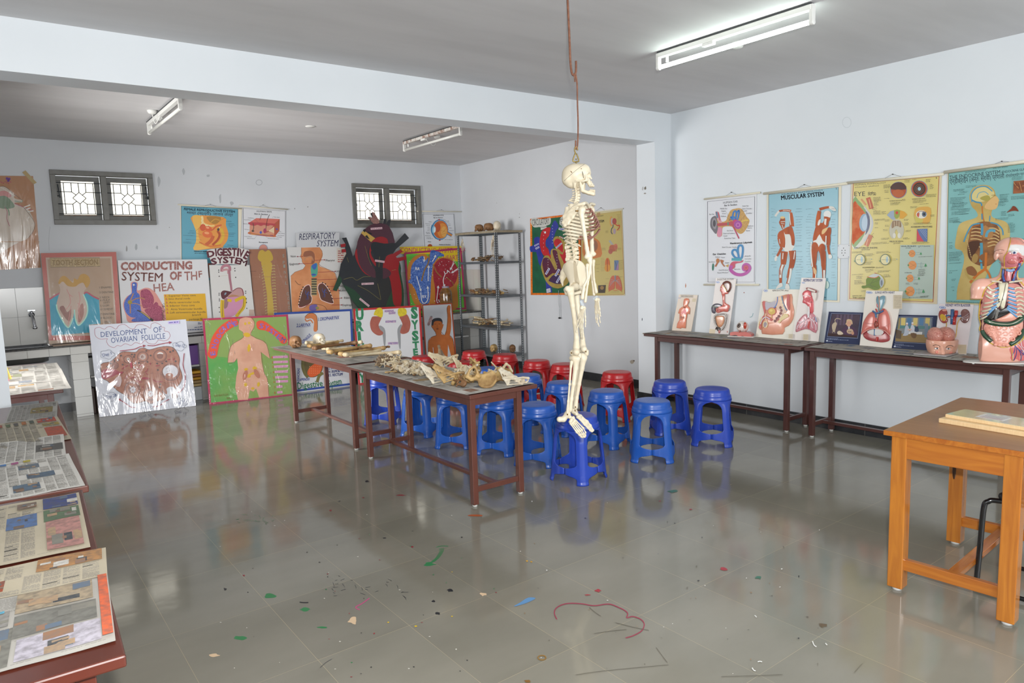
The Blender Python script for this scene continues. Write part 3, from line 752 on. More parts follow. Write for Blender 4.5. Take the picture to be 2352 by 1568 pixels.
a=atY(193,800,CY+.06);block('metal_box','grey metal box on the shelf right of the tiled pillar by the sink','box',(a.x+.02,CY+.06,.452),(a.x+.32,CY+.3,.66),'#9fa1a1')
for i in range(5):
    block('ledger_book','thin upright ledger among those under the counter beside the sink pillar','book',(a.x+.03+.045*i,CY+.1,0),(a.x+.065+.045*i,CY+.32,.30-.015*(i % 3)),['#5d4a44','#77655a','#8b7f74','#665248','#927f70'][i],group='upright ledgers under the counter')
a=atY(14,820,CY-.25)
blk=atP(8,868,Vector((0,8.3,0)),Vector((0,1,0)))
fold=thing('plastic_folder','pink and yellow folder leaning behind the left pillar','folder',(.12,7.1,.775),0)
MB().prism([(-.03,0,0),(.035,0,0),(-.02,.04,.3),(-.09,.04,.3)],(0,-.006,0),mat('#d43b5c',.4)).obj('front_cover',fold)
MB().prism([(.0,.012,0.01),(.055,.012,0.01),(-.01,.052,.29),(-.06,.052,.29)],(0,-.006,0),mat('#cdbd4a',.4)).obj('back_cover',fold)

# ---- slotted angle rack
STL=mat('#62686c',.45,metal=.3,noise=(20,'#53585c',.6));HOLE=mat('#c3c5c6',.7);HOLED=mat('#2b2d2f',.8)
RX0,RX1,RY0,RY1=5.905,6.35,8.14,9.14
def zat(px,py,x,y):
    d=ray(px,py);n=Vector((FW.x,FW.y,0));return (CAM+d*(n.dot(Vector((x,y,0))-Vector((0,0,0)))/n.dot(d))).z
RT0=zat(1150,529,RX0,RY0)
rk=thing('slotted_rack','grey slotted steel shelving rack in the alcove corner','rack',((RX0+RX1)/2,(RY0+RY1)/2,0))
def rl(x,y,z=0):return (x-(RX0+RX1)/2,y-(RY0+RY1)/2,z)
for x,sx in ((RX0,1),(RX1,-1)):
    for y,sy in ((RY0,1),(RY1,-1)):
        b=MB();w_=.038;c=rl(x,y)
        b.box((min(c[0],c[0]+sx*w_),min(c[1],c[1]+sy*.003),0),(max(c[0],c[0]+sx*w_),max(c[1],c[1]+sy*.003),RT0),STL)
        b.box((min(c[0],c[0]+sx*.003),min(c[1],c[1]+sy*w_),0),(max(c[0],c[0]+sx*.003),max(c[1],c[1]+sy*w_),RT0),STL)
        z=.03
        while z < RT0-.03:   # round holes punched through both flanges
            for f_ in (-1,1):
                yy=c[1]+(sy*.0015)+f_*.0017;b.box((c[0]+sx*.019-.004,yy-.0003,z),(c[0]+sx*.019+.004,yy+.0003,z+.016),HOLE)
                xx=c[0]+(sx*.0015)+f_*.0017;b.box((xx-.0003,c[1]+sy*.019-.004,z),(xx+.0003,c[1]+sy*.019+.004,z+.016),HOLE)
            z+=.034
        b.obj('post',rk)
SHZ=[RT0-.005]+[zat(1150,y,RX0,RY0) for y in (600,679,754)];SHZ.append(.26)
for z in SHZ:
    b=MB();a,c=rl(RX0+.003,RY0+.003),rl(RX1-.003,RY1-.003)
    b.box((a[0],a[1],z-.003),(c[0],c[1],z),STL)
    b.box((a[0],a[1],z-.032),(a[0]+.002,c[1],z-.002),STL).box((a[0],a[1],z-.032),(c[0],a[1]+.002,z-.002),STL).box((c[0]-.002,a[1],z-.032),(c[0],c[1],z-.002),STL).box((a[0],c[1]-.002,z-.032),(c[0],c[1],z-.002),STL)
    b.obj('shelf',rk)

# ---- ceiling fittings
TUBEON=mat('#effff6',.3,emit=19.,key='on');TUBEOFF=mat('#d8d8d2',.25);ENAM=mat('#dcdcd8',.4);RUSTY=mat('#d2d0ca',.5,noise=(25,'#7a4a30',.9))
def batten(x,y0,y1,zc,label,on,key='#',swing=0.,rusty=False):
    t=thing('tube_light',label,'light',(x,(y0+y1)/2,zc));hl=(y1-y0)/2;c=RUSTY if rusty else ENAM
    MB().box((-.022,-hl,-.012-swing),(.022,hl,-.002-swing),mat('#3c3f41',.6)).box((-.02,-hl,-.045-swing),(.02,hl,-.012-swing),c).obj('batten',t,bevel=.003)
    for s in (-1,1):
        e=MB().box((-.017,s*hl-.012,-.115-swing),(.017,s*hl+.012,-.012-swing),ENAM).cyl((0,s*hl-.013,-.115-swing),(0,s*hl+.013,-.115-swing),.018,ENAM,16)
        e.obj('lamp_holder',t,bevel=.002)
    MB().cyl((0,-hl+.012,-.112-swing),(0,hl-.012,-.112-swing),.0145,TUBEON if on else TUBEOFF,16).obj('tube',t)
    MB().box((-.017,hl*.18,-.066-swing),(.017,hl*.33,-.045-swing),ENAM).obj('choke',t,bevel=.002)
    MB().cyl((.012,hl*.88,-.045-swing),(.012,hl*.88,-.085-swing),.011,ENAM,12).obj('starter',t)
    return t
z1=HC-.115;A_,B_=atZ(1520,158,z1),atZ(1858,48,z1)
batten((A_.x+B_.x)/2,B_.y,A_.y,HC,'lit fluorescent tube on the main ceiling',True)
A_,B_=atZ(349,307,HC2-.13),atZ(408,249,HC2-.13);TA=batten((A_.x+B_.x)/2,B_.y,A_.y,HC2,'unlit tube light on the alcove ceiling at the left',False,swing=.012)
A_,B_=atZ(935,346,HC2-.13),atZ(1052,308,HC2-.13);TB=batten((A_.x+B_.x)/2,B_.y,A_.y,HC2,'unlit rusty tube light on the alcove ceiling at the right',False,swing=.012,rusty=True)
for lab,px,py,cab in (('white ceiling rose beside the unlit left tube light',349,258,TA),('white ceiling rose beside the rusty tube light',1004,316,TB)):
    p=atZ(px,py,HC2-.02);t=thing('ceiling_rose',lab,'fitting',(p.x,p.y,HC2))
    MB().lathe([(.02,-.035),(.032,-.03),(.042,-.012),(.044,0)],ENAM,n=24).obj('cap',t)
    d=Vector((cab.location.x-p.x,(cab.location.y-p.y)*.3,0));MB().tube(spline([(0,0,-.03),tuple(d*.25+Vector((0,0,-.12))),tuple(d*.6+Vector((0,0,-.10))),tuple(d+Vector((0,0,-.05)))],6),.004,ENAM,6).obj('flex',t)
p=atZ(713,290,HC2);t=thing('ceiling_plate','flat round white cover plate on the alcove ceiling','fitting',(p.x,p.y,HC2));MB().lathe([(.05,-.008),(.056,0)],ENAM,n=24).obj('plate',t)
p=atZ(1685,96,HC)
t=thing('ceiling_rose','white ceiling rose right behind the lit tube','fitting',(p.x+.05,p.y,HC));MB().lathe([(.02,-.04),(.034,-.034),(.042,-.012),(.044,0)],ENAM,n=24).obj('cap',t)
# socket on the right wall
p=atX(1939,577,XR);t=thing('wall_socket','white electric socket plate between the muscle and eye charts','socket',(XR,p.y,p.z))
MB().box((-.012,-.055,-.062),(0,.055,.062),mat('#cfd2d5',.35)).obj('plate',t,bevel=.003)
b=MB()
for y,z in ((0,.028),(-.014,.008),(.014,.008),(-.014,-.014),(.014,-.014),(0,-.035)):b.cyl((-.0125,y,z),(-.0115,y,z),.004,mat('#2a2a2c',.5),8)
b.obj('pin_holes',t)
b=MB()
for y,z in ((.048,.05),(.048,-.05),(-.048,.05),(-.048,-.05)):b.cyl((-.0135,y,z),(-.0115,y,z),.003,mat('#44464a',.5),8)
b.obj('screws',t)
# cord dangling below the circulatory board
p0,p1=atX(1284,680,XA-.03),atX(1285,730,XA-.03)
t=thing('hanging_cord','thin cord with metal nut dangling below the circulatory board','cord',tuple(p0));dz=p1.z-p0.z
MB().tube(spline([(0,.01,.08),(0,.0,0),(0,-.012,dz*.3),(0,.004,dz*.7),(0,0,dz)],5),.0022,mat('#9aa0a4',.5),6).tube(spline([(0,.0,.08),(0,.012,0),(0,.012,dz*.3),(0,-.008,dz*.7),(0,0,dz)],5),.0022,mat('#9aa0a4',.5),6).obj('string',t)
MB().lathe([(.008,-.012),(.018,-.008),(.018,.008),(.008,.012)],mat('#3a3b3d',.3,metal=.7),(0,0,dz),8).obj('nut',t)
# ------------------------------------------------------------------ wall charts, painted boards
def film_mat(rot,sc,st,key):
    mt=bpy.data.materials.new('clear_film_'+key);mt.use_nodes=True;nt=mt.node_tree;N=nt.nodes;L=nt.links
    N.remove(N['Principled BSDF']);out=N['Material Output']
    tr=N.new('ShaderNodeBsdfTransparent');gl=N.new('ShaderNodeBsdfGlossy');gl.inputs['Roughness'].default_value=.13
    mx=N.new('ShaderNodeMixShader');fr=N.new('ShaderNodeFresnel');fr.inputs['IOR'].default_value=1.5
    tc=N.new('ShaderNodeTexCoord');mp=N.new('ShaderNodeMapping');mp.inputs['Rotation'].default_value=(0,rot,0);mp.inputs['Scale'].default_value=(1.0,1,.16)
    n=N.new('ShaderNodeTexNoise');n.inputs['Scale'].default_value=sc;n.inputs['Detail'].default_value=4;n.inputs['Distortion'].default_value=.6
    L.new(tc.outputs['Object'],mp.inputs[0]);L.new(mp.outputs[0],n.inputs['Vector'])
    bp=N.new('ShaderNodeBump');bp.inputs['Strength'].default_value=st;bp.inputs['Distance'].default_value=.05;L.new(n.outputs['Fac'],bp.inputs['Height'])
    L.new(bp.outputs[0],gl.inputs['Normal']);L.new(bp.outputs[0],fr.inputs['Normal'])
    L.new(fr.outputs[0],mx.inputs[0]);L.new(tr.outputs[0],mx.inputs[1]);L.new(gl.outputs[0],mx.inputs[2]);L.new(mx.outputs[0],out.inputs[0])
    return mt
FILM1=film_mat(-.6,5.5,.55,'diagonal');FILM2=film_mat(.55,6,.6,'slanting');FILM4=film_mat(-.8,8,1.0,'crossing');FILM3=film_mat(.15,6,.6,'upright')
NW=Vector((0,-1,0));PWALL=Vector((0,YB-.006,0))
def att(o,t):o.parent=t;o.location=-Vector(t.location);return o
class Sheet(Art):
    def __init__(s,name,label,cat,P,n,cor,thick,color,group=None,part='panel',rough=.5,snap=None,side=None,film=None):
        super().__init__(P,n);s.cor=cor;s.rough=rough;V=[]
        for x,y in cor:V.append(atP(x,y,s.P,s.n))
        if snap is not None:
            for i in (2,3):
                v=V[i];u=V[3-i];d=(v-u);v+=d*((snap-v.z)/d.z)
        s.V=V;c=(V[2]+V[3])/2;s.t=thing(name,label,cat,tuple(c),0,group);s.part=part
        s.prism(V,-s.n*thick,mat(color,rough),mat(side,.6) if side else None)
        if film:s.film(film)
    def film(s,m,lift=.012):
        nx,ny=14,14;vs=[];r=random.Random(5)
        for j in range(ny+1):
            for i in range(nx+1):
                u,v=i/nx,j/ny;a=s.V[0].lerp(s.V[1],u);b=s.V[3].lerp(s.V[2],u)
                e=1 if 0 < i < nx and 0 < j < ny else 0
                vs.append(a.lerp(b,v)+s.n*(lift+e*(.004*r.random()-.002)))
        fs=[(j*(nx+1)+i,j*(nx+1)+i+1,(j+1)*(nx+1)+i+1,(j+1)*(nx+1)+i) for j in range(ny) for i in range(nx)]
        att(MB().add(vs,fs,m,True).obj('plastic_wrap',None,fix=False),s.t)
    def border(s,w,c,inset=0.):
        f=s.fr;s.fr=(0,0,1.);q=[Vector(p) for p in s.cor];m=sum(q,Vector((0,0)))/4
        def ins(k):
            o=[]
            for i in range(4):
                a,b,d=q[i],q[(i+1) % 4],q[i-1];e1=(b-a).normalized();e2=(d-a).normalized();o.append(a+(e1+e2)*k)
            return o
        A_,B_=ins(inset),ins(inset+w);s.l+=1
        for i in range(4):
            j=(i+1) % 4;s.poly([tuple(A_[i]),tuple(A_[j]),tuple(B_[j]),tuple(B_[i])],c,up=False)
        s.fr=f
    def done(s):o=s.obj(s.part,None,fix=False);att(o,s.t);return s.t
def hung(s,rodtop,rodbot=None,nail=None,r=.008):
    """rods and hanging cord of a roll-up chart; rod ends in picture coordinates"""
    rm=mat('#d6cfba',.4)
    for rd in (rodtop,rodbot):
        if not rd:continue
        a,b=[atP(x,y,s.P+s.n*.008,s.n) for x,y in rd]
        att(MB().cyl(a,b,r,rm,10).obj('hanging_rod',None),s.t)
    if nail:
        a,b=[atP(x,y,s.P+s.n*.008,s.n) for x,y in rodtop];c=atP(nail[0],nail[1],s.P+s.n*.006,s.n)
        m=mat('#4c4a46',.6);k=MB().tube([a.lerp(b,.38),c,a.lerp(b,.62)],.0012,m,5);att(k.obj('cord',None),s.t)
        att(MB().cyl(c-s.n*.006,c+s.n*.008,.004,mat('#2b2b2b',.4),8).obj('nail',None),s.t)
def cr(x0,y0,k,pts):return [(x0+a/k,y0+b/k) for a,b in pts]
C1=(0,350,4.48);C2=(0,600,4.127);C3=(400,440,5.2267);C4=(640,460,5.3455);C5=(440,690,5.6);C6=(780,660,5.806);C8=(180,720,6.03)
D3=(1470,620,6.03);D4=(1820,620,4.421);D5=(1600,420,5.6);D6=(1920,370,4.479);GA=(1200,470,6.816);GB=(260,580,8.254);GC=(90,570,6.815)
INK='#2a2d33'

# --- brown paper drawing taped at far left
s=Sheet('painted_chart','brown paper flower-like drawing under crinkled film at far left','chart',PWALL,NW,cr(*C1,[(-330,235),(340,243),(422,1185),(-330,1225)]),.003,'#a8744a',film=FILM2,part='paper',side='#8d5f3c')
s.crop(*C1);s.rough=.7
s.poly([(-250,560),(-120,400),(0,350),(80,370),(145,430),(150,470),(225,490),(222,512),(150,520),(240,560),(300,600),(345,700),(352,780),(290,880),(180,930),(60,1000),(-80,1080),(-260,1000)],'#c9bcae',5)
s.poly([(-100,470),(0,400),(70,400),(120,450),(60,470),(20,500),(-80,560)],'#c98f8c',4);s.poly([(-60,480),(40,445),(110,490),(150,560),(60,580),(-20,560)],'#7d8f78',4)
for i in range(7):s.line([(10+i*20,352+i*14),(22+i*22,372+i*12)],5,'#ddd6cc',up=False)
s.line([(225,485),(225,510),(150,500)],9,'#8fa08c',3);s.line([(150,525),(250,565),(345,600)],7,'#a8506a',4)
for q in ([(245,565),(310,540)],[(270,585),(315,570)],[(280,610),(345,600)],[(290,680),(300,660)]):s.line(q,12,'#ddd8d0')
s.line([(60,560),(90,600),(95,650)],8,'#5d8a6c',3);s.line([(50,560),(75,610),(70,680),(100,760)],7,'#a8707a',3)
s.line([(-250,560),(0,350),(145,430),(225,490)],4,'#6a5648',6);s.line([(240,560),(345,700),(350,790),(290,880)],4,'#6a5648',6)
s.dots([(72,268),(96,272),(85,290)],14,'#6d3f8f');s.dots([(i*18,300+((i*37) % 11)*2) for i in range(7)],6,'#b04062')
s.rect(-330,915,405,922,'#b27f52')
s.done()
a=[atP(*p,PWALL+NW*.003,NW) for p in cr(*C1,[(228,205),(262,185),(378,310),(345,328)])]
tp=MB().prism(a,NW*-.001,mat('#a58a4e',.35));o=tp.obj('adhesive_tape',None);att(o,s.t)

# --- roll-up charts on the back wall
def body_lines(s,rows,w,c=INK):s.greek(rows,w,c)
s=Sheet('wall_chart','blue female reproductive system chart on the back wall','chart',PWALL,NW,cr(*C3,[(72,160),(815,195),(772,1140),(85,1120)]),.002,'#d9d2bd',part='sheet',rough=.35)
s.crop(*C3);s.poly([(85,172),(765,208),(768,1125),(95,1110)],'#5a9cb0');s.line([(85,172),(765,208),(768,1125),(95,1110)],6,'#223040',closed=True)
s.text('FEMALE REPRODUCTIVE SYSTEM',(118,221),(728,254),26,'#152036',.035);s.text('मादा (स्त्री) जनन तंत्र',(150,265),(708,293),30,'#1c2438',.01)
s.greek([(118,186,400,196),(540,212,700,220)],5,'#26405a')
s.poly([(222,290),(590,306),(620,400),(650,500),(635,590),(590,650),(575,672),(400,690),(235,700),(262,600),(262,480),(235,400)],'#d98f3c',3)
s.poly([(222,290),(330,296),(320,400),(290,450),(300,560),(350,640),(430,672),(235,698),(262,600),(262,480),(235,400)],'#dfae4f',3)
s.poly([(325,296),(350,300),(360,370),(430,400),(480,400),(480,418),(400,420),(340,390)],'#e3c27a',3)
for i in range(9):s.ell(334+max(0,i-4)*22+(i % 2)*6,310+min(i,4)*20+max(0,i-4)*6,12,12,'#e8d39a',up=i == 0)
s.poly([(390,300),(560,306),(520,380),(450,380)],'#a5762c',3);s.line([(430,380),(490,330),(560,350)],10,'#c9963a',4)
s.ell(345,430,36,42,'#c9532a');s.ell(410,445,44,32,'#cf5a2c',.2);s.ell(402,432,20,12,'#e39a70',.2);s.ell(400,510,62,42,'#d4652f',.15);s.ell(392,496,30,15,'#e59a62',.15)
s.line([(570,400),(510,415),(470,450),(440,470)],16,'#c85a30',5);s.line([(520,470),(545,520),(520,580),(460,640)],26,'#a8461f',5);s.line([(470,530),(440,590),(380,640)],40,'#bf5a2b',5);s.line([(560,440),(590,520),(560,600),(500,640)],34,'#d3a834',5)
s.ell(530,455,14,18,'#4a3a2c');s.ell(545,432,8,8,'#c9c5bb');s.line([(300,600),(350,630),(430,655),(560,640)],14,'#cf6c2c',4)
s.greek([(620,355,690,358),(645,382,720,386),(645,398,735,404),(655,420,705,424),(655,497,735,500),(655,512,720,516),(660,533,720,538),(660,587,710,590),(640,640,710,646),(185,467,245,470),(180,485,245,488),(165,500,250,504),(110,523,225,528),(140,572,210,576),(110,602,210,606),(110,616,210,620)],3.2,'#24364a')
s.lines([(250,480,340,400),(250,490,330,520),(225,528,300,540),(210,576,330,580),(210,618,340,620),(655,500,540,495),(655,533,560,530),(620,310,540,350)],1.5,'#3a3a38')
s.text('FEMALE REPRODUCTIVE SYSTEM',(240,722),(640,735),13,INK,.03);s.greek([(245,738,400,744)],5,INK)
s.poly([(405,860),(440,862),(442,1040),(418,1030)],'#b0562a');s.poly([(420,900),(436,900),(438,1000)],'#d58a5a')
hung(s,cr(*C3,[(45,155),(810,204)]),None,cr(*C3,[(433,152)])[0]);s.done()

s=Sheet('wall_chart','white human skin chart with a pink skin block','chart',PWALL,NW,cr(*C3,[(818,185),(1342,212),(1342,1100),(838,1090)]),.002,'#cfd0d4',part='sheet',rough=.35)
s.crop(*C3);s.line([(828,200),(1336,232),(1336,1090),(832,1085)],5,'#33363e',closed=True)
s.text('HUMAN SKIN',(990,243),(1170,250),18,INK,.01);s.text('Skin In Section',(960,273),(1125,281),15,INK,.03)
s.poly([(908,366),(985,318),(1268,328),(1202,384)],'#c96a5c');s.poly([(1202,384),(1268,328),(1264,470),(1202,545)],'#a8543e');s.poly([(908,366),(1202,384),(1202,545),(905,512)],'#c98b72')
s.poly([(908,366),(1202,384),(1200,410),(1160,402),(1120,412),(1080,400),(1040,412),(1000,398),(960,410),(908,396)],'#b0434a',3);s.poly([(905,480),(960,500),(1100,515),(1202,520),(1202,545),(905,512)],'#c2683a',3)
s.line([(905,500),(1000,520),(1100,522),(1190,530)],5,'#3f4a8c',5);s.line([(905,488),(950,512),(1060,510),(1150,524)],5,'#c99a3a',5)
s.line([(1145,275),(1118,340),(1100,450),(1085,500)],6,'#4a3228',4);s.line([(1046,282),(1028,340)],5,'#4a3228');s.ell(1090,470,20,30,'#a03a5c');s.line([(1200,410),(1140,470),(1090,490)],12,'#a8503f',4);s.ell(1040,490,14,17,'#4a5fae');s.poly([(1130,470),(1200,420),(1200,500)],'#d8bf9a');s.ell(1232,450,14,9,'#5d4a9a',.4)
s.line([(948,380),(955,430),(940,480)],8,'#53453a',5);s.ell(945,472,16,12,'#4d4238')
for q,t in (((885,318,955,322),'Capillaries'),((840,340,918,344),'Sweat Pore'),((834,388,898,392),'Epidermis'),((845,456,895,460),'Dermis'),((842,540,928,544),'Sweat Gland'),((878,564,965,568),'Blood Vessel'),((1200,308,1265,313),'Hair Shaft'),((1262,482,1285,484),'Fat'),((1250,502,1325,508),'Hair Follicle'),((1240,527,1320,533),'Hair Muscle'),((1232,548,1292,552),'Hair Bulb'),((1130,565,1258,572),'Pressure Receptor')):
    s.text(t,q[:2],q[2:],9,'#3c3e46')
s.lines([(955,322,1020,380),(918,344,950,380),(895,460,910,460),(1180,318,1190,296),(965,565,990,530),(1130,565,1100,535)],1.3,'#55575e')
s.text('Receptors',(1018,613),(1123,617),13,INK,.03);s.ell(1070,690,52,58,'#c7887a');s.ring(1070,690,52,58,4,'#6b8fae')
hung(s,cr(*C3,[(775,171),(1370,213)]),None,cr(*C3,[(1067,160)])[0]);s.done()

s=Sheet('wall_chart','white human eye chart beside the alcove corner','chart',PWALL,NW,cr(*C4,[(1738,150),(2152,158),(2205,780),(1795,780)]),.002,'#d0d3d8',part='sheet',rough=.35)
s.crop(*C4);s.line([(1770,168),(2150,168),(2188,770),(1805,770)],5,'#3c4048',closed=True)
s.text('HUMAN EYE',(1898,192),(2025,190),15,INK,.03);s.text('Eye In Section',(1902,218),(2018,218),12,INK,.03)
s.ell(1980,360,105,128,'#3f7fae');s.ell(1985,360,96,118,'#7fa8c4');s.ell(1988,360,90,110,'#c4642a');s.ell(2010,372,62,92,'#d68a3c');s.ell(2030,385,36,66,'#dfa655');s.ell(1952,330,36,60,'#b4502a')
s.ell(1905,360,24,44,'#8fc0d8',.1);s.ell(1915,362,14,34,'#d3e4ea',.1);s.line([(1885,300),(1872,360),(1890,420),(1930,470)],8,'#2f6f9c',4);s.line([(2068,398),(2126,430)],40,'#3f7fae');s.line([(2066,398),(2128,432)],24,'#d1863c')
s.lines([(2060,340,2010,400),(2055,400,2000,420),(2050,380,1985,370)],2,'#9a4a26');s.ell(1970,238,12,8,'#a83a3a');s.ell(1978,488,12,8,'#a83a3a')
s.greek([(1838,262,1880,266),(1800,284,1868,290),(1815,306,1862,310),(1828,330,1856,332),(1830,350,1856,352),(1828,370,1856,372),(1808,392,1858,396),(1815,408,1862,410),(1800,432,1866,436),(1812,452,1868,456),(1815,468,1895,470),(2020,235,2050,237),(2045,252,2095,252),(2060,268,2095,268),(2075,290,2112,290),(2080,308,2112,308),(2095,340,2125,340),(2095,370,2150,370),(2040,482,2142,484)],4,'#4a4d55')
s.text('Vision',(1830,512),(1872,512),10,INK,.03);s.text('Retina In Section',(1972,548),(2110,548),11,INK,.03);s.ell(1858,560,28,24,'#a8502a');s.ell(2090,640,40,40,'#c06f2c')
hung(s,cr(*C4,[(1698,134),(2244,138)]),None,cr(*C4,[(2000,115)])[0]);s.done()

# --- boards standing on the counter
def leanC(d=0.):
    P=Vector((0,9.60-d,.835));T=Vector((0,9.775-d*.8,2.35))-P;return P,Vector((1,0,0)).cross(T)
P,n=leanC()
s=Sheet('painted_board','film wrapped tooth section board with pink border beside the sink','board',P,n,cr(*GC,[(22,75),(1205,55),(1298,1432),(148,1446)]),.012,'#a98f78',film=FILM2,snap=.835,side='#8d5a50')
s.crop(*GC);s.border(10,'#b5635a',.5);s.border(4,'#b8a494',10.5)
s.poly([(162,150),(945,148),(955,282),(178,300)],'#a8916c');s.line([(162,150),(945,148),(955,282),(178,300)],5,'#4f4438',closed=True)
r=random.Random(2);s.dots([(180+r.random()*760,160+r.random()*125) for _ in range(150)],4,'#d9c48f');s.dots([(180+r.random()*760,160+r.random()*125) for _ in range(70)],4,'#6d5738')
s.text('TOOTH SECTION',(200,265),(920,255),80,'#8a7147',.03)
s.poly([(160,805),(350,690),(420,720),(700,720),(740,690),(935,795),(960,1180),(780,1195),(785,1320),(195,1362)],'#2b93ad')
s.line([(160,800),(250,740),(350,690)],26,'#a84a5c',3);s.line([(700,715),(745,690),(850,755),(935,795)],26,'#a84a5c',3)
s.poly([(300,540),(330,460),(390,430),(450,470),(520,520),(545,470),(600,490),(640,420),(710,400),(780,450),(795,540),(740,620),(700,700),(745,850),(758,980),(720,1100),(620,1215),(570,1120),(550,960),(530,1090),(460,1240),(370,1140),(290,980),(270,880),(300,760),(330,650)],'#b9a394',4)
s.poly([(300,540),(330,460),(390,430),(450,470),(530,540),(545,470),(600,490),(640,420),(710,400),(780,450),(795,540),(740,620),(690,540),(620,560),(560,600),(450,590),(370,520),(320,560)],'#b58a3c',4)
s.line([(270,880),(290,980),(370,1140),(460,1240),(530,1090)],20,'#9fd2c0',5);s.line([(690,720),(745,850),(758,980),(720,1100),(620,1205),(570,1120),(550,960)],20,'#9fd2c0',5)
s.poly([(320,950),(380,900),(440,1000),(500,950),(470,1150)],'#8d6258',3);s.poly([(620,950),(680,860),(700,1000),(660,1130),(610,1150)],'#9c6a5e',3)
for q in ([(430,640),(470,720),(520,760)],[(620,680),(640,800),(610,950),(640,1100)],[(500,900),(480,1000),(455,1190)],[(600,860),(640,900),(620,1040)],[(470,730),(490,850),(420,960)]):s.line(q,9,'#c2837c',4)
for i,t in enumerate(('1 ENAMEL','2 DENTINE','3 NECK','4 PULP','CAVITY','5 GUM','6 CEMENT','7 DENTINE','8 BLOOD','VESSEL')):
    y=(630,705,785,830,868,915,970,1045,1105,1170)[i];x=940+i*3;s.text(t,(x+(50 if t in ('CAVITY','VESSEL') else 0),y),(x+40+len(t)*20,y-6),30,'#5f574c',.0)
s.done()

s=Sheet('painted_board','white board lettered conducting system of the heart in glitter','board',P,n,cr(*GB,[(85,145),(1780,125),(1895,1500),(185,1500)]),.012,'#cfcfd1',snap=.835)
s.crop(*GB)
MAR=mat('#7c4644',.35,noise=(90,'#b98a80',.8),key='glitter')
s.text('CONDUCTING',(140,330),(1500,310),145,MAR,.05);s.text('SYSTEM',(160,525),(935,552),165,MAR,.015);s.text('OF',(1070,508),(1295,515),150,MAR,.045);s.text('TH',(1350,525),(1595,515),165,MAR,.015);s.text('F',(1625,470),(1695,462),120,MAR,.02);s.text('HEA',(770,745),(1165,712),150,MAR,.015)
PK,BG,MG='#cf8f86',mat('#26449c',.35,noise=(120,'#5d7fd0',.7),key='g1'),mat('#7f2145',.35,noise=(120,'#c25f7a',.7),key='g2')
s.poly([(335,570),(462,572),(460,715),(600,668),(700,680),(800,760),(900,920),(970,1060),(1000,1290),(700,1400),(310,1330),(240,1180),(190,1020),(200,920),(260,830),(345,760)],PK,4)
s.poly([(358,580),(447,580),(445,740),(500,800),(510,960),(540,1120),(640,1220),(760,1290),(380,1310),(365,1260),(430,1235),(330,1220),(240,1130),(205,1000),(230,900),(300,810),(355,760)],BG,3)
s.poly([(520,740),(600,690),(690,720),(760,830),(775,920),(755,980),(810,935),(850,960),(860,1000),(920,1050),(940,1280),(780,1285),(640,1160),(595,1080),(690,1040),(570,1050),(530,900)],MG,3)
s.line([(385,770),(350,850),(320,930),(325,1060),(325,1150)],22,'#b07a52',4);s.line([(340,920),(440,870),(540,860),(600,890)],18,'#a8764a',4);s.line([(350,960),(450,970),(560,1020)],14,'#b08058',4);s.ell(317,940,42,40,'#a08f3a');s.ring(317,940,26,24,8,'#7d6c28');s.ell(390,610,18,18,'#d6d6d2')
s.line([(450,1090),(520,1120),(600,1170),(700,1250),(760,1290)],46,'#3b3226',4,taper=(.4,1));s.line([(520,1120),(600,1170),(700,1250)],26,'#b09a5c',4,taper=(.5,1))
for i in range(16):s.line([(900+r.random()*60,960+i*20),(940+r.random()*60,975+i*20+r.random()*30),(920+r.random()*60,1000+i*20)],6,'#3c2c2c',3,up=i == 0)
s.poly([(960,792),(1745,775),(1790,1300),(1005,1290)],'#d3a324')
for i,(t,x,y,x1) in enumerate((('Superior Vena cava',1050,835,1565),('Sino Atrial node',1050,895,1460),('Atrio ventricular node',1060,962,1640),('Inferior Vena cava',1075,1025,1545),('Atrio Ventricular bundle',1090,1090,1690),('Left atrioventricular bundle',1080,1152,1755),('branch',1500,1200,1665),('purkinje fibres',1440,1282,1780))):
    s.text(t,(x,y),(x1,y-12),36,'#3d4032',.0);
    if i < 6:s.text('%d.' % (i+1),(985+i*6,y+2),(1035+i*5,y),36,'#b0455c',.02)
s.text('By',(1615,1360),(1680,1350),40,'#2f4a7c');s.greek([(1540,1420,1690,1400),(1410,1465,1690,1450)],14,'#2f4a7c')
s.done()

P,n=leanC(.03)
s=Sheet('painted_board','white digestive system board with arched maroon letters','board',P,n,cr(*C3,[(418,880),(905,880),(975,1560),(465,1560)]),.01,'#c9c8c5',snap=.835,film=None)
s.crop(*C3);s.line([(418,880),(470,1560)],6,'#55585a');MAR2='#57222e'
# the cut-out heading standing above the board
hd=[(395,705),(450,690),(560,678),(680,674),(800,676),(900,705),(900,745),(870,810),(885,830),(862,895),(760,875),(640,868),(540,872),(460,878),(435,815),(425,790),(410,770)]
hp=[s.p(a,b,-2) for a,b in hd];s.prism(hp,-s.n*.006,mat('#cbc9c6',.6))
for ch,x,y,x1,y1,h_ in (('D',400,790,492,772,72),('I',498,772,515,770,84),('G',515,768,585,764,84),('E',582,768,640,768,86),('S',634,768,692,768,90),('T',690,768,752,770,90),('I',752,770,775,772,90),('V',770,775,830,785,88),('E',825,790,868,815,95)):
    s.text(ch,(x,y),(x1,y1),h_,MAR2,.045,up=ch == 'D')
for ch,x,y,x1,y1 in (('S',450,880,520,862),('Y',515,860,590,855),('S',585,856,655,854),('T',655,854,725,856),('E',725,858,790,872),('M',785,872,862,895)):s.text(ch,(x,y),(x1,y1),72,MAR2,.02 if ch == 'M' else .045,up=ch == 'S')
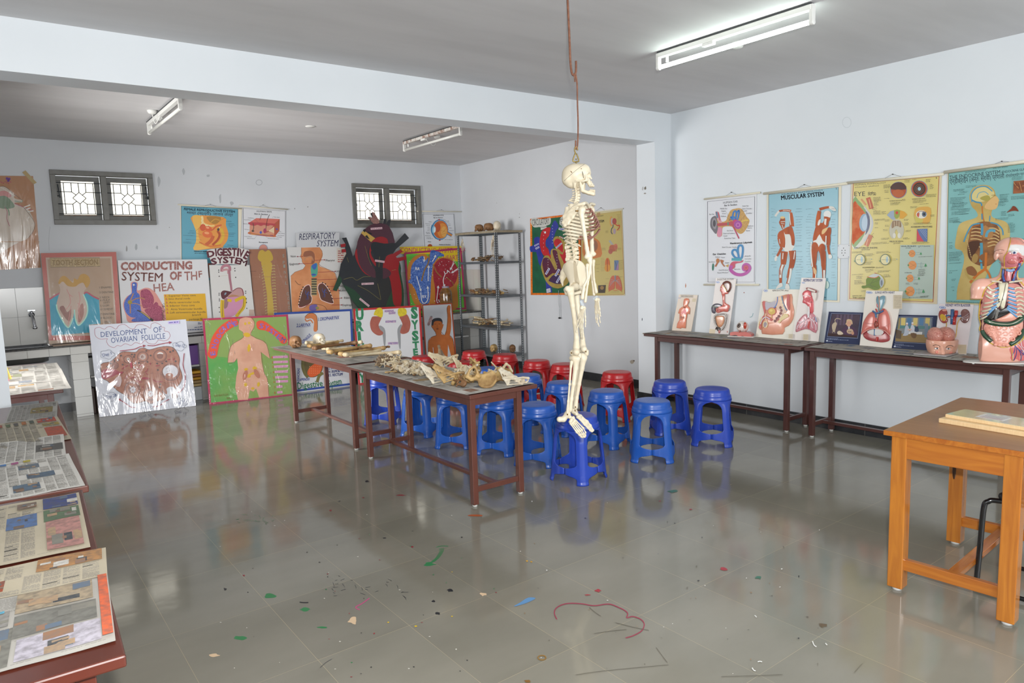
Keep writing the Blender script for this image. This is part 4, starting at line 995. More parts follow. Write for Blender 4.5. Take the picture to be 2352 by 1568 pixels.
s.line([(570,960),(580,905),(630,885),(665,905),(668,950)],34,'#a9727e',5);s.line([(575,945),(640,935),(650,985)],26,'#b98d92',4);s.line([(660,940),(668,1040),(682,1130),(690,1195)],30,'#9d6a76',5,taper=(1,.8))
s.poly([(563,1210),(600,1185),(690,1200),(740,1190),(700,1235),(640,1260),(600,1290),(575,1280),(562,1245)],'#57262c',4);s.poly([(690,1210),(740,1165),(800,1155),(832,1190),(832,1250),(760,1275),(700,1285),(640,1265)],'#b38a88',4);s.line([(700,1195),(760,1158),(815,1170),(832,1250)],8,'#6d2430',4);s.poly([(640,1270),(700,1235),(790,1262),(700,1300)],'#a87a5a',4);s.ell(615,1225,10,18,'#7a8f9c',.6)
YL='#c9a81f';s.poly([(600,1300),(650,1270),(830,1270),(820,1400),(760,1460),(640,1520),(590,1480)],'#c186a3',3);s.poly([(600,1290),(650,1290),(640,1380),(600,1400)],'#8f6a6c',3)
s.line([(580,1300),(575,1420),(590,1540)],44,YL,5);s.line([(730,1310),(840,1268),(835,1380),(790,1440),(745,1500)],38,YL,5);s.line([(640,1300),(690,1310)],34,YL)
s.lines([(585,1310,578,1500)],5,'#6d4a2a');s.line([(832,1280),(830,1380),(770,1470)],5,'#6d4a2a',4)
s.dots([(540,1220),(540,1240),(543,1290),(543,1310),(541,1390),(545,1445),(858,1195),(858,1218),(865,1285),(868,1330),(872,1400),(535,942),(535,965),(541,1015),(728,920),(730,950),(738,1028)],7,'#2c2a2e');s.lines([(555,940,660,925),(555,1012,640,1005),(700,925,720,924)],1.5,'#a88a5c')
s.rect(900,1415,960,1490,'#b49f92')
s.done()

P,n=leanC(.01)
s=Sheet('painted_board','brown board with a long yellow spinal cord drawing','board',P,n,cr(*C3,[(898,692),(1342,686),(1405,1560),(975,1560)]),.01,'#93634a',snap=.835,film=FILM1)
s.crop(*C3);s.rough=.6;YC='#b89a3a'
s.poly([(1005,800),(1020,720),(1060,700),(1095,720),(1130,700),(1165,730),(1188,800),(1165,835),(1120,850),(1050,845)],YC,4)
s.poly([(1050,845),(1160,845),(1175,900),(1160,1050),(1180,1250),(1195,1480),(1125,1490),(1115,1250),(1085,1050),(1055,900)],YC,3)
for i in range(17):
    y=890+i*35;x0=1065+max(0,i-3)*3.5;x1=1165+i*1.5
    for q in ([(x0+20,y),(x0-10+4*(i % 2),y+8),(x0-10,y+16)],[(x1,y),(x1+38,y-6),(x1+40,y+3)]):s.line(q,7,'#b8aa6a',3,up=i == 0)
    s.line([(x0+20,y),(x0-8,y+8)],2,'#6d5a2a',up=False)
for ch,x,y in zip('SPINALCORD',(1300,1305,1310,1318,1328,1335,1350,1360,1365,1372),(788,868,912,985,1040,1115,1245,1300,1355,1410)):s.text(ch,(x,y),(x+24,y),38,'#8b8f86',.01,up=ch == 'S')
s.lines([(912,957,985,955),(950,1193,1012,1190)],4,'#5a4032');s.rect(935,1020,1370,1024,'#a0735a');s.done()

s=Sheet('painted_board','respiratory system painting of an orange torso with lungs','board',P,n,cr(*C4,[(105,575),(760,572),(915,1400),(170,1400)]),.012,'#c9c8c6',snap=.835)
s.crop(*C4);SK=mat('#cf8f62',.6,noise=(6,'#bb7446',.8),key='sk')
# title card above
tq=[s.p(a,b,-4) for a,b in ((210,397),(745,397),(745,580),(222,580))];s.prism(tq,-s.n*.004,mat('#bfc1c4',.5))
s.text('RESPIRATORY',(250,485),(690,470),78,'#24264a',.0,slant=.15);s.text('SYSTEM',(465,565),(725,560),76,'#24264a',.0,slant=.2)
s.poly([(280,580),(500,576),(535,620),(540,680),(520,740),(495,780),(505,810),(600,845),(690,890),(710,960),(745,1150),(750,1350),(165,1370),(155,1150),(148,930),(200,880),(300,845),(330,800),(290,760),(285,720),(268,690),(280,650),(278,610)],SK)
s.line([(280,580),(278,610),(280,650),(268,690),(285,720),(290,760),(330,800),(300,845),(200,880),(148,930)],4,'#7d5238');s.line([(500,576),(540,660),(495,780),(600,845),(700,905),(745,1150)],4,'#7d5238',3)
s.poly([(310,640),(340,622),(400,620),(440,660),(440,760),(400,780),(410,700),(360,690),(305,690)],'#8f5a42',3);s.line([(320,740),(330,705),(400,690),(425,740)],14,'#b0805f',4)
s.poly([(395,820),(430,780),(470,770),(480,830),(470,920),(410,940)],'#4f9c86',3);s.poly([(405,800),(465,772),(462,830),(430,850)],'#3b62a8',3);s.ell(430,912,30,12,'#3b55a0')
for i in range(7):s.rect(403,958+i*30,468,976+i*30,'#3d3a34' if i % 2 == 0 else '#5b5344',up=i == 0);s.rect(403,976+i*30,468,988+i*30,'#a89a6a',up=False)
for sx,pts in ((1,[(250,1315),(270,1180),(310,1070),(370,1035),(395,1080),(395,1160),(410,1200),(385,1270)]),(-1,[(480,1080),(495,1030),(540,1015),(590,1060),(640,1150),(670,1265),(560,1240),(515,1210),(500,1150)])):
    s.poly(pts,'#a83a44',4);c=(sum(p[0] for p in pts)/len(pts),sum(p[1] for p in pts)/len(pts));s.poly([(c[0]+(a-c[0])*.93,c[1]+(b-c[1])*.93) for a,b in pts],'#5c3a30',4);s.line(pts,7,'#e0d4cc',4,closed=True)
    for k in range(7):
        aa=random.Random(k).random()*6.28;s.line([(c[0],c[1]),(c[0]+22*math.cos(aa),c[1]+28*math.sin(aa)),(c[0]+40*math.cos(aa+.4),c[1]+60*math.sin(aa+.4))],6,'#3f528f',3,up=k == 0)
s.dots([(300,1065),(285,1095),(275,1125),(267,1150),(260,1180),(255,1210),(250,1245),(247,1280),(540,1010),(575,1025),(600,1055),(620,1090),(632,1130),(645,1165),(658,1205),(665,1250)],9,'#2f2620')
s.line([(200,985),(240,1030),(270,1035)],6,'#6d4a38',4);s.line([(310,1320),(370,1280),(470,1275),(560,1300),(600,1360)],6,'#7d5238',4);s.poly([(385,1290),(470,1280),(460,1350),(385,1350)],'#6a5a9a',3);s.ell(475,1320,22,16,'#8f8a4f')
for t,x,y,x1,l0,l1 in (('Nose',150,700,212,(300,688),(228,690)),('Epiglottis',135,795,245,(400,775),(248,778)),('Pharynx',578,750,690,(440,735),(565,730)),('Larynx',706,880,770,(485,882),(698,872)),('Trachea',755,975,830,(470,975),(745,965)),('Lungs',755,1062,820,(600,1060),(750,1048)),('Lobes',758,1118,830,(630,1110),(752,1108)),('Ribs',805,1210,870,(660,1208),(775,1198)),('Diaphragm',785,1298,905,(650,1285),(778,1283))):
    s.text(t,(x,y),(x1,y-4),26,'#2d2b2b',.0);s.arrow([l0,((l0[0]+l1[0])/2,(l0[1]+l1[1])/2),l1],5,'#8f2f38',2,3)
s.poly([(712,588),(830,588),(845,760),(715,760)],'#c6bdb2');s.greek([(728,622+i*26,800,622+i*26) for i in range(6)],10,'#9c3a40')
s.done()

# --- big cut-out heart
P,n=leanC(.10)
s=Art(P,n);s.crop(*C4);s.rough=.28
out=[(780,462),(832,455),(880,580),(912,690),(935,660),(960,560),(1000,430),(1060,350),(1160,290),(1175,285),(1120,235),(1100,215),(1105,200),(1150,210),(1130,160),(1160,140),(1200,190),(1240,275),(1280,285),(1290,232),(1320,232),(1315,290),(1350,240),(1378,240),(1360,325),(1400,400),(1418,470),(1420,530),(1440,520),(1550,402),(1602,462),(1440,600),(1405,655),(1500,600),(1525,630),(1440,690),(1455,710),(1568,685),(1572,722),(1480,745),(1502,830),(1500,900),(1535,1100),(1535,1300),(1520,1380),(1060,1400),(900,1220),(780,1010),(770,1000),(712,1115),(668,1100),(740,920),(765,780),(835,650),(830,635),(775,640),(775,600),(820,595),(820,570),(765,575),(760,540),(820,528)]
DK,GRN,RDD,MV,TAN='#23262b','#20402c','#8e1d22','#4b2a36','#b8974a'
hc=thing('heart_cutout','large dark cut-out heart board standing in front of the right window','board',tuple(s.p(1200,1395)))
s.prism([s.p(a,b,0) for a,b in out],-s.n*.012,mat(DK,.3,coat=.3))
s.poly([(770,1000),(800,1040),(930,1100),(1100,1290),(1150,1400),(1060,1400),(900,1220)],GRN,2);s.poly([(740,920),(775,960),(775,1000),(712,1115),(668,1100)],GRN);s.poly([(1480,760),(1502,830),(1500,900),(1535,1100),(1535,1300),(1520,1385),(1300,1390),(1390,1100),(1460,900)],GRN,3)
s.poly([(1310,720),(1330,680),(1405,655),(1440,690),(1480,760),(1470,850),(1490,960),(1510,1100),(1500,1290),(1415,1280),(1390,1100),(1360,950),(1280,830),(1280,780)],RDD,3);s.poly([(1405,655),(1500,600),(1525,630),(1440,690)],RDD);s.poly([(1450,708),(1568,685),(1572,722),(1480,748)],RDD);s.poly([(760,540),(820,528),(822,568),(765,575)],RDD);s.poly([(775,600),(820,595),(830,635),(775,640)],RDD)
s.poly([(935,660),(970,580),(990,620),(1000,780),(1060,880),(1190,950),(1060,900),(980,790)],RDD,3);s.poly([(1170,480),(1240,445),(1320,460),(1355,520),(1300,560),(1200,540),(1130,640),(1190,760),(1200,820),(1120,700),(1120,580)],RDD,3)
s.poly([(960,560),(1000,430),(1060,350),(1160,290),(1280,285),(1360,325),(1418,470),(1420,530),(1350,530),(1330,470),(1240,440),(1170,480),(1110,580),(1100,720),(1180,850),(1190,950),(1080,900),(990,780)],MV,3);s.poly([(1280,830),(1360,860),(1378,905),(1340,945),(1275,955)],MV,3)
s.poly([(1130,590),(1160,510),(1300,530),(1440,525),(1440,590),(1370,640),(1310,690),(1280,800),(1275,970),(1195,970),(1195,760),(1180,680)],DK,3)
s.poly([(1150,160),(1160,140),(1200,190),(1240,275),(1165,285),(1120,230),(1100,200),(1150,215)],mat('#7d5650',.3,noise=(60,'#a8847a',.8)),2)
s.poly([(1010,400),(1045,368),(1185,465),(1135,512)],TAN);s.poly([(1060,440),(1085,425),(1120,480),(1085,465)],DK);s.poly([(1050,350),(1075,365),(1055,395),(1035,370)],'#1b1d22');s.poly([(1100,380),(1150,410),(1135,420),(1090,400)],'#1b1d22')
for x,y,x1,y1,t in ((1130,350,1272,340,'Arch of aorta'),(1018,1026,1168,1020,'Right ventricle'),(1184,738,1300,756,'Pulmonary'),(995,1205,1112,1300,'Myocardium')):
    d=Vector((x1-x,y1-y)).normalized();e=Vector((d.y,-d.x));a,b=Vector((x,y)),Vector((x1,y1));s.poly([tuple(a-e*12),tuple(b-e*12),tuple(b+e*12),tuple(a+e*12)],'#d8b8c0');s.text(t,tuple(a-e*5+d*6),tuple(b-e*5-d*6),12,'#5c2a38',.02)
for q in ([(1140,800),(1100,700),(1060,560)],[(1230,820),(1240,690)],[(800,970),(900,945),(960,980),(1040,940),(1130,935)],[(970,1045),(1100,1110),(1235,1210),(1250,1190),(1215,1020)],[(1390,860),(1440,850)],[(860,760),(840,700)]):s.line(q,3,'#8d854a',4)
o=s.obj('panel',None,fix=False);att(o,hc)

# --- green conducting system board
P,n=leanC(0)
s=Sheet('painted_board','bright green conducting system board behind the amber jar','board',P,n,cr(*C4,[(1540,640),(2245,580),(2306,1340),(1598,1356)]),.012,'#5cae3a',snap=.835,side='#8a1f45')
s.crop(*C4);s.border(4.5,'#9c2a52',0)
tq=[s.p(a,b,-3) for a,b in ((1488,570),(2250,560),(2255,655),(2232,680),(2230,750),(2010,745),(2000,660),(1500,655))];s.prism(tq,-s.n*.004,mat('#d2b416',.5))
s.text('CONDUCTING',(1498,635),(1930,640),56,'#b0205c',.0);s.text('SYSTEM',(1965,640),(2180,640),58,'#b0205c',.0);s.text('OF',(2215,640),(2290,640),56,'#b0205c',.0);s.text('HEART',(2025,735),(2205,725),56,'#b0205c',.0)
OC='#b5762e'
s.poly([(1580,880),(1600,770),(1680,680),(1790,655),(1850,700),(1900,720),(1990,700),(2120,720),(2200,830),(2240,880),(2230,980),(2190,1060),(2200,1160),(2160,1350),(1730,1320),(1620,1150),(1590,1010)],OC,3)
BLG,RDG=mat('#2b4f9c',.5,noise=(40,'#6f8fcc',.8),key='b1'),mat('#8c1a28',.5,noise=(30,'#a8303c',.7),key='b2')
s.poly([(1620,880),(1650,770),(1740,690),(1780,690),(1800,740),(1840,700),(1890,740),(1890,820),(1870,1000),(1860,1200),(1830,1270),(1740,1260),(1680,1100),(1630,1010)],BLG,3);s.poly([(1860,640),(1900,610),(2025,660),(2020,690),(1960,690),(1900,780),(1860,740)],BLG,2);s.poly([(1590,1010),(1630,960),(1720,980),(1710,1040)],BLG,2)
s.poly([(1900,840),(1930,760),(2010,710),(2130,740),(2200,840),(2190,960),(2140,1050),(2060,1100),(1990,1290),(1930,1290),(1920,1080),(1900,960)],RDG,3)
s.line([(1850,660),(1840,760),(1790,860),(1755,990)],16,'#8d6a34',4);s.line([(1900,790),(1940,880),(2000,940)],13,'#8d6a34',4);s.line([(2050,940),(2130,1000),(2150,1050)],9,'#8d6a34',4);s.line([(2150,740),(2120,840)],14,'#c9949c');s.line([(2240,820),(2130,890)],16,'#c9949c')
WH='#dfe0e2'
for q in ([(1695,930),(1720,1020),(1745,1105)],[(1835,990),(1838,900),(1842,810)],[(1785,690),(1788,715),(1786,745)],[(1885,750),(1910,715),(1925,680)],[(2045,905),(2020,980),(2035,1050)],[(2155,770),(2130,810),(2110,845)],[(2235,820),(2180,850),(2130,885)],[(1940,1230),(1950,1150),(1960,1060)],[(1745,1130),(1760,1240),(1800,1260),(1835,1200),(1830,1065)]):s.arrow(q,9,WH,4,3)
s.text('RA',(1680,855),(1730,855),36,WH,.02);s.text('RV',(1765,1200),(1815,1195),36,WH,.02);s.text('LA',(2040,905),(2105,880),36,WH,.02);s.text('LV',(1945,1260),(1990,1250),36,WH,.02)
r=random.Random(9);s.dots([(1600+r.random()*630,700+r.random()*580) for _ in range(60)],4,WH)
s.done()

# --- boards leaning on the floor against the counter
def leanF(pl,pr,top=None,off=0.):
    a,b=atZ(*pl),atZ(*pr);m=(a+b)/2;ymax=max(a.y,b.y);T=Vector((0,(CY-.035-off)-ymax,CZ)) if top is None else top
    return a+Vector((0,0,.003)),(b-a).cross(T)
P,n=leanF((228,958),(450,932))
s=Sheet('painted_board','white film wrapped board titled development of ovarian follicle','board',P,n,[(204,747),(427,733),(450,932),(228,958)],.012,'#c6c9d3',snap=.002,film=FILM1,side='#8f9094')
s.crop(*C8);NV,RD2,OV='#24407c','#94243a',mat('#a5705c',.6,noise=(25,'#8f5c4a',.7),key='ov')
s.line([(225,240),(235,205),(290,190),(360,215),(400,185),(455,180),(520,215),(560,165),(640,150),(710,200),(770,212),(810,160),(880,150),(960,180),(1000,205),(1010,145),(1070,125),(1140,160),(1150,185),(1195,195),(1190,240),(1250,255),(1270,310),(1240,360),(1180,378),(1110,365),(1060,420),(970,410),(920,370),(870,420),(790,400),(730,440),(650,415),(590,450),(540,440),(490,470),(420,440),(390,380),(400,345),(310,355),(240,315)],5,RD2,3,closed=True)
s.text('DEVELOPMENT',(312,325),(950,275),72,NV,.0);s.text('OF',(1045,268),(1160,250),78,NV,.0);s.text('OVARIAN',(455,408),(815,375),75,NV,.0);s.text('FOLLICLE',(880,372),(1205,345),75,NV,.0)
body=[(310,705),(440,665),(520,600),(570,550),(640,525),(790,535),(840,490),(905,475),(980,500),(1100,470),(1220,452),(1320,475),(1380,560),(1405,640),(1395,720),(1430,820),(1438,900),(1400,980),(1360,1010),(1330,975),(1250,955),(1190,1000),(1165,1080),(1200,1130),(1175,1190),(1080,1215),(1000,1250),(930,1210),(830,1240),(760,1240),(700,1190),(650,1130),(560,1080),(480,1010),(400,930),(335,890)]
s.poly(body,OV,3);s.line(body,7,'#4a3a38',3,closed=True)
s.poly([(325,790),(440,765),(560,800),(500,860),(340,905)],'#97394a',3)
for x,y,rx,ry in ((510,718,44,44),(690,632,62,54),(893,598,76,72),(1130,585,92,86),(1280,810,122,118),(745,1050,108,108),(1000,1110,96,90)):
    s.ell(x,y,rx,ry,'#8a5a4c');s.ring(x,y,rx,ry,5,'#4a3230')
    if rx > 50:s.ell(x,y,rx*.78,ry*.78,'#a5725e');s.ell(x,y,rx*.5,ry*.5,'#805246')
s.ell(1275,800,106,90,'#c4c4cb');s.ell(1260,860,55,40,'#9c6450');s.ell(1258,848,20,16,'#c9b9b0');s.ring(1258,848,20,16,4,'#5d3a32')
s.poly([(1090,560),(1120,535),(1160,540),(1175,560),(1130,555)],'#d5d0ce',3);s.ell(893,598,42,40,'#b3a09a');s.ell(885,598,20,22,'#8a6a62');s.ell(690,630,22,22,'#c4bab4');s.ell(690,632,9,9,'#4a3a38')
for x,y,k in ((755,1055,46),(998,1110,44)):
    s.poly([(x+k*(1 if i % 2 else .72)*math.cos(i*PI/7),y+k*(1.15 if i % 2 else .8)*math.sin(i*PI/7)) for i in range(14)],'#c9c6cc');s.ell(x,y,7,9,'#9c5a52')
s.ell(1260,1040,95,85,'#9a6754',n=24);s.poly([(1220,1040),(1290,1010),(1360,1060),(1300,1110),(1220,1160),(1180,1200),(1230,1100)],'#c6c8d0',3);s.ell(1335,1140,45,42,'#6d4640');s.ell(1335,1140,22,20,'#c9bdb8');s.ell(1333,1142,9,9,'#4a3a38')
s.poly([(480,950),(530,880),(580,860),(600,930),(575,1010),(520,1000)],'#bca6a6',3)
s.dots([(590,582),(552,640),(612,705),(740,565),(778,570),(768,598),(790,688),(838,680),(768,750),(940,515),(1000,580),(1090,690),(1160,688),(955,668),(1230,495),(1270,530),(1310,515),(1345,660),(1215,660),(1135,980),(1125,1020),(1135,1110),(448,690),(400,735),(500,655),(1100,780)],13,'#43383a')
r=random.Random(4)
for i in range(46):
    x,y=480+r.random()*760,640+r.random()*380;a=r.random()*1.2-.6;s.line([(x,y),(x+22*math.cos(a),y+22*math.sin(a)+5),(x+44*math.cos(a),y+44*math.sin(a))],3,'#6d4a42',2,up=i == 0)
for q in ([(600,770),(650,735),(690,715)],[(840,715),(870,725),(900,712)],[(1000,710),(990,690),(1005,685)],[(1070,725),(1125,718)],[(920,810),(950,790),(960,755)],[(935,820),(960,850)],[(650,905),(670,870),(690,855)],[(715,900),(760,880),(800,882)],[(800,915),(830,940),(880,945)],[(1030,910),(1080,940),(1165,940)],[(1240,640),(1275,630)],[(1310,645),(1330,615)],[(810,768),(855,775)],[(890,1030),(895,1005)]):s.line(q,11,'#94293c',4)
s.poly([(715,680),(738,670),(750,745),(722,750)],'#a82a44');s.poly([(880,890),(930,878),(985,895),(960,910),(890,910)],'#94293c',3);s.poly([(520,820),(620,800),(590,840),(530,838)],'#94293c',3)
for q in ([(575,518),(680,505),(780,490),(850,460),(915,445)],[(955,440),(1040,445),(1120,425),(1200,410),(1275,398)],[(1465,550),(1455,640),(1450,720),(1480,840),(1475,960),(1440,1050),(1395,1085)],[(1260,1185),(1200,1215),(1130,1270),(1050,1290)],[(790,1300),(720,1290),(650,1240),(560,1185)]):s.arrow(q,11,RD2,5,3.2)
for t,x,y,cx,cy,rx,ry in (('Day 1',340,598,400,565,95,60),('Day 12',1345,450,1395,452,92,62),('Day 14',1350,1275,1415,1238,90,66),('Day 20',855,1325,925,1300,95,58),('Day 28',385,1175,440,1150,100,58)):
    pts=[(cx+rx*(1+.12*math.cos(5*a))*math.cos(a),cy+ry*(1+.12*math.cos(5*a))*math.sin(a)) for a in [2*PI*i/40 for i in range(40)]];s.line(pts,3.5,'#33405c',closed=True);d={'Day 1':(460,565),'Day 12':(1468,470),'Day 14':(1480,1225),'Day 20':(1002,1315),'Day 28':(530,1150)}[t];s.text(t,(x,y),d,44,NV,.0)
s.poly([(1240,110),(1395,98),(1400,138),(1245,142)],'#b9a9d6');s.greek([(1255,126,1380,116)],14,'#4a4a9c')
s.done()

P,n=leanF((484,929),(676,906),off=.07)
s=Sheet('painted_board','green endocrine system board with pink border and film wrap','board',P,n,cr(*C5,[(140,232),(1240,178),(1320,1222),(228,1342)]),.012,'#7f9a4f',snap=.002,film=FILM4,side='#8a1f45')
s.crop(*C5);s.poly([(172,700),(600,750),(620,1290),(235,1330)],mat('#4f9a48',.5,noise=(4,'#6f9a4a',.9),key='eg'));s.border(4.6,'#a5284f',0)
SK2=mat('#cf9f86',.6,noise=(8,'#c08a72',.6),key='sk2')
s.poly([(605,290),(620,235),(690,212),(770,222),(808,280),(800,350),(765,410),(768,450),(830,490),(910,515),(965,565),(990,650),(1010,750),(970,720),(890,660),(900,790),(930,920),(975,1010),(995,1235),(870,1248),(830,1130),(795,1172),(750,1150),(725,1275),(598,1280),(562,1120),(575,980),(600,870),(585,740),(550,790),(465,798),(480,680),(510,580),(560,540),(640,500),(670,470),(655,400),(610,370)],SK2)
s.line([(605,290),(620,235),(690,212),(770,222),(808,280),(800,350),(765,410),(768,450),(910,515),(965,565),(1010,750)],5,'#7d4a3c',3);s.line([(655,400),(670,470),(560,540),(500,600),(465,798),(550,790),(585,740)],5,'#7d4a3c',2);s.line([(895,660),(930,920),(975,1010),(995,1235)],5,'#7d4a3c',3)
for x,y,rx,ry,a in ((740,288,15,15,0),(690,298,14,18,0),(712,440,45,28,.2),(738,610,20,50,.1),(700,885,26,18,-.2),(812,870,28,24,.2),(735,970,26,22,0),(790,935,66,14,-.35),(695,1080,20,26,.2),(860,1078,18,30,.2),(788,1130,22,16,0)):s.ell(x,y,rx,ry,'#cda61c',a)
for x,y,a in ((690,960,.3),(840,940,-.5)):s.ell(x,y,30,66,'#b06f58',a)
ORG='#d4492a'
s.poly([(225,600),(260,480),(330,370),(420,290),(530,232),(590,255),(595,310),(520,350),(430,420),(370,520),(340,640),(320,720),(260,748),(205,700)],ORG,4);s.poly([(840,275),(890,255),(960,280),(1080,370),(1200,460),(1230,520),(1200,555),(1150,545),(1080,460),(960,390),(860,370),(835,320)],ORG,4)
LV='#6a62b8'
for ch,x,y,a,in zip('ENDOCRINE',(305,318,345,372,398,432,478,512,560),(700,615,555,490,440,395,360,330,335),(-1.75,-1.5,-1.1,-1.0,-.8,-.6,-.4,-.45,-.2)):d=Vector((math.cos(a),math.sin(a)))*52;s.text(ch,(x-d.x*.3,y),(x+d.x*.6 if ch != 'I' else x+d.x*.2,y+d.y if ch != 'I' else y+d.y*.3),62,LV,.02,up=ch == 'E')
for ch,x,y,a in zip('SYSTEM',(868,930,990,1035,1085,1140),(350,370,405,440,480,520),(.2,.35,.5,.55,.6,.5)):d=Vector((math.cos(a),math.sin(a)))*52;s.text(ch,(x,y),(x+d.x,y+d.y),62,LV,.015,up=False)
for i,(t,t2) in enumerate((('Pituitary gland',''),('Pineal gland',''),('Thyroid gland',''),('Thymus gland',''),('Adrenal gland',''),('Pancreatic','islets'),('Ovaries',''),('Testes',''))):
    y=(735,800,858,925,995,1050,1118,1190)[i];s.line([(1045+i*8,y-8),(1200-(30 if i > 5 else -40),y-14)],30,'#d09ab8');s.text(t,(1050+i*8,y),(1190-(30 if i > 5 else -50),y-6),22,'#b05a96',.01);s.text(str(i+1),(1028+i*5,y+10),(1044+i*5,y+10),28,'#b0602a',.02)
s.text('VIII BATCH',(285,1240),(470,1218),26,'#7a6a28');s.text('BSc',(455,1270),(520,1262),26,'#7a6a28')
s.done()

P,n=leanF((672,904),(812,885))
s=Sheet('painted_board','white digestive system board with blue border behind the bone table','board',P,n,cr(*C5,[(1060,158),(2062,108),(2100,1080),(1130,1200)]),.01,'#c6c8cc',snap=.002)
s.crop(*C5);s.border(4.8,'#2f4a94',0);BI='#2b3a86'
s.poly([(1455,215),(1500,170),(1570,165),(1615,220),(1620,380),(1570,390),(1575,270),(1540,230),(1490,235)],'#c87a4a',3);s.line([(1460,230),(1480,265),(1530,250),(1560,290)],16,'#c87a4a',4);s.line([(1455,215),(1500,170),(1570,165),(1615,220),(1620,380)],5,'#4a3426',4)
s.text('1.OROPHARYNX',(1630,262),(1898,238),44,BI,.02,slant=.15);s.text('2.LARYNX',(1350,338),(1530,328),40,BI,.02,slant=.15);s.line([(1345,345),(1525,335)],3,BI);s.text('OESOPHAGUS',(1400,590),(1545,450),40,BI,.02)
s.text('10. SMALL INTESTINE',(1752,820),(2040,790),28,'#3a3f5c',.02,slant=.15);s.text('12. DESCENDING COLON',(1752,890),(2090,838),32,BI,.02,slant=.15);s.text('14. SIGMOID COLON',(1760,932),(2025,908),32,BI,.02,slant=.15);s.text('15. RECTUM',(1765,978),(1940,962),34,BI,.02,slant=.15);s.text('APPENDIX',(1385,1035),(1520,1025),34,BI,.02,slant=.15);s.text('4.PANCREAS',(1385,1060),(1390,870),30,BI,.02)
s.poly([(1420,690),(1640,700),(1690,760),(1680,900),(1600,980),(1500,980),(1440,920),(1415,800)],'#5d5232',3);s.poly([(1410,680),(1560,690),(1540,740),(1430,735)],'#8d3f26',3);s.ell(1580,760,90,50,'#8d4a28');s.poly([(1490,920),(1530,850),(1610,800),(1670,800),(1680,870),(1640,940),(1570,980),(1510,975)],'#cf5a2c',4)
s.line([(1435,750),(1430,850),(1460,940),(1500,985)],40,'#6a6238',5);s.line([(1690,930),(1640,970),(1615,1050)],36,'#6f6a3a',4);s.dots([(1520+(i % 6)*26,850+(i//6)*28) for i in range(24)],6,'#e08a5c')
GNL='#1f6b45';s.text('Digestive',(1365,1140),(1690,1100),84,GNL,.01);s.text('System',(1770,1110),(1935,1072),84,GNL,.01)
s.done()

P,n=leanF((818,884),(985,868))
s=Sheet('painted_board','white urinary system board with red border and two kidneys','board',P,n,cr(*C6,[(180,285),(1078,235),(1130,1180),(250,1305)]),.01,'#c8c9cc',snap=.002)
s.crop(*C6);s.border(4.6,'#a82a2c',0);GG=mat('#23704a',.5,noise=(30,'#4f8f6c',.6),key='gg')
for ch,x,y,w_,h_ in (('U',218,428,105,140),('R',218,575,108,125),('I',245,715,45,120),('N',240,860,90,110),('A',245,1000,90,110),('R',255,1130,85,110),('Y',262,1262,85,110)):s.text(ch,(x,y),(x+w_,y-4),h_,GG,.06,up=ch == 'U')
for ch,x,y,w_,h_ in (('S',955,410,92,145),('Y',960,555,95,110),('S',968,705,90,120),('T',975,805,88,80),('E',985,905,65,85),('M',985,1010,90,85)):s.text(ch,(x,y),(x+w_,y-6),h_,GG,.06,up=False)
KD,YE,GY=mat('#a05a4c',.6,noise=(10,'#8d4a40',.6),key='kd'),mat('#cdb92c',.6,noise=(40,'#a8962a',.6),key='ye'),'#8b8d90'
s.poly([(525,510),(570,520),(610,580),(612,760),(590,765),(570,620),(530,560)],GY,3);s.poly([(825,490),(790,520),(770,590),(795,800),(815,800),(815,600),(835,530)],GY,3)
s.poly([(450,385),(555,395),(540,450),(520,500),(540,560),(582,600),(560,635),(500,635),(430,580),(405,490),(420,420)],KD,4);s.poly([(800,385),(890,355),(935,430),(945,500),(920,590),(850,620),(808,600),(820,540),(838,490),(820,440)],KD,4)
s.poly([(455,365),(480,300),(530,268),(570,290),(578,350),(560,400),(490,375)],YE,4);s.poly([(780,360),(780,290),(830,272),(880,285),(895,330),(880,365),(810,388)],YE,4)
for t,x,y,x1 in (('ADRENAL',598,328,725),('GLAND',655,355,745),('KIDNEYS',612,468,752),('URETERS',645,758,780)):s.line([(x,y-12),(x1,y-16)],34,'#c4a9b8');s.text(t,(x,y),(x1,y-6),24,'#4a4a8c',.02,slant=.15)
s.done()

P,n=leanF((975,868),(1048,858))
s=Sheet('painted_board','narrow board painted with an orange figure raising one arm','board',P,n,cr(*C6,[(1098,228),(1500,205),(1572,1120),(1165,1160)]),.01,'#c3c6cb',snap=.002)
s.crop(*C6);s.border(2.6,'#a0482a',0);OR_=mat('#bb6a34',.6,noise=(14,'#a85c2c',.5),key='or')
s.poly([(1290,640),(1280,600),(1245,545),(1225,520),(1232,430),(1280,408),(1340,415),(1370,460),(1372,490),(1388,490),(1378,530),(1355,590),(1360,625),(1400,635),(1425,560),(1440,400),(1430,285),(1430,270),(1448,240),(1465,232),(1480,255),(1475,320),(1490,440),(1485,560),(1470,640),(1510,690),(1535,860),(1550,1100),(1500,1110),(1445,760),(1440,940),(1260,950),(1245,800),(1255,1000),(1195,1000),(1180,850),(1185,710),(1230,660)],OR_)
s.line([(1290,640),(1280,600),(1225,520),(1232,430)],5,'#4a2c1c');s.line([(1355,590),(1400,635),(1425,560),(1440,400),(1430,285),(1448,240)],5,'#4a2c1c',3);s.line([(1290,640),(1230,660),(1185,710),(1180,850),(1195,1000)],5,'#4a2c1c',3);s.line([(1470,640),(1510,690),(1535,860),(1550,1100)],5,'#4a2c1c',3)
s.poly([(1232,505),(1232,440),(1270,410),(1340,408),(1370,440),(1370,490),(1355,455),(1300,445),(1260,460),(1248,505)],'#33343a',3)
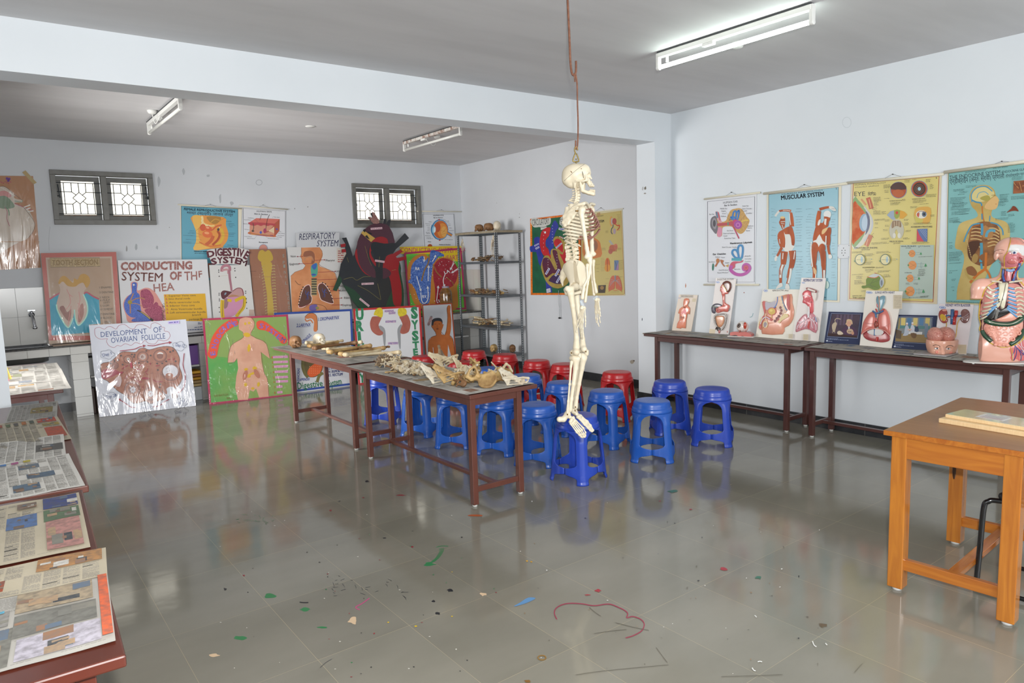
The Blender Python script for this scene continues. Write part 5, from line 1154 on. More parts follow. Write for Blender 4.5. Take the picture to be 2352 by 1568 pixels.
s.lines([(1265,488,1285,488),(1320,486,1342,486)],5,'#3a2418');s.line([(1304,495),(1300,530),(1310,535)],4,'#7d4420',3);s.ell(1305,552,16,6,'#5a3020')
s.poly([(1445,760),(1500,960),(1475,960)],'#c3c6cb');s.line([(1245,800),(1258,900)],8,'#c3c6cb')
s.line([(1185,500),(1225,390)],40,'#c9a9a6');s.text('ABDUCTION',(1192,515),(1240,385),28,INK,.02)
s.done()

# amber specimen jar in front of the green board
jb=atY(1026,722,9.5)
jar=thing('specimen_jar','tall amber liquid jar with pale lid before the green board','jar',(jb.x,9.5,CZ));AMB=mat('#7a5526',.12,coat=.5,noise=(8,'#4a3018',.8,(1,1,3)))
hz=atY(1029,657,9.5).z-CZ
MB().lathe([(.02,.0),(.092,.004),(.099,.03),(.099,hz*.72),(.09,hz*.82),(.06,hz*.93),(.05,hz*.95)],AMB,n=28).obj('body',jar)
MB().lathe([(.052,hz*.94),(.056,hz*.95),(.056,hz),(.02,hz+.002)],mat('#cfc9bd',.4),n=24).obj('lid',jar)
MB().lathe([(.0575,hz*.965),(.0575,hz*.99),(.057,hz*.99)],mat('#4a2f86',.4),n=24).obj('lid_band',jar)

# --- alcove wall: circulatory board and yellow chart
PA,NA=Vector((XA-.005,0,0)),Vector((-1,0,0))
s=Sheet('painted_board','green circulatory system board with orange frill behind the skeleton','board',PA-Vector((.015,0,0)),NA,cr(*GA,[(120,222),(905,125),(905,1410),(130,1412)]),.012,'#155036',side='#b4561c')
s.crop(*GA);s.poly([(150,240),(890,150),(890,1385),(150,1385)],mat('#12573a',.5,noise=(9,'#0f4630',.8),key='cg'))
OF=mat('#d9701c',.3,noise=(30,'#b85a12',.9),key='frill');s.border(4.3,OF,0)
rr=random.Random(1)
for i in range(38):s.poly([(122+rr.random()*22,300+i*29),(140+rr.random()*10,310+i*29),(126+rr.random()*10,322+i*29)],'#f0943a',up=i == 0)
B2,R2,G2_=mat('#2a3590',.5,noise=(12,'#1f2a74',.6),key='cb'),mat('#b01c24',.5,noise=(12,'#90141e',.6),key='cr'),mat('#8f7a3a',.45,noise=(20,'#a89048',.6),key='gold')
s.poly([(178,540),(210,505),(265,510),(275,580),(290,720),(330,830),(290,960),(250,900),(215,740),(130,742),(115,655),(185,630)],B2,2)
s.poly([(360,1150),(450,1150),(462,1370),(375,1385)],B2)
s.poly([(275,520),(300,420),(360,365),(430,355),(440,400),(420,480),(370,540),(360,640),(400,690),(435,760),(440,840),(330,790),(285,700),(270,610)],R2,2)
s.poly([(440,380),(480,280),(520,248),(568,345),(530,400),(490,520),(490,640),(470,700),(430,790),(405,680),(370,650),(365,560),(410,510)],B2,2)
s.poly([(480,560),(500,510),(560,495),(630,540),(700,620),(740,760),(735,1150),(680,1260),(560,1310),(450,1280),(370,1200),(310,1060),(290,960),(310,870),(350,800),(410,800),(445,850),(440,740),(470,690),(530,690),(500,640)],G2_,3)
s.poly([(490,590),(520,540),(570,535),(620,590),(635,680),(630,745),(570,700),(510,640)],R2,3);s.poly([(580,765),(630,780),(665,700),(740,690),(740,1100),(700,1160),(660,950),(620,850)],R2,2)
VM=mat('#541a30',.5,noise=(10,'#3a1a3c',.7),key='vm');s.poly([(470,730),(490,705),(540,730),(560,830),(590,920),(620,1090),(560,1080),(500,1040),(540,1000),(530,930),(490,820)],VM,3);s.poly([(310,920),(330,840),(390,830),(440,880),(500,1000),(540,1060),(480,1080),(410,1130),(360,1130),(330,1030)],VM,3);s.poly([(410,1180),(490,1095),(560,1100),(640,1120),(640,1220),(540,1240),(450,1210)],mat('#2c2050',.5,noise=(10,'#451a34',.7),key='vn'),3)
s.line([(385,1170),(430,1120),(490,1080)],30,G2_,3)
# cut paper lettering clouds
s.poly([(125,260),(160,210),(230,215),(300,225),(380,215),(440,205),(435,300),(370,330),(380,355),(290,395),(280,350),(190,355),(150,320)],'#b9bab4',3);s.text('CIRCULATORY',(158,328),(425,300),100,'#17181a',.0);s.line([(285,355),(340,350),(420,320)],6,'#17181a',3)
s.poly([(580,290),(610,190),(760,185),(830,240),(810,330),(640,330),(600,320)],'#b9bab4',3);s.text('SYSTEM',(600,310),(800,280),90,'#17181a',.0)
for a,b,w_ in (((525,680),(615,600),24),((365,1090),(420,995),30),((515,1115),(575,1010),32),((535,1220),(600,1105),30),((188,645),(255,610),20),((205,690),(260,660),26),((568,375),(660,390),34)):
    s.line([a,b],w_,'#c9cad0');d=Vector(b)-Vector(a);s.line([tuple(Vector(a)+d*.08),tuple(Vector(a)+d*.92)],w_*.5,'#5a5fa0')
s.poly([(375,1320),(435,1305),(442,1365),(380,1380)],'#c9cad0');s.lines([(385,1330+i*12,430,1322+i*12) for i in range(4)],4,'#4a4c6c');s.poly([(580,490),(640,515),(635,535),(575,500)],'#c9cad0');s.line([(600,490),(600,515)],10,'#8f1c24');s.line([(622,500),(622,525)],10,'#8f1c24');s.rect(340,418,368,448,'#c9cad0')
s.dots([(330,420+i*60) for i in range(6)]+[(470,330+i*45) for i in range(7)]+[(540,780+i*45) for i in range(7)]+[(400,860+i*40) for i in range(6)],5,'#c9c4c8')
s.done()
s=Sheet('wall_chart','yellow respiratory chart on the alcove wall behind the skeleton\'s arm','chart',PA,NA,cr(*GA,[(900,140),(1562,80),(1605,1420),(905,1430)]),.002,'#c4bc94',part='sheet',rough=.3)
s.crop(*GA);s.poly([(925,180),(1545,98),(1600,1390),(1580,1408),(930,1418)],'#b3a364');s.line([(925,180),(1545,98),(1600,1390),(1580,1408),(930,1418)],5,'#8d3a2c',closed=True)
s.text('HUMAN PHYSIOLOGY',(950,215),(1272,178),18,INK,.02);s.text('RESPIRATORY SYSTEM',(950,305),(1278,272),36,INK,.03)
s.poly([(960,560),(1010,480),(1130,520),(1200,570),(1225,640),(1228,815),(960,815)],'#b8703c',3);s.ell(1120,640,60,90,'#8a5c44');s.ell(1100,660,34,60,'#6f6a66')
s.ell(1390,260,24,80,'#c08a4a');s.ell(1400,260,16,55,'#a59c98');s.ell(1440,260,34,50,'#9c4a44');s.line([(1450,300),(1490,330),(1515,320),(1515,360),(1480,400)],14,'#b8402c',5);s.line([(1420,310),(1415,350),(1395,380),(1390,430),(1410,460)],12,'#33405c',5);s.ell(1440,415,22,45,'#9c8a94')
s.line([(1360,560),(1420,640)],34,'#9a9c96');s.ell(1410,680,55,55,'#b0654a');s.ell(1460,660,30,50,'#b8705a');s.ell(1378,730,34,42,'#a05a4c');s.dots([(1380+(i % 5)*22,650+(i//5)*24) for i in range(20)],9,'#94503c')
s.ell(1330,930,38,100,'#b8602c');s.ell(1330,990,46,60,'#c08430');s.line([(1330,850),(1330,1040)],12,'#8d3a20');s.rect(1437,870,1505,1025,'#5a7090');s.poly([(1450,1020),(1505,900),(1505,1025)],'#8a6a90');s.line([(1445,880),(1470,950),(1460,1020)],8,'#35485c',3)
for sx in (-1,1):s.poly([(1452+sx*10,1130),(1452+sx*55,1120),(1452+sx*95,1220),(1452+sx*105,1340),(1452+sx*40,1320),(1452+sx*8,1300)],'#b0563c',3);[s.line([(1452+sx*14,1190),(1452+sx*(50+8*k),1170+30*k),(1452+sx*(75+5*k),1180+36*k)],5,'#8a8c90',3) for k in range(4)]
s.rect(1442,1105,1462,1200,'#6a7884');s.line([(1345,1360),(1400,1330),(1452,1345),(1510,1330),(1558,1362)],8,'#b05a3c',4);s.poly([(1185,1262),(1305,1255),(1290,1380),(1185,1382)],'#3a3026');s.ell(1245,1300,30,30,'#8a6a3a')
s.greek([(1480+(i % 3)*5,160+i*22,1530,156+i*22) for i in range(12)]+[(1300,410+i*14,1345,408+i*14) for i in range(3)]+[(1240,680+i*14,1300,678+i*14) for i in range(3)]+[(1490,680+i*12,1545,676+i*12) for i in range(3)]+[(1228,840+i*24,1285,838+i*24) for i in range(9)]+[(1512,870+i*18,1575,866+i*18) for i in range(9)]+[(1150,935,1208,932),(1150,995,1200,992),(1150,1048,1195,1046),(1300,1160,1360,1158),(1290,1230,1340,1228),(1520,1130,1580,1126),(1385,1370,1520,1360)],3,'#4a4632')
hung(s,[(1328,491),(1431,479)],None,(1380,477),r=.007);s.done()
a=[s.p(x,y,8) for x,y in ((1165,130),(1215,120),(1220,170),(1172,182))];att(MB().prism(a,s.n*-.0005,mat('#a5865c',.4)).obj('adhesive_tape',None),s.t)
# --- roll-up charts on the right wall
PR,NR=Vector((XR-.006,0,0)),Vector((-1,0,0))
s=Sheet('wall_chart','white human ear chart, first on the right wall','chart',PR,NR,cr(*D5,[(125,205),(772,130),(750,1300),(128,1300)]),.002,'#d6d8dd',part='sheet',rough=.3)
s.crop(*D5);s.line([(142,240),(748,176),(742,1275),(146,1275)],6,'#2f3748',closed=True)
s.text('HUMAN EAR',(343,268),(530,250),27,INK,.0);s.text('Ear In Section',(358,300),(520,287),20,INK,.03)
s.poly([(300,470),(330,500),(380,480),(400,420),(440,350),(500,330),(550,325),(590,345),(640,430),(680,480),(665,540),(640,590),(600,640),(560,655),(520,630),(490,590),(440,560),(350,565),(330,600),(325,680),(270,690),(260,620),(275,530),(250,470),(250,440),(280,440)],mat('#c9a05e',.5,noise=(60,'#a8804a',.6),key='bone'),3)
s.poly([(240,370),(285,375),(310,470),(330,510),(290,510),(255,440)],'#c99aa0',2);s.line([(255,372),(270,450)],22,'#5d7a90');s.line([(278,378),(300,480)],14,'#b84a5a');s.poly([(262,580),(325,575),(320,680),(272,690)],'#cf8aa0',2)
s.poly([(175,520),(185,460),(215,430),(250,430),(270,520),(275,580),(250,655),(205,610),(180,570)],'#6d6a70',4);s.poly([(195,510),(215,455),(245,460),(260,520),(245,590),(215,580)],'#8f8b90',4);s.ell(228,520,18,44,'#4d4a50')
s.poly([(270,520),(400,508),(440,490),(470,500),(500,545),(440,550),(400,545),(275,555)],'#b04a50',2);s.ell(404,525,8,22,'#3f8f7a');s.line([(415,480),(450,470),(490,480)],16,'#8d6a4a',3)
BLU,PUR='#2f74b8','#a84a9c'
for pts in ([(470,470),(465,420),(480,370),(505,365),(510,420),(495,470)],[(500,460),(520,380),(545,355),(540,420),(520,480)],[(440,440),(480,440),(510,470),(460,465)]):s.line(pts,20,BLU,5,closed=True)
s.ell(500,505,38,38,'#b83a6a');s.ell(532,538,52,56,PUR);s.ring(532,538,40,42,9,'#8a3a90');s.ring(532,540,24,24,8,'#c07ab8');s.ell(532,540,8,8,'#8a3a90');s.line([(575,500),(620,480),(670,480)],16,'#d6b84a',3);s.line([(460,545),(500,620),(545,715)],16,'#c03a5c',3)
s.text('Membranous Labyrinth',(432,788),(712,772),22,INK,.03);s.text('Ear Ossicles',(210,928),(375,920),22,INK,.03)
for pts in ([(500,960),(460,910),(465,870),(500,860),(530,900),(540,960)],[(545,960),(530,860),(545,810),(580,805),(595,850),(580,960)]):s.line(pts,26,'#2f7fb4',6,closed=True)
s.line([(450,980),(510,985),(580,985)],34,'#3a9aa8',4);s.poly([(430,1050),(470,1010),(560,1010),(600,990),(585,1020),(500,1040),(495,1080),(460,1110),(430,1100)],'#c04a64',3)
s.line([(445,1060),(440,1120),(500,1170),(580,1180),(650,1150),(685,1100),(670,1060),(630,1045),(600,1070),(600,1110),(630,1125),(650,1100),(635,1075)],34,'#b0489c',6,taper=(1.3,.8));s.ell(635,1090,34,34,'#b8385a');s.ring(635,1090,22,22,7,'#c8606a')
s.line([(272,985),(265,1030),(240,1075)],20,'#a8643c',3);s.ell(272,1000,22,30,'#b0703f');s.poly([(305,985),(350,1000),(335,1030),(365,1070),(350,1075),(310,1020)],'#a8643c',2);s.poly([(370,1065),(412,1045),(405,1085)],'#c09a4a');s.ell(210,1080,12,48,'#1f6f5c',.05)
for t,x,y,x1 in (('Middle Ear',303,340,395),('Stapes',318,370,375),('Incus',330,402,375),('Malleus',312,438,375),('Ext. Ear',165,412,228),('Inner Ear',590,305,670),('Semi Circular',588,340,712),('Canals',590,368,648),('Cochlea',636,398,710),('Auditory',652,562,730),('Nerve',655,588,710),('Bone',638,622,685),('Ear Drum',392,622,470),('External Auditory',345,658,495),('Canal',343,690,393),('Eustachian Tube',358,720,495),('Semi Circular Canals',328,835,510),('Malleus',242,962,302),('Incus',318,966,362),('Ear Drum',160,1025,235),('Stapes',365,1035,418),('Ampulla',620,948,695),('Utriculus',620,985,702),('Cochlea',620,1018,695),('Saccule',482,1118,558),('Oval Window',285,1130,400),('Round Window',268,1163,400)):
    s.text(t,(x,y),(x1,y-3),17,'#34363e')
s.lines([(375,365,430,460),(375,430,420,470),(588,340,540,400),(640,395,565,480),(470,540,540,718),(510,825,545,830),(600,950,640,942),(400,1125,430,1080),(400,1155,430,1110)],1.6,'#4a4c54')
hung(s,cr(*D5,[(98,208),(818,124)]),cr(*D5,[(92,1308),(802,1310)]),cr(*D5,[(448,120)])[0],r=.010);s.done()

s=Sheet('wall_chart','blue muscular system chart with two flayed figures','chart',PR,NR,cr(*D5,[(903,142),(1862,40),(1838,1535),(905,1500)]),.002,'#d3ccb4',part='sheet',rough=.28)
s.crop(*D5);s.poly([(928,150),(1825,55),(1808,1510),(925,1480)],'#86b4c2');s.line([(928,150),(1825,55),(1808,1510),(925,1480)],6,'#1c2a36',closed=True)
s.text('HUMAN PHYSIOLOGY',(1098,155),(1630,98),15,'#3a4c5c',.02);s.text('MUSCULAR SYSTEM',(1090,218),(1638,165),54,'#16223c',.035);s.text('2',(1790,82),(1806,80),20,INK,.02)
MU,MD,TN=mat('#bb5a26',.5,noise=(16,'#8d3c18',.75,(1,1,.3)),key='mu'),'#8a3c1a','#c9c8c0'
def limb(pts,w,c=None,sm=4,taper=None):s.line(pts,w,c or MU,sm,taper=taper)
# front figure
limb([(1225,560),(1220,450),(1210,380)],52,taper=(1.2,.7));limb([(1215,362),(1140,352),(1060,362)],34,taper=(1,.7));limb([(1060,362),(1030,400),(1012,428)],26,TN);s.line([(1205,360),(1150,350),(1110,352)],8,TN);s.line([(1195,390),(1200,470),(1210,540)],10,TN)
s.poly([(1075,470),(1085,440),(1105,430),(1135,445),(1140,490),(1135,550),(1110,600),(1085,560),(1060,510)],MU,3);s.ell(1105,445,30,16,'#cfae6a');s.line([(1080,500),(1140,495)],8,TN);s.line([(1085,520),(1130,525)],6,TN);s.dots([(1092,470),(1122,468)],6,'#4a2a20');s.line([(1100,540),(1120,600)],8,TN)
s.poly([(1040,680),(1060,630),(1110,600),(1160,570),(1220,560),(1250,640),(1262,720),(1258,790),(1230,830),(1180,900),(1120,840),(1090,770),(1050,710)],MU,3)
s.poly([(1120,620),(1140,660),(1195,660),(1215,720),(1225,800),(1262,815),(1180,910),(1105,835),(1135,830),(1140,720)],TN,2)
limb([(1060,700),(1075,770),(1100,830)],44);limb([(1095,830),(1070,880),(1030,950)],38,taper=(1,.7));limb([(1035,940),(1015,975),(1025,1000)],30,TN);s.line([(1065,720),(1072,780)],8,TN)
limb([(1130,880),(1120,980),(1115,1050)],84,taper=(1.1,.75));limb([(1110,1050),(1085,1120),(1080,1200),(1080,1290)],54,taper=(1,.6));limb([(1230,870),(1235,980),(1215,1090)],82,taper=(1.1,.75));limb([(1210,1090),(1190,1160),(1185,1240),(1165,1300)],54,taper=(1,.6))
s.line([(1110,1050),(1085,1130),(1078,1220)],26,TN,4);s.line([(1212,1100),(1205,1180),(1180,1290)],26,TN,4);s.line([(1112,900),(1105,980)],12,TN);s.line([(1262,880),(1250,980)],12,TN);s.line([(1180,910),(1172,1000)],6,TN)
s.poly([(1070,1290),(1100,1290),(1105,1330),(1030,1362),(1025,1345)],TN,2);s.poly([(1150,1300),(1180,1300),(1200,1360),(1140,1360)],TN,2);s.line([(1070,1120),(1075,1180)],18,MD);s.line([(1170,1170),(1160,1220)],14,MD)
# back figure
limb([(1560,560),(1565,450),(1580,360)],56,taper=(1.2,.8));limb([(1580,340),(1650,320),(1710,310)],38,taper=(1,.7));s.poly([(1705,300),(1760,305),(1795,350),(1770,360),(1710,330)],TN,2)
s.ell(1682,405,50,50,'#cfd0cc');s.poly([(1640,430),(1720,450),(1700,500),(1690,560),(1640,580),(1600,560),(1640,480)],MU,2);s.line([(1660,460),(1650,540)],26,TN)
s.poly([(1520,600),(1560,520),(1640,520),(1660,580),(1720,570),(1730,640),(1700,720),(1650,770),(1570,860),(1495,760)],MU,3);s.poly([(1570,480),(1600,470),(1580,540),(1555,540)],TN,2);s.poly([(1580,660),(1620,740),(1660,780),(1590,830),(1540,800),(1495,750),(1540,730)],TN,2);s.poly([(1620,600),(1690,575),(1650,640),(1610,660)],'#c89a44',2)
limb([(1690,620),(1700,720),(1690,800)],46);limb([(1690,800),(1700,880),(1715,930)],36,taper=(1,.7));s.poly([(1700,920),(1740,930),(1735,970),(1700,970)],TN,2);s.line([(1665,680),(1660,800)],14,TN)
s.ell(1525,830,44,70,MU,-.15);s.ell(1612,845,44,66,MU,.1);limb([(1515,850),(1510,980),(1500,1070)],80,taper=(1,.7));limb([(1620,880),(1630,980),(1632,1060)],80,taper=(1,.7));limb([(1510,1060),(1518,1130),(1510,1230)],58,taper=(1.1,.6));limb([(1632,1050),(1636,1110),(1635,1230)],58,taper=(1.1,.6))
s.line([(1478,760),(1470,880),(1490,1080)],16,TN,4);s.line([(1535,1150),(1530,1230)],14,TN);s.line([(1640,1120),(1640,1230)],22,TN);s.poly([(1500,1080),(1545,1130),(1530,1180),(1505,1150)],'#c08c3a',2);s.line([(1565,860),(1565,1000)],5,MD)
r=random.Random(8);rows=[]
for i in range(30):
    y=330+i*34
    for x0,x1 in ((945+r.random()*50,1040 if i > 9 else 1000),(1270+r.random()*12,1370),(1400+r.random()*40,1480),(1725+r.random()*15,1800)):
        if r.random() < .8:rows.append((x0,y+r.random()*10,x1-r.random()*30,y+r.random()*6))
s.greek(rows,3.4,'#3c5a6a');s.lines([(b,d,b+(40 if b < 1250 or 1380 < b < 1600 else -30),d+10) for a,c,b,d in rows[::2]],1.3,'#4a6470')
s.text('POSTERIOR VIEW',(1500,1478),(1665,1485),20,'#1c2a44',.02);s.ell(1672,1310,32,50,'#9fbab0',n=18)
hung(s,cr(*D5,[(862,138),(1945,5)]),None,cr(*D5,[(1386,22)])[0],r=.012);s.done()

s=Sheet('wall_chart','yellow eye chart with Kannada heading on the right wall','chart',PR,NR,cr(*D6,[(158,228),(1088,148),(1040,1470),(122,1432)]),.002,'#cfc2a4',part='sheet',rough=.28)
s.crop(*D6);s.poly([(180,232),(1062,158),(998,1445),(142,1412)],'#cfc076');s.line([(178,230),(1062,156),(998,1448),(140,1414)],7,'#a3352c',closed=True)
s.text('HUMAN PHYSIOLOGY',(192,252),(515,228),16,'#3a3a38',.0,slant=.15);s.text('ಮಾನವ ಶರೀರ',(195,275),(440,258),12,'#3a3a38');s.text('EYE',(190,360),(300,358),46,'#1f1f22',.0);s.text('ಕಣ್ಣು',(330,350),(412,348),36,'#1f1f22',.01);s.text('6',(1030,180),(1042,178),16,INK,.02)
s.poly([(178,385),(205,390),(260,430),(310,490),(350,540),(380,600),(385,660),(370,720),(340,770),(300,830),(260,872),(163,874)],'#c9c6b8',3);s.poly([(178,390),(230,400),(290,470),(310,520),(300,600),(300,690),(290,760),(230,850),(163,860)],'#7a9a5a',2)
s.poly([(178,430),(225,445),(290,520),(312,560),(300,640),(305,720),(250,780),(200,830),(165,835)],mat('#c4552a',.5,noise=(18,'#d98a5a',.7),key='iris'),2);s.ell(290,632,50,92,'#7f9fb4',.08);s.ell(300,632,34,80,'#a8bccb',.08);s.poly([(318,520),(345,570),(350,650),(330,720),(300,760),(320,680),(325,600),(305,520)],'#4d5672',2);s.line([(290,470),(355,560),(375,640),(350,740),(290,820)],14,'#b8bcc0',6)
s.line([(330,375),(352,440),(365,490)],46,'#b3542f',3);s.line([(340,390),(360,480)],8,'#d9a070');s.line([(260,390),(310,450)],18,'#c98a5a');s.line([(360,760),(330,830),(310,872)],46,'#b8643c',3);s.line([(330,800),(310,870)],6,'#e0b08a');s.lines([(370,480,420,470),(372,488,425,490),(370,492,415,505),(365,760,392,740),(370,765,390,790)],2,'#3a2a20')
for x,y in ((644,297),(858,285)):s.ell(x,y,86,86,'#7a829a');s.ell(x,y,78,80,'#a8481c')
s.poly([(566,290),(580,240),(640,216),(700,230),(722,290)],'#4a2c28',2);s.ell(640,330,60,40,'#b0582a');s.ell(858,285,64,66,'#3c2a26');s.ring(858,285,46,46,8,'#6d4630');s.ring(858,285,30,30,5,'#8a5a3c');s.ell(858,285,17,19,'#9fc0c8')
s.poly([(525,555),(560,515),(600,505),(612,600),(580,602)],'#8f9fb0',1);s.poly([(660,505),(705,520),(735,552),(690,592),(655,590)],'#d0992c',1);s.poly([(598,505),(628,498),(662,505),(645,575),(628,592),(600,575)],'#8f9a3a',1);s.ell(627,531,15,16,'#c0321c')
s.poly([(590,605),(625,600),(660,610),(690,660),(700,720),(680,780),(655,795),(640,740),(622,700),(605,740),(595,795),(565,780),(548,720),(560,660)],'#b8b4a0',3);s.poly([(580,620),(625,612),(665,620),(670,680),(622,665),(575,690)],'#8a6f52',3);s.ell(600,765,16,28,'#cfccc0');s.ell(650,765,16,28,'#cfccc0');s.lines([(600,620,605,680),(650,620,648,680),(625,612,625,660)],5,'#c9b89a')
s.poly([(815,500),(880,470),(975,485),(960,630),(880,635),(810,590)],'#d0a04a',3);s.ell(880,548,56,42,'#d8d4c8');s.poly([(830,548),(860,530),(850,580)],'#c05a44',2);s.ell(908,545,24,28,'#5d6a7a');s.ell(908,545,11,13,'#20242a');s.poly([(810,560),(860,590),(895,600),(885,630),(830,630)],'#c0b45a',3);s.line([(835,540),(870,515),(930,525)],5,'#7a4a2c',4)
s.poly([(836,697),(942,693),(940,826),(830,826)],'#5a6f9c');s.poly([(834,697),(860,760),(905,826),(830,826)],'#c04450');s.lines([(860+i*18,700,935,800-i*24) for i in range(5)],5,'#8a9ab4')
for t,a,b,h_ in (('STRUCTURE OF THE EYE',(188,900),(425,898),15),('FIELDS OF VISION',(552,832),(692,830),13),('ACCESSORY STRUCTURES',(770,684),(992,680),15),('ACCOMODATION',(273,1100),(398,1098),12),('POSTERIOR HALF OF EYE',(552,415),(678,408),9),('ANTERIOR HALF OF EYE',(782,395),(918,388),9),('THE CAVITIES OF THE EYE',(170,1410),(440,1420),14)):s.text(t,a,b,h_,INK,.02)
s.text('ಕಣ್ಣಿನ ರಚನೆ',(262,918),(350,916),14,INK);s.text('ದೃಷ್ಟಿ ಕ್ಷೇತ್ರ',(592,850),(662,848),12,INK);s.text('ಹೊಂದಾಣಿಕೆ',(412,1100),(488,1098),12,INK);s.text('ಕಣ್ಣಿನ ಗುಹೆ',(170,1390),(262,1390),12,INK)
s.poly([(662,862),(1008,862),(998,1418),(645,1410)],'#a9b8ad');s.text('VISUAL PROBLEMS',(668,882),(825,880),13,INK,.02);s.text('ದೃಷ್ಟಿ ದೋಷಗಳು',(845,882),(970,880),13,INK);s.text('MYOPIA',(718,898),(775,897),9,INK,.02);s.text('HYPEROPIA',(708,1152),(782,1152),9,INK,.02)
for x,y,k in ((790,950,.85),(795,1070,1.05),(770,1205,.9),(772,1338,1.15)):
    s.ell(x+22*k,y,22*k,36*k,'#8fb8c0');s.ell(x-8*k,y,42*k,44*k,'#d18a4c');s.ell(x-48*k,y,8*k,10*k,'#5a8a5a');s.line([(x-35*k,y-22*k),(x+30*k,y+16*k)],1.5,'#7a5030');s.line([(x-35*k,y+22*k),(x+30*k,y-16*k)],1.5,'#7a5030');xt=x+(84 if k < 1 else 128);s.poly([(xt,y-20*k),(xt+14*k,y+12*k),(xt-14*k,y+12*k)],'#3f8f5a');s.line([(xt,y+8*k),(xt,y+20*k)],4,'#4a6a44');s.lines([(x+40*k,y-14*k,xt-10,y-14*k),(x+40*k,y+14*k,xt-10,y+14*k)],1.3,'#55605a')
    if k > 1:s.ring(xt-45,y,8,30,2,'#6f8f98')
for x,y in ((248,1012),(508,1012)):s.ring(x,y,50,54,7,'#3f5a4a');s.ell(x,y,46,50,'#d6cb96');s.ell(x+18,y,12,34,'#9fb8c0');s.poly([(x-66,y+12),(x-48,y+8),(x-55,y+26)],'#2f7a44');s.lines([(x-40,y+2,x+110,y-8),(x-40,y+2,x+110,y+12)],1.4,'#4a4c44');s.poly([(x+118,y-12),(x+126,y),(x+110,y)],'#6f8f98')
s.ell(405,1240,90,82,'#b8bcb8');s.poly([(310,1220),(340,1190),(400,1200),(440,1180),(470,1230),(460,1300),(400,1325),(330,1300),(290,1310),(265,1300),(270,1280),(310,1275)],mat('#7a9048',.5,noise=(8,'#6a7c3c',.6),key='ret'),3);s.line([(320,1190),(400,1200),(440,1180)],8,'#c0622c',3);s.ell(468,1250,20,46,'#9aa4ac');s.ell(470,1252,10,30,'#5d6672')
for q in ([(330,1270),(400,1240),(450,1220)],[(330,1275),(400,1290),(440,1310)],[(350,1265),(380,1300)],[(360,1258),(390,1215)],[(280,1290),(330,1272)]):s.line(q,3,'#4f5a2c',3)
s.poly([(395,1145),(430,1155),(400,1158)],'#b0522c')
r=random.Random(12);rows=[]
for x,y,k,w_ in ((490,245,4,75),(500,300,3,55),(705,195,3,60),(785,190,1,45),(925,190,3,55),(965,240,5,40),(925,345,3,120),(495,385,1,60),(680,395,2,45),(560,428,3,110),(790,405,3,140),(385,375,4,90),(390,410,5,50),(385,515,4,85),(470,520,3,50),(395,600,2,110),(400,635,2,40),(400,685,1,45),(505,605,2,50),(505,660,2,45),(485,705,2,55),(465,795,2,85),(690,790,2,70),(705,635,3,50),(715,715,2,65),(700,600,2,50),(765,470,2,80),(860,442,1,100),(970,555,2,55),(800,640,2,200),(780,838,2,210),(165,935,2,130),(415,935,2,150),(295,955,3,100),(295,1040,3,85),(300,1115,2,90),(310,1140,1,60),(165,1168,1,140),(210,1185,3,70),(190,1230,4,100),(430,1130,2,130),(490,1170,3,80),(500,1310,2,45),(260,1330,2,50),(850,1115,5,75),(840,1168,2,85),(850,985,1,145),(718,1255,2,40),(800,1255,2,50),(870,1390,2,100),(750,1405,1,240),(365,842,2,200)):
    for i in range(k):rows.append((x,y+i*11,x+w_*(.75+.25*r.random()),y+i*11-w_*.05))
s.greek(rows,3.6,'#45443a',r)
hung(s,cr(*D6,[(-2,240),(1112,132)]) if False else cr(*D6,[(116,224),(1112,132)]),None,cr(*D6,[(585,134)])[0],r=.012);s.done()

s=Sheet('wall_chart','blue endocrine system chart behind the torso model at far right','chart',PR,NR,cr(*D6,[(1150,112),(2340,-40),(2330,1520),(1128,1465)]),.002,'#c9bd98',part='sheet',rough=.28)
s.crop(*D6);s.poly([(1160,125),(2310,-20),(2300,1490),(1136,1450)],'#7cb0ae');s.line([(1160,125),(2310,-20),(2300,1490),(1136,1450)],6,'#3a5a3c',closed=True)
s.text('HUMAN PHYSIOLOGY',(1330,122),(1548,94),11,INK,.01);s.text('मानव शरीर विज्ञान',(1615,82),(1770,62),11,INK);s.text('THE ENDOCRINE SYSTEM',(1172,190),(1692,130),40,'#1a2230',.0);s.text('(ENDOCRINE GLANDS)',(1705,125),(2010,85),24,'#1a2230',.0);s.text('ऐन्डोक्राईन (अन्तः स्रावी) प्रणाली',(1172,235),(1735,175),46,'#1a2230',.0);s.text('(ऐन्डोक्राईन ग्रन्थि)',(1748,165),(1985,135),26,'#1a2230',.0)
SKE=mat('#c4ad6a',.45,noise=(5,'#ab8c44',.8),key='ske')
s.poly([(1375,400),(1380,330),(1420,270),(1500,245),(1580,255),(1630,300),(1645,350),(1680,400),(1660,430),(1655,480),(1610,500),(1600,560),(1640,590),(1740,620),(1785,680),(1790,780),(1770,930),(1640,1010),(1560,1150),(1505,1300),(1500,1424),(1490,1428),(1250,1424),(1242,1418),(1250,1300),(1290,1150),(1320,1000),(1290,920),(1225,890),(1240,760),(1265,660),(1320,620),(1420,590),(1460,560),(1440,510),(1400,470)],SKE,3)
s.poly([(1395,410),(1400,330),(1460,270),(1560,265),(1620,310),(1625,350),(1560,400),(1480,420)],'#cfc184',3);s.line([(1400,420),(1395,340),(1450,275),(1540,262),(1610,310)],12,'#4a8fae',6);s.line([(1450,380),(1470,330),(1530,315),(1570,345)],7,'#5a9ab4',5);s.line([(1400,400),(1440,420),(1490,430),(1500,460)],16,'#4a88a4',4);s.poly([(1480,380),(1560,350),(1590,390),(1540,410)],'#a59a4a',3)
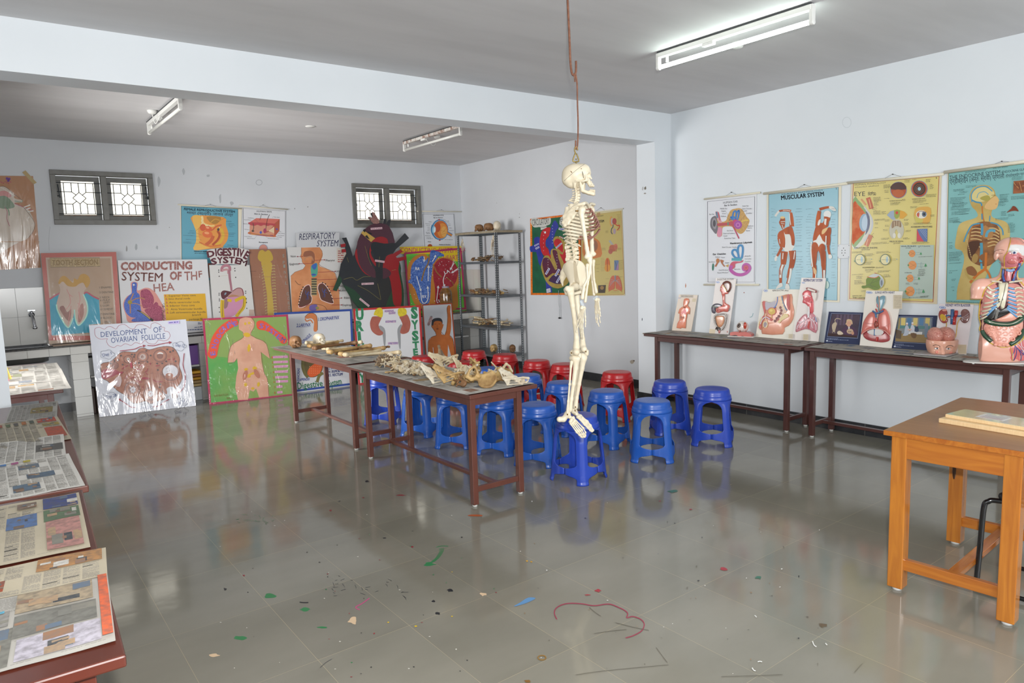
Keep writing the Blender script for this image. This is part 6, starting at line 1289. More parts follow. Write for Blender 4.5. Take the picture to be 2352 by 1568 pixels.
s.poly([(1560,420),(1640,360),(1675,400),(1655,480),(1600,500),(1530,480)],'#d3ac72',3);s.line([(1600,352),(1625,348),(1640,356)],4,'#6d4a2a',3);s.line([(1640,440),(1655,440)],4,'#a04a34');s.line([(1505,460),(1510,560),(1530,640)],14,'#b8702c',3);s.line([(1585,560),(1580,620)],12,'#5a8fa4');s.line([(1502,540),(1505,600)],14,'#4a88a4')
DKB=mat('#6b3f22',.45,noise=(14,'#a3703c',.85),key='thor');s.poly([(1390,690),(1440,640),(1520,620),(1600,630),(1660,660),(1690,760),(1690,900),(1660,1000),(1600,1060),(1540,1080),(1440,1060),(1370,1000),(1350,900),(1370,780)],DKB,3)
for i in range(6):s.line([(1395-i*4,700+i*34),(1440,690+i*36),(1500,700+i*38)],11,'#c9ab74',4,up=i == 0);s.line([(1560,690+i*38),(1630,690+i*34),(1680,720+i*32)],11,'#c9ab74',4,up=False)
s.poly([(1500,700),(1540,660),(1600,720),(1620,760),(1580,800),(1510,780)],'#a87a4a',3);s.line([(1500,640),(1505,700),(1500,760)],26,'#4a8fae',3);s.line([(1545,780),(1560,730),(1600,710),(1640,720)],28,'#5a9ab0',4);s.line([(1480,640),(1400,660),(1350,740),(1315,830)],14,'#4a8fae',5);s.line([(1590,630),(1660,650),(1710,700),(1720,760)],14,'#4a8fae',5);s.line([(1475,655),(1405,680),(1360,750)],7,'#b86a2c',5)
s.poly([(1375,830),(1470,820),(1480,860),(1420,960),(1370,1000),(1360,900)],'#4f2e1c',3);s.line([(1495,840),(1498,920),(1490,1040)],30,'#4f97ae',3);s.ell(1430,1000,32,50,'#a5854a',.2);s.ell(1520,990,44,36,'#8a5a34');s.line([(1545,940),(1540,1060),(1530,1110),(1450,1170),(1380,1250)],26,'#c4702a',5);s.line([(1530,1100),(1570,1150),(1600,1230)],22,'#c4702a',4);s.line([(1495,1050),(1500,1110)],22,'#4f97ae');s.poly([(1340,1100),(1400,1080),(1450,1140),(1430,1180),(1360,1160)],'#8a5a34',3);s.line([(1330,1110),(1360,1190),(1420,1220)],18,'#b39a54',4)
for i in range(9):s.line([(1340+i*6,800+i*22),(1352+i*5,815+i*22)],8,'#c9ab74',up=i == 0)
s.poly([(1828,205),(2010,190),(2010,320),(1822,335)],mat('#9a5a34',.45,noise=(20,'#5a2c1a',.8),key='cell'));s.lines([(1828+i*30,215+(i % 2)*40,1850+i*30,250+(i % 3)*30) for i in range(6)],4,'#cf9a5c');s.poly([(1755,530),(1800,490),(1820,462),(1850,470),(1880,515),(1845,510),(1800,515)],'#7a3a24',3)
rows=[]
for x,y,k,w_ in ((1335,255,2,120),(1210,295,2,130),(1270,315,2,110),(1255,345,1,90),(1178,380,3,160),(1172,420,2,150),(1195,440,3,170),(1180,475,3,190),(1262,495,2,130),(1190,525,3,200),(1265,548,1,140),(1165,590,4,130),(1205,620,2,90),(1160,840,1,50),(1165,870,3,45),(1162,940,5,140),(1160,1000,3,130),(1158,1052,1,150),(1160,1130,1,120),(1160,1150,1,40),(1190,1215,2,45),(1188,1295,1,30),(1200,1330,1,20),(1685,345,5,110),(1690,395,3,90),(1670,420,4,80),(1800,365,3,200),(1700,520,4,60),(1640,590,2,140),(1770,640,8,80),(1770,550,2,90),(1810,165,3,130),(1880,800,6,120)):
    for i in range(k):rows.append((x,y+i*13,x+w_*(.7+.3*r.random()),y+i*13-w_*.06))
s.greek(rows,3.6,'#33504c',r);s.greek([(1150,1440,1480,1452)],4,'#2f4a34')
hung(s,cr(*D6,[(1113,115),(2380,-55)]),None,cr(*D6,[(1708,2)])[0],r=.013);s.done()
# ------------------------------------------------------------------ the hanging skeleton
BONE=mat('#ddd2ba',.42,noise=(9,'#c9ba9a',.35),key='bone');BONE2=mat('#d8c39f',.45,noise=(12,'#b98f5c',.5),key='bonew');CART=mat('#96695c',.4,noise=(30,'#7d5248',.6),key='cart');CLEAR=mat('#c9d2d8',.1,key='acryl',alpha=.45);DARKM=mat('#3a3128',.6);BRASS=mat('#8f7d4a',.3,metal=.8);SCREW=mat('#8a6a3c',.3,metal=.7);NAIL=mat('#c4566a',.4)
SKD=4.25;FWH=Vector((FW.x,FW.y,0)).normalized()
SB=CAM + ray(1325,700).normalized()*0 + ray(1325,700)*(SKD/ray(1325,700).dot(FWH))
def SP(c,x,y,d=0.):
    x0,y0,k=c;q=atP(x0+x/k,y0+y/k,SB+FWH*d,FWH);return q
Da,Db=(1240,340,4.61),(1240,640,4.125)
skel=thing('human_skeleton','cream plastic human skeleton hanging from a ceiling wire, facing right','skeleton',(SB.x,SB.y,SP(Db,300,1400).z))
NP=lambda v:np.array(v,float)
def bone(name,fn,pts,pad,cell=.004,m=BONE,parent=None):
    A_=np.array([tuple(p) for p in pts]);me=nets(fn,A_.min(0)-pad,A_.max(0)+pad,cell,name,m);return att(link(me,name),parent or skel)
def path_bone(name,pts,rads,cell=.0035,k=.008,extra=(),m=BONE,parent=None):
    P=[NP(p) for p in pts]
    def fn(p):
        d=sd_path(p,P,list(rads),k)
        for c,r in extra:d=smin(d,sd_ball(p,NP(c),r),k*1.3)
        return d
    allp=list(P)+[NP(c) for c,r in extra];return bone(name,fn,allp,max(rads)+.03,cell,m,parent)
# skull, worked in the units of its own close-up and then laid in place
sk_u=SKD/F/4.61/ (FW.dot(FWH)) ;O_=SP(Da,400,340,0)
def skm(me):
    EX,EY,ED=RT-RT.z*Vector((0,0,1)),Vector((0,0,-1)),FWH;EX=(EX.normalized()*.985-FWH*.17).normalized();ED=(FWH*.985+RT*.17).normalized()
    M=Matrix((EX*sk_u,EY*sk_u,ED*sk_u)).transposed()
    me.transform(Matrix.Translation(O_) @ M.to_4x4() @ Matrix.Translation((-400,-340,0)))
    me.flip_normals() if M.determinant() < 0 else None
    return me
def cranium(p):
    q=p.copy();q[:,2]=np.abs(q[:,2]);c,s_=math.cos(-.12),math.sin(-.12)
    r=q-np.array([385,280,0]);r=np.stack([r[:,0]*c-r[:,1]*s_,r[:,0]*s_+r[:,1]*c,r[:,2]],1)
    d=sd_ball(r,(0,0,0),(146,110,100));d=smin(d,sd_ball(q,(300,330,0),(62,66,84)),30);d=smin(d,sd_ball(q,(460,255,0),(74,76,80)),25)
    d=smin(d,sd_ball(q,(355,385,0),(72,38,56)),20)
    d=smax(d,-sd_ball(q,(452,330,112),(44,50,38)),14)
    d=smin(d,sd_cap(q,(520,272,12),(508,275,66),13,12),14);d=smin(d,sd_cap(q,(515,285,0),(543,335,0),12,8),8)
    d=smin(d,sd_cap(q,(500,335,40),(522,388,22),27,20),14);d=smin(d,sd_cap(q,(535,372,0),(548,392,0),22,15),12)
    d=smin(d,sd_cap(q,(494,338,70),(500,352,64),11),9);d=smin(d,sd_path(q,[(500,352,72),(460,362,92),(415,358,88),(390,360,80)],[11,8,8,12],4),6);d=smin(d,sd_path(q,[(505,276,66),(488,305,76),(492,345,74)],[9,7,9],4),6)
    d=smin(d,sd_cap(q,(375,375,62),(372,415,55),20,12),12)
    d=smax(d,-sd_ball(q,(530,306,46),(38,28,30)),4);d=smax(d,-sd_ball(q,(556,358,0),(20,26,15)),4)
    d=smax(d,-sd_ball(q,(395,372,84),(9,9,16)),3)
    return d
me=skm(nets(cranium,(225,160,-125),(600,440,125),4.6,'skull',BONE));sk=att(link(me,'skull'),skel)
def jaw(p):
    q=p.copy();q[:,2]=np.abs(q[:,2])
    d=sd_path(q,[(432,372,78),(440,410,74),(452,452,66)],[12,17,18],8);d=smin(d,sd_cap(q,(470,385,74),(452,445,68),9,14),10)
    d=smin(d,sd_path(q,[(452,452,66),(510,476,44),(556,488,16),(562,490,0)],[18,16,17,18],8),10);return smin(d,sd_cap(q,(520,462,38),(565,470,0),12,13),8)
me=skm(nets(jaw,(405,345,-110),(600,525,110),4.,'mandible',BONE));att(link(me,'mandible'),skel)
for nm,y,x0,yb in (('upper_teeth',413,552,399),('lower_teeth',450,560,464)):
    b=MB()
    for i in range(-6,7):
        a=i/6.;dd=40*math.sin(a*1.35);xx=x0+14-36*(1-math.cos(a*1.5))*1.3;sl=(2 if nm == 'lower_teeth' else 0)*(abs(i)*-.6)
        b.ball((xx,(y+yb)/2+sl+(-.02*abs(i)),dd),(6.,12,5),BONE,8)
    o=b.obj(nm,None);skm(o.data);att(o,skel)
# saw cut, hooks and cap bolt
b=MB()
cut=[]
for i in range(25):
    t=i/24;x=268+t*206;y=347-t*158;
    lo_,hi_=-130.,0.
    for _ in range(18):
        mid=(lo_+hi_)/2
        if cranium(np.array([[x,y,mid]]))[0] < 0:hi_=mid
        else:lo_=mid
    cut.append((x,y,lo_))
b.tube(cut,1.6,DARKM,5);b.tube([(455,265,-88),(463,300,-92),(468,332,-90)],3.2,DARKM,5)
for x,y in ((342,262),(350,270),(447,237)):b.ball((x,y,cut[9][2]-1),(5,5,5),SCREW,8)
b.tube([(337,255,cut[9][2]-3),(350,268,cut[9][2]-4)],2,SCREW,5)
o=b.obj('saw_cut_fittings',None);skm(o.data);att(o,skel)
b=MB().cyl(SP(Da,384,176),SP(Da,384,150),.004,BRASS,10).ball(SP(Da,384,148),.006,BRASS,10).ball(SP(Da,384,118),.005,BRASS,10);att(b.obj('cap_bolt',None),skel)

# spine
sp_pts=[(398,405),(403,436),(406,466),(407,496),(404,526),(398,555),(388,582),(372,612),(357,642),(345,672),(336,704),(330,737),(327,771),(327,806),(330,842),(336,878),(344,914),(352,950),(358,985),(366,1028),(375,1070),(381,1112),(382,1155),(372,1196)]
for i,(x,y) in enumerate(sp_pts):
    a=sp_pts[min(i+1,23)];c=sp_pts[max(i-1,0)];dr=Vector((a[0]-c[0],a[1]-c[1])).normalized();e=Vector((-dr.y,dr.x))   # e points backward (left)
    if e.x > 0:e=-e
    k=.0145 if i < 7 else .0145+.0004*(i-6) if i < 19 else .021;h_=(12.5 if i < 7 else 14 if i < 19 else 17)
    c0,c1=SP(Da,x-dr.x*h_,y-dr.y*h_),SP(Da,x+dr.x*h_,y+dr.y*h_);m_=(c0+c1)/2
    b=MB();b.tube([c0,c0.lerp(c1,.12),m_,c0.lerp(c1,.88),c1],[k*.9,k*1.05,k*.88,k*1.05,k*.9],BONE,14)
    pl=(34,30,28,30,36,46,56) if i < 7 else None;L_=pl[i] if pl else (52 if i < 19 else 60);dn=8 if i < 7 else 22 if i < 19 else 6
    a0=SP(Da,x+e.x*k/sk_u*.6,y+e.y*k/sk_u*.6);a1=SP(Da,x+e.x*(k/sk_u+L_*.55),y+e.y*(k/sk_u+L_*.55)+dn*.5);a2=SP(Da,x+e.x*(k/sk_u+L_),y+e.y*(k/sk_u+L_)+dn)
    fl_=.0045 if i < 19 else .011
    b.tube([a0,a1,a2],[(.007,.0055),(.005,fl_),(.0055,fl_*1.1)],BONE,8,flat=tuple(FWH));b.ball(a2,(.0065,.0065,fl_*1.15),BONE,8)
    for s_ in (-1,1):
        w_=.026 if i < 7 else .034 if i < 19 else .042
        q=SP(Da,x+e.x*26,y+e.y*26,s_*w_);b.tube([m_+(a0-m_)*.8,(m_+q)/2+(a0-m_)*.4,q],[.007,.0055,.0065],BONE,7);b.ball(SP(Da,x+e.x*20,y+e.y*20+h_,s_*.016),(.0085,.0085,.011),BONE,8)
    att(b.obj('vertebra',None),skel)
b=MB().tube([SP(Da,x,y) for x,y in sp_pts],.008,mat('#b9a88c',.5),8);att(b.obj('disc_column',None),skel)

# ribs, cartilage, breastbone
bx=[318,298,282,268,258,252,250,254,266,282];aa=[78,104,126,142,154,163,168,166,152,134];bb=[.045,.068,.084,.096,.104,.109,.111,.110,.105,.097];dp=[40,40,42,42,42,42,40,36,30,28];te=[142,148,150,150,147,141,128,113,104,97]
stn=[(528,640),(548,662),(568,692),(588,724),(604,756),(618,786),(628,812)]
def st_at(t):i=min(int(t*6),5);f_=t*6-i;return stn[i][0]*(1-f_)+stn[i+1][0]*f_,stn[i][1]*(1-f_)+stn[i+1][1]*f_
for s_ in (-1,1):
    for i in range(10):
        y0=612+38*i;P=[]
        def rp(t):
            dd=s_*bb[i]*math.sin(t)**.8 if math.sin(t) > 0 else 0;x=bx[i]+aa[i]*(1-math.cos(t));x+=dd*.19/sk_u
            return SP(Da,x,y0-10*math.sin(min(t*1.6,PI))+dp[i]*(1-math.cos(t))/2*1.0,dd)
        T_=[math.radians(14+(te[i]-14)*k/18) for k in range(19)];P=[rp(t) for t in T_]
        att(MB().tube(P,[(.0034,.0064 if 0 < i < 9 else .0056)]*19,BONE,8,flat=tuple((P[9]-SP(Da,bx[i]+aa[i],y0+30)).normalized())).obj('rib',None),skel)
        e=P[-1];tg=st_at(min(1,i/6.));dd0=s_*bb[i]*math.sin(T_[-1])**.8
        if i < 7:C_=[e,SP(Da,(tg[0]*.55+(bx[i]+aa[i]*(1-math.cos(T_[-1])))*.45)+8,tg[1]*.4+(y0+dp[i]*.8)*.6+8,dd0*.62),SP(Da,tg[0]-4+s_*2,tg[1],s_*.014)]
        else:C_=[e,SP(Da,520+(9-i)*16,962-(9-i)*8-4,dd0*.86),SP(Da,585+(9-i)*12,925-(9-i)*14,s_*.06),SP(Da,632,860,s_*.024)]
        C_=[Vector(v) for v in spline([tuple(v) for v in C_],6)]
        att(MB().tube(C_,[(.0042,.0085)]*len(C_),CART,8,flat=(0,0,1)).obj('costal_cartilage',None),skel)
    for i,(x,y,x1,y1) in enumerate(((345,968,400,1030),(352,990,418,1042))):
        w_=s_*(.07-.02*i);sh=w_*.19/sk_u
        P=[SP(Da,x-40,y-8,s_*.02),SP(Da,x-52+sh,y+8,w_*.7),SP(Da,(x+x1)/2-35+sh,(y+y1)/2,w_),SP(Da,x1+sh,y1,w_*.95)]
        P=[Vector(v) for v in spline([tuple(v) for v in P],6)];att(MB().tube(P,[(.003,.0055)]*len(P),BONE,7,flat=(0,0,1)).obj('rib',None),skel)
P=[SP(Da,x,y,0) for x,y in stn]+[SP(Da,636,842,0)]
att(MB().tube(P,[(.022,.006),(.021,.006),(.015,.006),(.017,.006),(.018,.006),(.018,.006),(.012,.005),(.004,.004)],CART,10,flat=tuple(FWH)).obj('breastbone',None),skel)

# shoulders and arms
for s_ in (-1,1):
    sh=(0 if s_ < 0 else 96);D_=lambda x,y,d:SP(Da,x+sh,y+(18 if s_ > 0 else 0),s_*d)
    V=[D_(283,638,.075),D_(330,604,.09),D_(392,592,.105),D_(402,630,.125),D_(392,676,.125),D_(350,735,.118),D_(300,800,.108),D_(262,822,.1),D_(246,792,.09),D_(254,722,.082)]
    def scap(p,V=V):
        P_=[NP(v) for v in V];c=sum(P_)/len(P_);d=None
        for i in range(len(P_)):
            for t in (1.,.66,.33):
                a=P_[i]*t+c*(1-t);b2=P_[(i+1) % len(P_)]*t+c*(1-t);e=sd_cap(p,a,b2,.0055 if t == 1 else .0042);d=e if d is None else smin(d,e,.012)
            d=smin(d,sd_cap(p,P_[i],c,.004),.012)
        d=smin(d,sd_path(p,[NP(D_(290,690,.09)),NP(D_(350,628,.12)),NP(D_(410,598,.142)),NP(D_(465,588,.15))],[.005,.006,.008,.011],.004),.006)
        d=smin(d,sd_path(p,[NP(D_(400,625,.12)),NP(D_(430,600,.115)),NP(D_(455,612,.115))],[.009,.008,.007],.004),.006);return smin(d,sd_ball(p,NP(D_(402,655,.125)),(.012,.012,.017)),.008)
    bone('shoulder_blade',scap,V+[D_(465,588,.15)],.03,.0042)
    c_=[D_(462,588,.15),D_(480,580,.12),SP(Da,500+(sh*.4),590,s_*.07),SP(Da,520,622,s_*.022)];path_bone('collar_bone',[Vector(v) for v in spline([tuple(v) for v in c_],4)],[.009]+[.0065]*11+[.01],.0035)
if True:
    n_=-.145
    path_bone('upper_arm_bone',[SP(Da,438,690,n_),SP(Da,455,790,n_-.005),SP(Da,476,920,n_-.01),SP(Da,497,1060,n_-.012),SP(Da,510,1130,n_-.012)],[.017,.0125,.0115,.011,.013],extra=[(SP(Da,446,655,n_),.0215),(SP(Da,420,665,n_+.01),.014),(SP(Da,494,1152,n_-.012),.0135),(SP(Da,520,1152,n_-.012),.012),(SP(Da,540,1140,n_-.008),.010)])
    path_bone('forearm_bone',[SP(Da,530,1165,n_-.01),SP(Da,535,1210,n_-.01),SP(Da,528,1320,n_-.012),SP(Db,452,50,n_-.015),SP(Db,430,215,n_-.02)],[.012,.010,.008,.0065,.0085],extra=[(SP(Da,520,1185,n_-.01),.011)])
    path_bone('forearm_bone',[SP(Da,503,1240,n_-.02),SP(Da,500,1270,n_-.02),SP(Da,508,1380,n_-.022),SP(Db,418,70,n_-.024),SP(Db,402,180,n_-.024)],[.0115,.0075,.0068,.0078,.0115])
    f_=.15
    path_bone('upper_arm_bone',[SP(Da,548,690,f_),SP(Da,552,850,f_),SP(Da,550,1000,f_),SP(Da,553,1100,f_)],[.016,.012,.0115,.0135],extra=[(SP(Da,546,655,f_),.021),(SP(Da,535,1120,f_),.012),(SP(Da,560,1128,f_),.013),(SP(Da,580,1120,f_),.0095)])
    path_bone('forearm_bone',[SP(Da,540,1145,f_),SP(Da,540,1200,f_),SP(Da,548,1330,f_),SP(Db,498,30,f_),SP(Db,512,150,f_)],[.011,.009,.0075,.0065,.0085])
    path_bone('forearm_bone',[SP(Da,568,1195,f_-.015),SP(Da,566,1240,f_-.015),SP(Da,572,1390,f_-.012),SP(Db,522,60,f_-.01),SP(Db,533,125,f_-.01)],[.0115,.0075,.0065,.0075,.011])
def hand(c0,dirs,d,conn):
    a=[SP(Db,x,y,d) for x,y in conn];att(MB().bar(a[0],a[1],.022,.014,CLEAR).obj('wrist_connector',None),skel)
    cx,cy=c0
    def carp(p):
        e=None
        for (x,y,dd) in ((-14,-4,.008),(-4,-8,-.004),(8,-6,.006),(16,0,-.008),(-12,8,-.008),(0,10,.004),(10,10,-.004),(20,8,.006)):
            q=sd_ball(p,NP(SP(Db,cx+x,cy+y,d+dd)),.0085);e=q if e is None else smin(e,q,.004)
        return e
    bone('wrist_bones',carp,[SP(Db,cx-20,cy-15,d),SP(Db,cx+28,cy+18,d)],.022,.003)
    for ch in dirs:
        pts=[SP(Db,x,y,d+dd) for x,y,dd in ch];P=[];R_=[]
        for i in range(len(pts)-1):
            for t,r_ in ((.0,.0058),(.18,.0042),(.5,.0034),(.82,.0042),(.97,.0055)):
                P.append(pts[i].lerp(pts[i+1],t));R_.append(r_*(1 if i == 0 else .92-.1*i))
        P.append(pts[-1]);R_.append(.003)
        path_bone('finger_bones',P,R_,.0026,.003)
hand((405,272),[[(392,285,.012),(372,352,.02),(360,400,.024),(350,450,.026),(344,500,.026)],[(396,290,.004),(380,375,.006),(384,410,.006),(352,470,.004),(346,505,.002)],[(404,292,-.004),(393,400,-.004),(390,470,-.004),(391,515,-.004),(394,552,-.004)],[(412,292,-.010),(408,405,-.012),(407,475,-.012),(408,520,-.012),(408,555,-.012)],[(424,288,-.016),(430,365,-.02),(432,400,-.02),(432,430,-.02),(430,455,-.02)]],n_-.02,((385,205),(412,262)))
hand((540,195),[[(528,208,.012),(524,265,.018),(526,300,.018),(530,330,.018)],[(532,212,.006),(528,320,.008),(530,375,.008),(538,415,.008)],[(540,214,0),(540,325,0),(545,385,0),(552,430,0),(560,450,0)],[(548,214,-.006),(556,320,-.008),(564,375,-.008),(572,415,-.008)],[(556,210,-.012),(566,290,-.014),(570,325,-.014),(574,355,-.014)]],f_,((505,195),(545,165)))

# pelvis
def pel(p):
    d=None
    for s_ in (-1,1):
        sh=0 if s_ < 0 else 66
        Q=lambda x,y,e:NP(SP(Da,x+sh*(abs(e)/.1),y,s_*e))
        ac=Q(362,1462,.075);crest=[(266,1300,.03),(272,1262,.045),(290,1224,.065),(318,1203,.08),(350,1206,.094),(378,1232,.105),(395,1275,.112),(412,1322,.115),(440,1348,.11)]
        cr_=[NP(c) for c in spline([tuple(Q(*c)) for c in crest],4)]
        for i in range(len(cr_)):
            e=sd_cap(p,ac,cr_[i],.009,.0058);d=e if d is None else smin(d,e,.013)
            if i:d=smin(d,sd_cap(p,cr_[i-1],cr_[i],.0075),.006);pass
        d=smin(d,sd_path(p,[Q(440,1348,.11),Q(430,1372,.105),Q(445,1392,.1),Q(410,1420,.09),ac],[.009,.008,.009,.01,.018],.005),.008)
        d=smin(d,sd_ball(p,ac,.027),.01)
        d=smin(d,sd_path(p,[ac,Q(310,1490,.07),Q(282,1500,.06),Q(290,1535,.055),Q(330,1548,.045),Q(400,1532,.03)],[.02,.015,.016,.015,.010,.009],.006),.008)
        d=smin(d,sd_path(p,[ac,Q(410,1470,.06),Q(452,1496,.018),Q(440,1520,.012),Q(400,1532,.03)],[.015,.011,.014,.012,.009],.006),.008)
        d=smax(d,-sd_ball(p,Q(362,1470,.098),.025),.004)
    return d
bone('pelvis',pel,[SP(Da,230,1190,-.14),SP(Da,570,1560,.14)],.02,.005)
path_bone('sacrum',[SP(Da,350,1215),SP(Da,300,1265),SP(Da,262,1320),SP(Da,240,1375),SP(Da,234,1410),SP(Da,242,1455)],[.030,.030,.024,.014,.008,.005],.004,.01,[(SP(Da,318,1262,-.03),.02),(SP(Da,318,1262,.03),.02),(SP(Da,240,1330),.009),(SP(Da,228,1368),.008)])
# legs
hs=.075
path_bone('thigh_bone',[SP(Db,335,78,-hs-.015),SP(Db,300,95,-hs-.045),SP(Db,292,140,-hs-.055),SP(Db,312,260,-hs-.05),SP(Db,334,420,-hs-.04),SP(Db,347,560,-hs-.03),SP(Db,346,650,-hs-.02)],[.017,.015,.02,.0145,.0138,.0145,.021],extra=[(SP(Db,338,76,-hs-.005),.0235),(SP(Db,262,95,-hs-.055),.018),(SP(Db,312,702,-hs-.02),.019),(SP(Db,345,695,-hs-.04),.021),(SP(Db,335,695,-hs),.02)])
path_bone('thigh_bone',[SP(Db,385,90,hs+.015),SP(Db,350,95,hs+.045),SP(Db,345,150,hs+.055),SP(Db,362,290,hs+.05),SP(Db,388,450,hs+.04),SP(Db,404,570,hs+.03),SP(Db,406,640,hs+.02)],[.017,.015,.019,.0145,.0138,.0145,.021],extra=[(SP(Db,390,88,hs+.005),.0235),(SP(Db,395,672,hs+.04),.021),(SP(Db,418,668,hs),.02)])
path_bone('kneecap',[SP(Db,372,722,-.06),SP(Db,376,740,-.06)],[.015,.013]);path_bone('kneecap',[SP(Db,440,690,.09),SP(Db,442,712,.09)],[.016,.014])
path_bone('shin_bone',[SP(Db,328,752,-.09),SP(Db,342,775,-.09),SP(Db,338,850,-.09),SP(Db,318,1000,-.09),SP(Db,298,1140,-.09),SP(Db,285,1240,-.088)],[.022,.021,.0145,.0125,.0115,.016],extra=[(SP(Db,302,752,-.08),.016),(SP(Db,358,756,-.1),.016)])
path_bone('calf_bone',[SP(Db,300,790,-.115),SP(Db,294,830,-.118),SP(Db,282,1000,-.118),SP(Db,268,1160,-.112),SP(Db,262,1270,-.108)],[.011,.0065,.006,.006,.0105])
path_bone('shin_bone',[SP(Db,402,735,.06),SP(Db,410,760,.06),SP(Db,398,850,.06),SP(Db,370,1000,.06),SP(Db,348,1130,.06),SP(Db,337,1215,.06)],[.022,.021,.0145,.0125,.0115,.016],extra=[(SP(Db,428,742,.065),.014)])
path_bone('calf_bone',[SP(Db,372,790,.085),SP(Db,366,850,.09),SP(Db,345,1000,.09),SP(Db,330,1130,.085),SP(Db,326,1225,.08)],[.010,.0065,.006,.006,.010])
def foot(ank,heel,mid,toes,d,dt=.0):
    A_=lambda q:SP(Db,q[0],q[1],d+(q[2] if len(q) > 2 else 0))
    def tars(p):
        e=sd_path(p,[NP(A_(heel[0])),NP(A_(heel[1])),NP(A_(ank))],[.017,.016,.017],.008);e=smin(e,sd_ball(p,NP(A_(ank)),.019),.008)
        for q in mid:e=smin(e,sd_ball(p,NP(A_(q)),.0115),.005)
        return e
    bone('ankle_bones',tars,[A_(heel[0]),A_(heel[1]),A_(ank)]+[A_(q) for q in mid],.03,.0035)
    for ch in toes:
        pts=[A_(q) for q in ch];P=[];R_=[]
        for i in range(len(pts)-1):
            for t,r_ in ((.0,.0068),(.2,.0046),(.5,.0040),(.8,.0048),(.97,.0064)):P.append(pts[i].lerp(pts[i+1],t));R_.append(r_*(1 if i == 0 else .85))
        P.append(pts[-1]);R_.append(.004);path_bone('toe_bones',P,R_,.0028,.003)
foot((262,1282),((186,1332),(225,1330)),((285,1310,0),(300,1335,-.015),(315,1318,.01),(330,1345,0),(290,1355,-.02),(310,1365,-.01)),[[(290,1372,-.026),(350,1455,-.03),(375,1480,-.03),(395,1500,-.03)],[(305,1368,-.018),(368,1450,-.02),(388,1478,-.02),(402,1502,-.02)],[(320,1362,-.008),(385,1445,-.01),(405,1475,-.01),(415,1500,-.01)],[(332,1355,.004),(400,1435,.004),(418,1470,.004),(426,1500,.004)],[(342,1345,.016),(412,1415,.018),(432,1455,.018),(432,1490,.018)]],-.095)
foot((322,1252),((322,1225,.02),(335,1268,.02)),((345,1280,0),(362,1292,.01),(372,1305,-.008),(385,1300,.01),(360,1310,-.014),(378,1318,-.006)),[[(370,1325,-.02),(425,1385,-.022),(455,1415,-.022),(478,1440,-.022)],[(380,1325,-.01),(432,1380,-.012),(462,1412,-.012),(490,1448,-.012)],[(388,1320,0),(440,1372,0),(470,1405,0),(498,1448,0)],[(394,1314,.01),(448,1362,.01),(480,1400,.01),(505,1440,.01)],[(398,1306,.02),(452,1350,.022),(482,1388,.022),(508,1436,.022)]],.07)
b=MB()
for c,x,y,d in ((Db,300,702,-.13),(Db,437,690,.05),(Db,262,1286,-.125),(Db,338,1215,.04),(Db,335,1250,.04),(Da,470,1492,-.1),(Da,385,665,-.16)):q=SP(c,x,y,d);b.cyl(q+FWH*.01,q-FWH*.004,.0042,SCREW,8)
for x,y in ((462,1492),(366,92)):pass
att(b.obj('joint_screws',None),skel)
b=MB().tube([SP(Da,375,665,-.17),SP(Da,408,665,-.17)],.0042,SCREW,6);att(b.obj('shoulder_pin',None),skel)

# what it hangs from
RUSTM=mat('#6f4634',.7,noise=(60,'#8d5f48',.8));Dc=(1280,0,4.126)
q=SP(Da,384,140)
t=thing('brass_hanger','brass triangular hanger on top of the skeleton\'s skull','hook',tuple(q))
Q=lambda x,y:SP(Dc,x,y)
att(MB().tube(spline([tuple(Q(170,1455)),tuple(Q(152,1505)),tuple(Q(152,1530)),tuple(Q(200,1530)),tuple(Q(200,1505)),tuple(Q(182,1455))],5),.0042,BRASS,8).tube(spline([tuple(Q(176,1462)),tuple(Q(165,1425)),tuple(Q(170,1395)),tuple(Q(186,1395)),tuple(Q(192,1425))],5),.0042,BRASS,8).obj('hanger_loop',None),t)
t=thing('hanger_wire','long rusty wire between the ceiling hook and the skeleton\'s hanger','wire',tuple(Q(190,1400)))
att(MB().tube(spline([tuple(Q(168,775)),tuple(Q(165,720)),tuple(Q(170,700)),tuple(Q(178,720)),tuple(Q(188,800)),tuple(Q(190,900)),tuple(Q(192,1000)),tuple(Q(197,1150)),tuple(Q(196,1300)),tuple(Q(190,1385)),tuple(Q(180,1412)),tuple(Q(173,1390)),tuple(Q(175,1330))],5),.0045,RUSTM,8).obj('wire',None),t)
top=Q(98,0);cz=Vector((top.x,top.y,HC+.0)) 
t=thing('ceiling_hook','rusty hook hanging from the ceiling above the skeleton','hook',tuple(cz))
att(MB().tube(spline([tuple(cz),tuple(Q(98,0)),tuple(Q(110,250)),tuple(Q(118,430)),tuple(Q(124,580)),tuple(Q(136,685)),tuple(Q(155,712)),tuple(Q(174,690)),tuple(Q(178,640)),tuple(Q(177,578))],5),.0065,RUSTM,8).obj('rod',None),t)
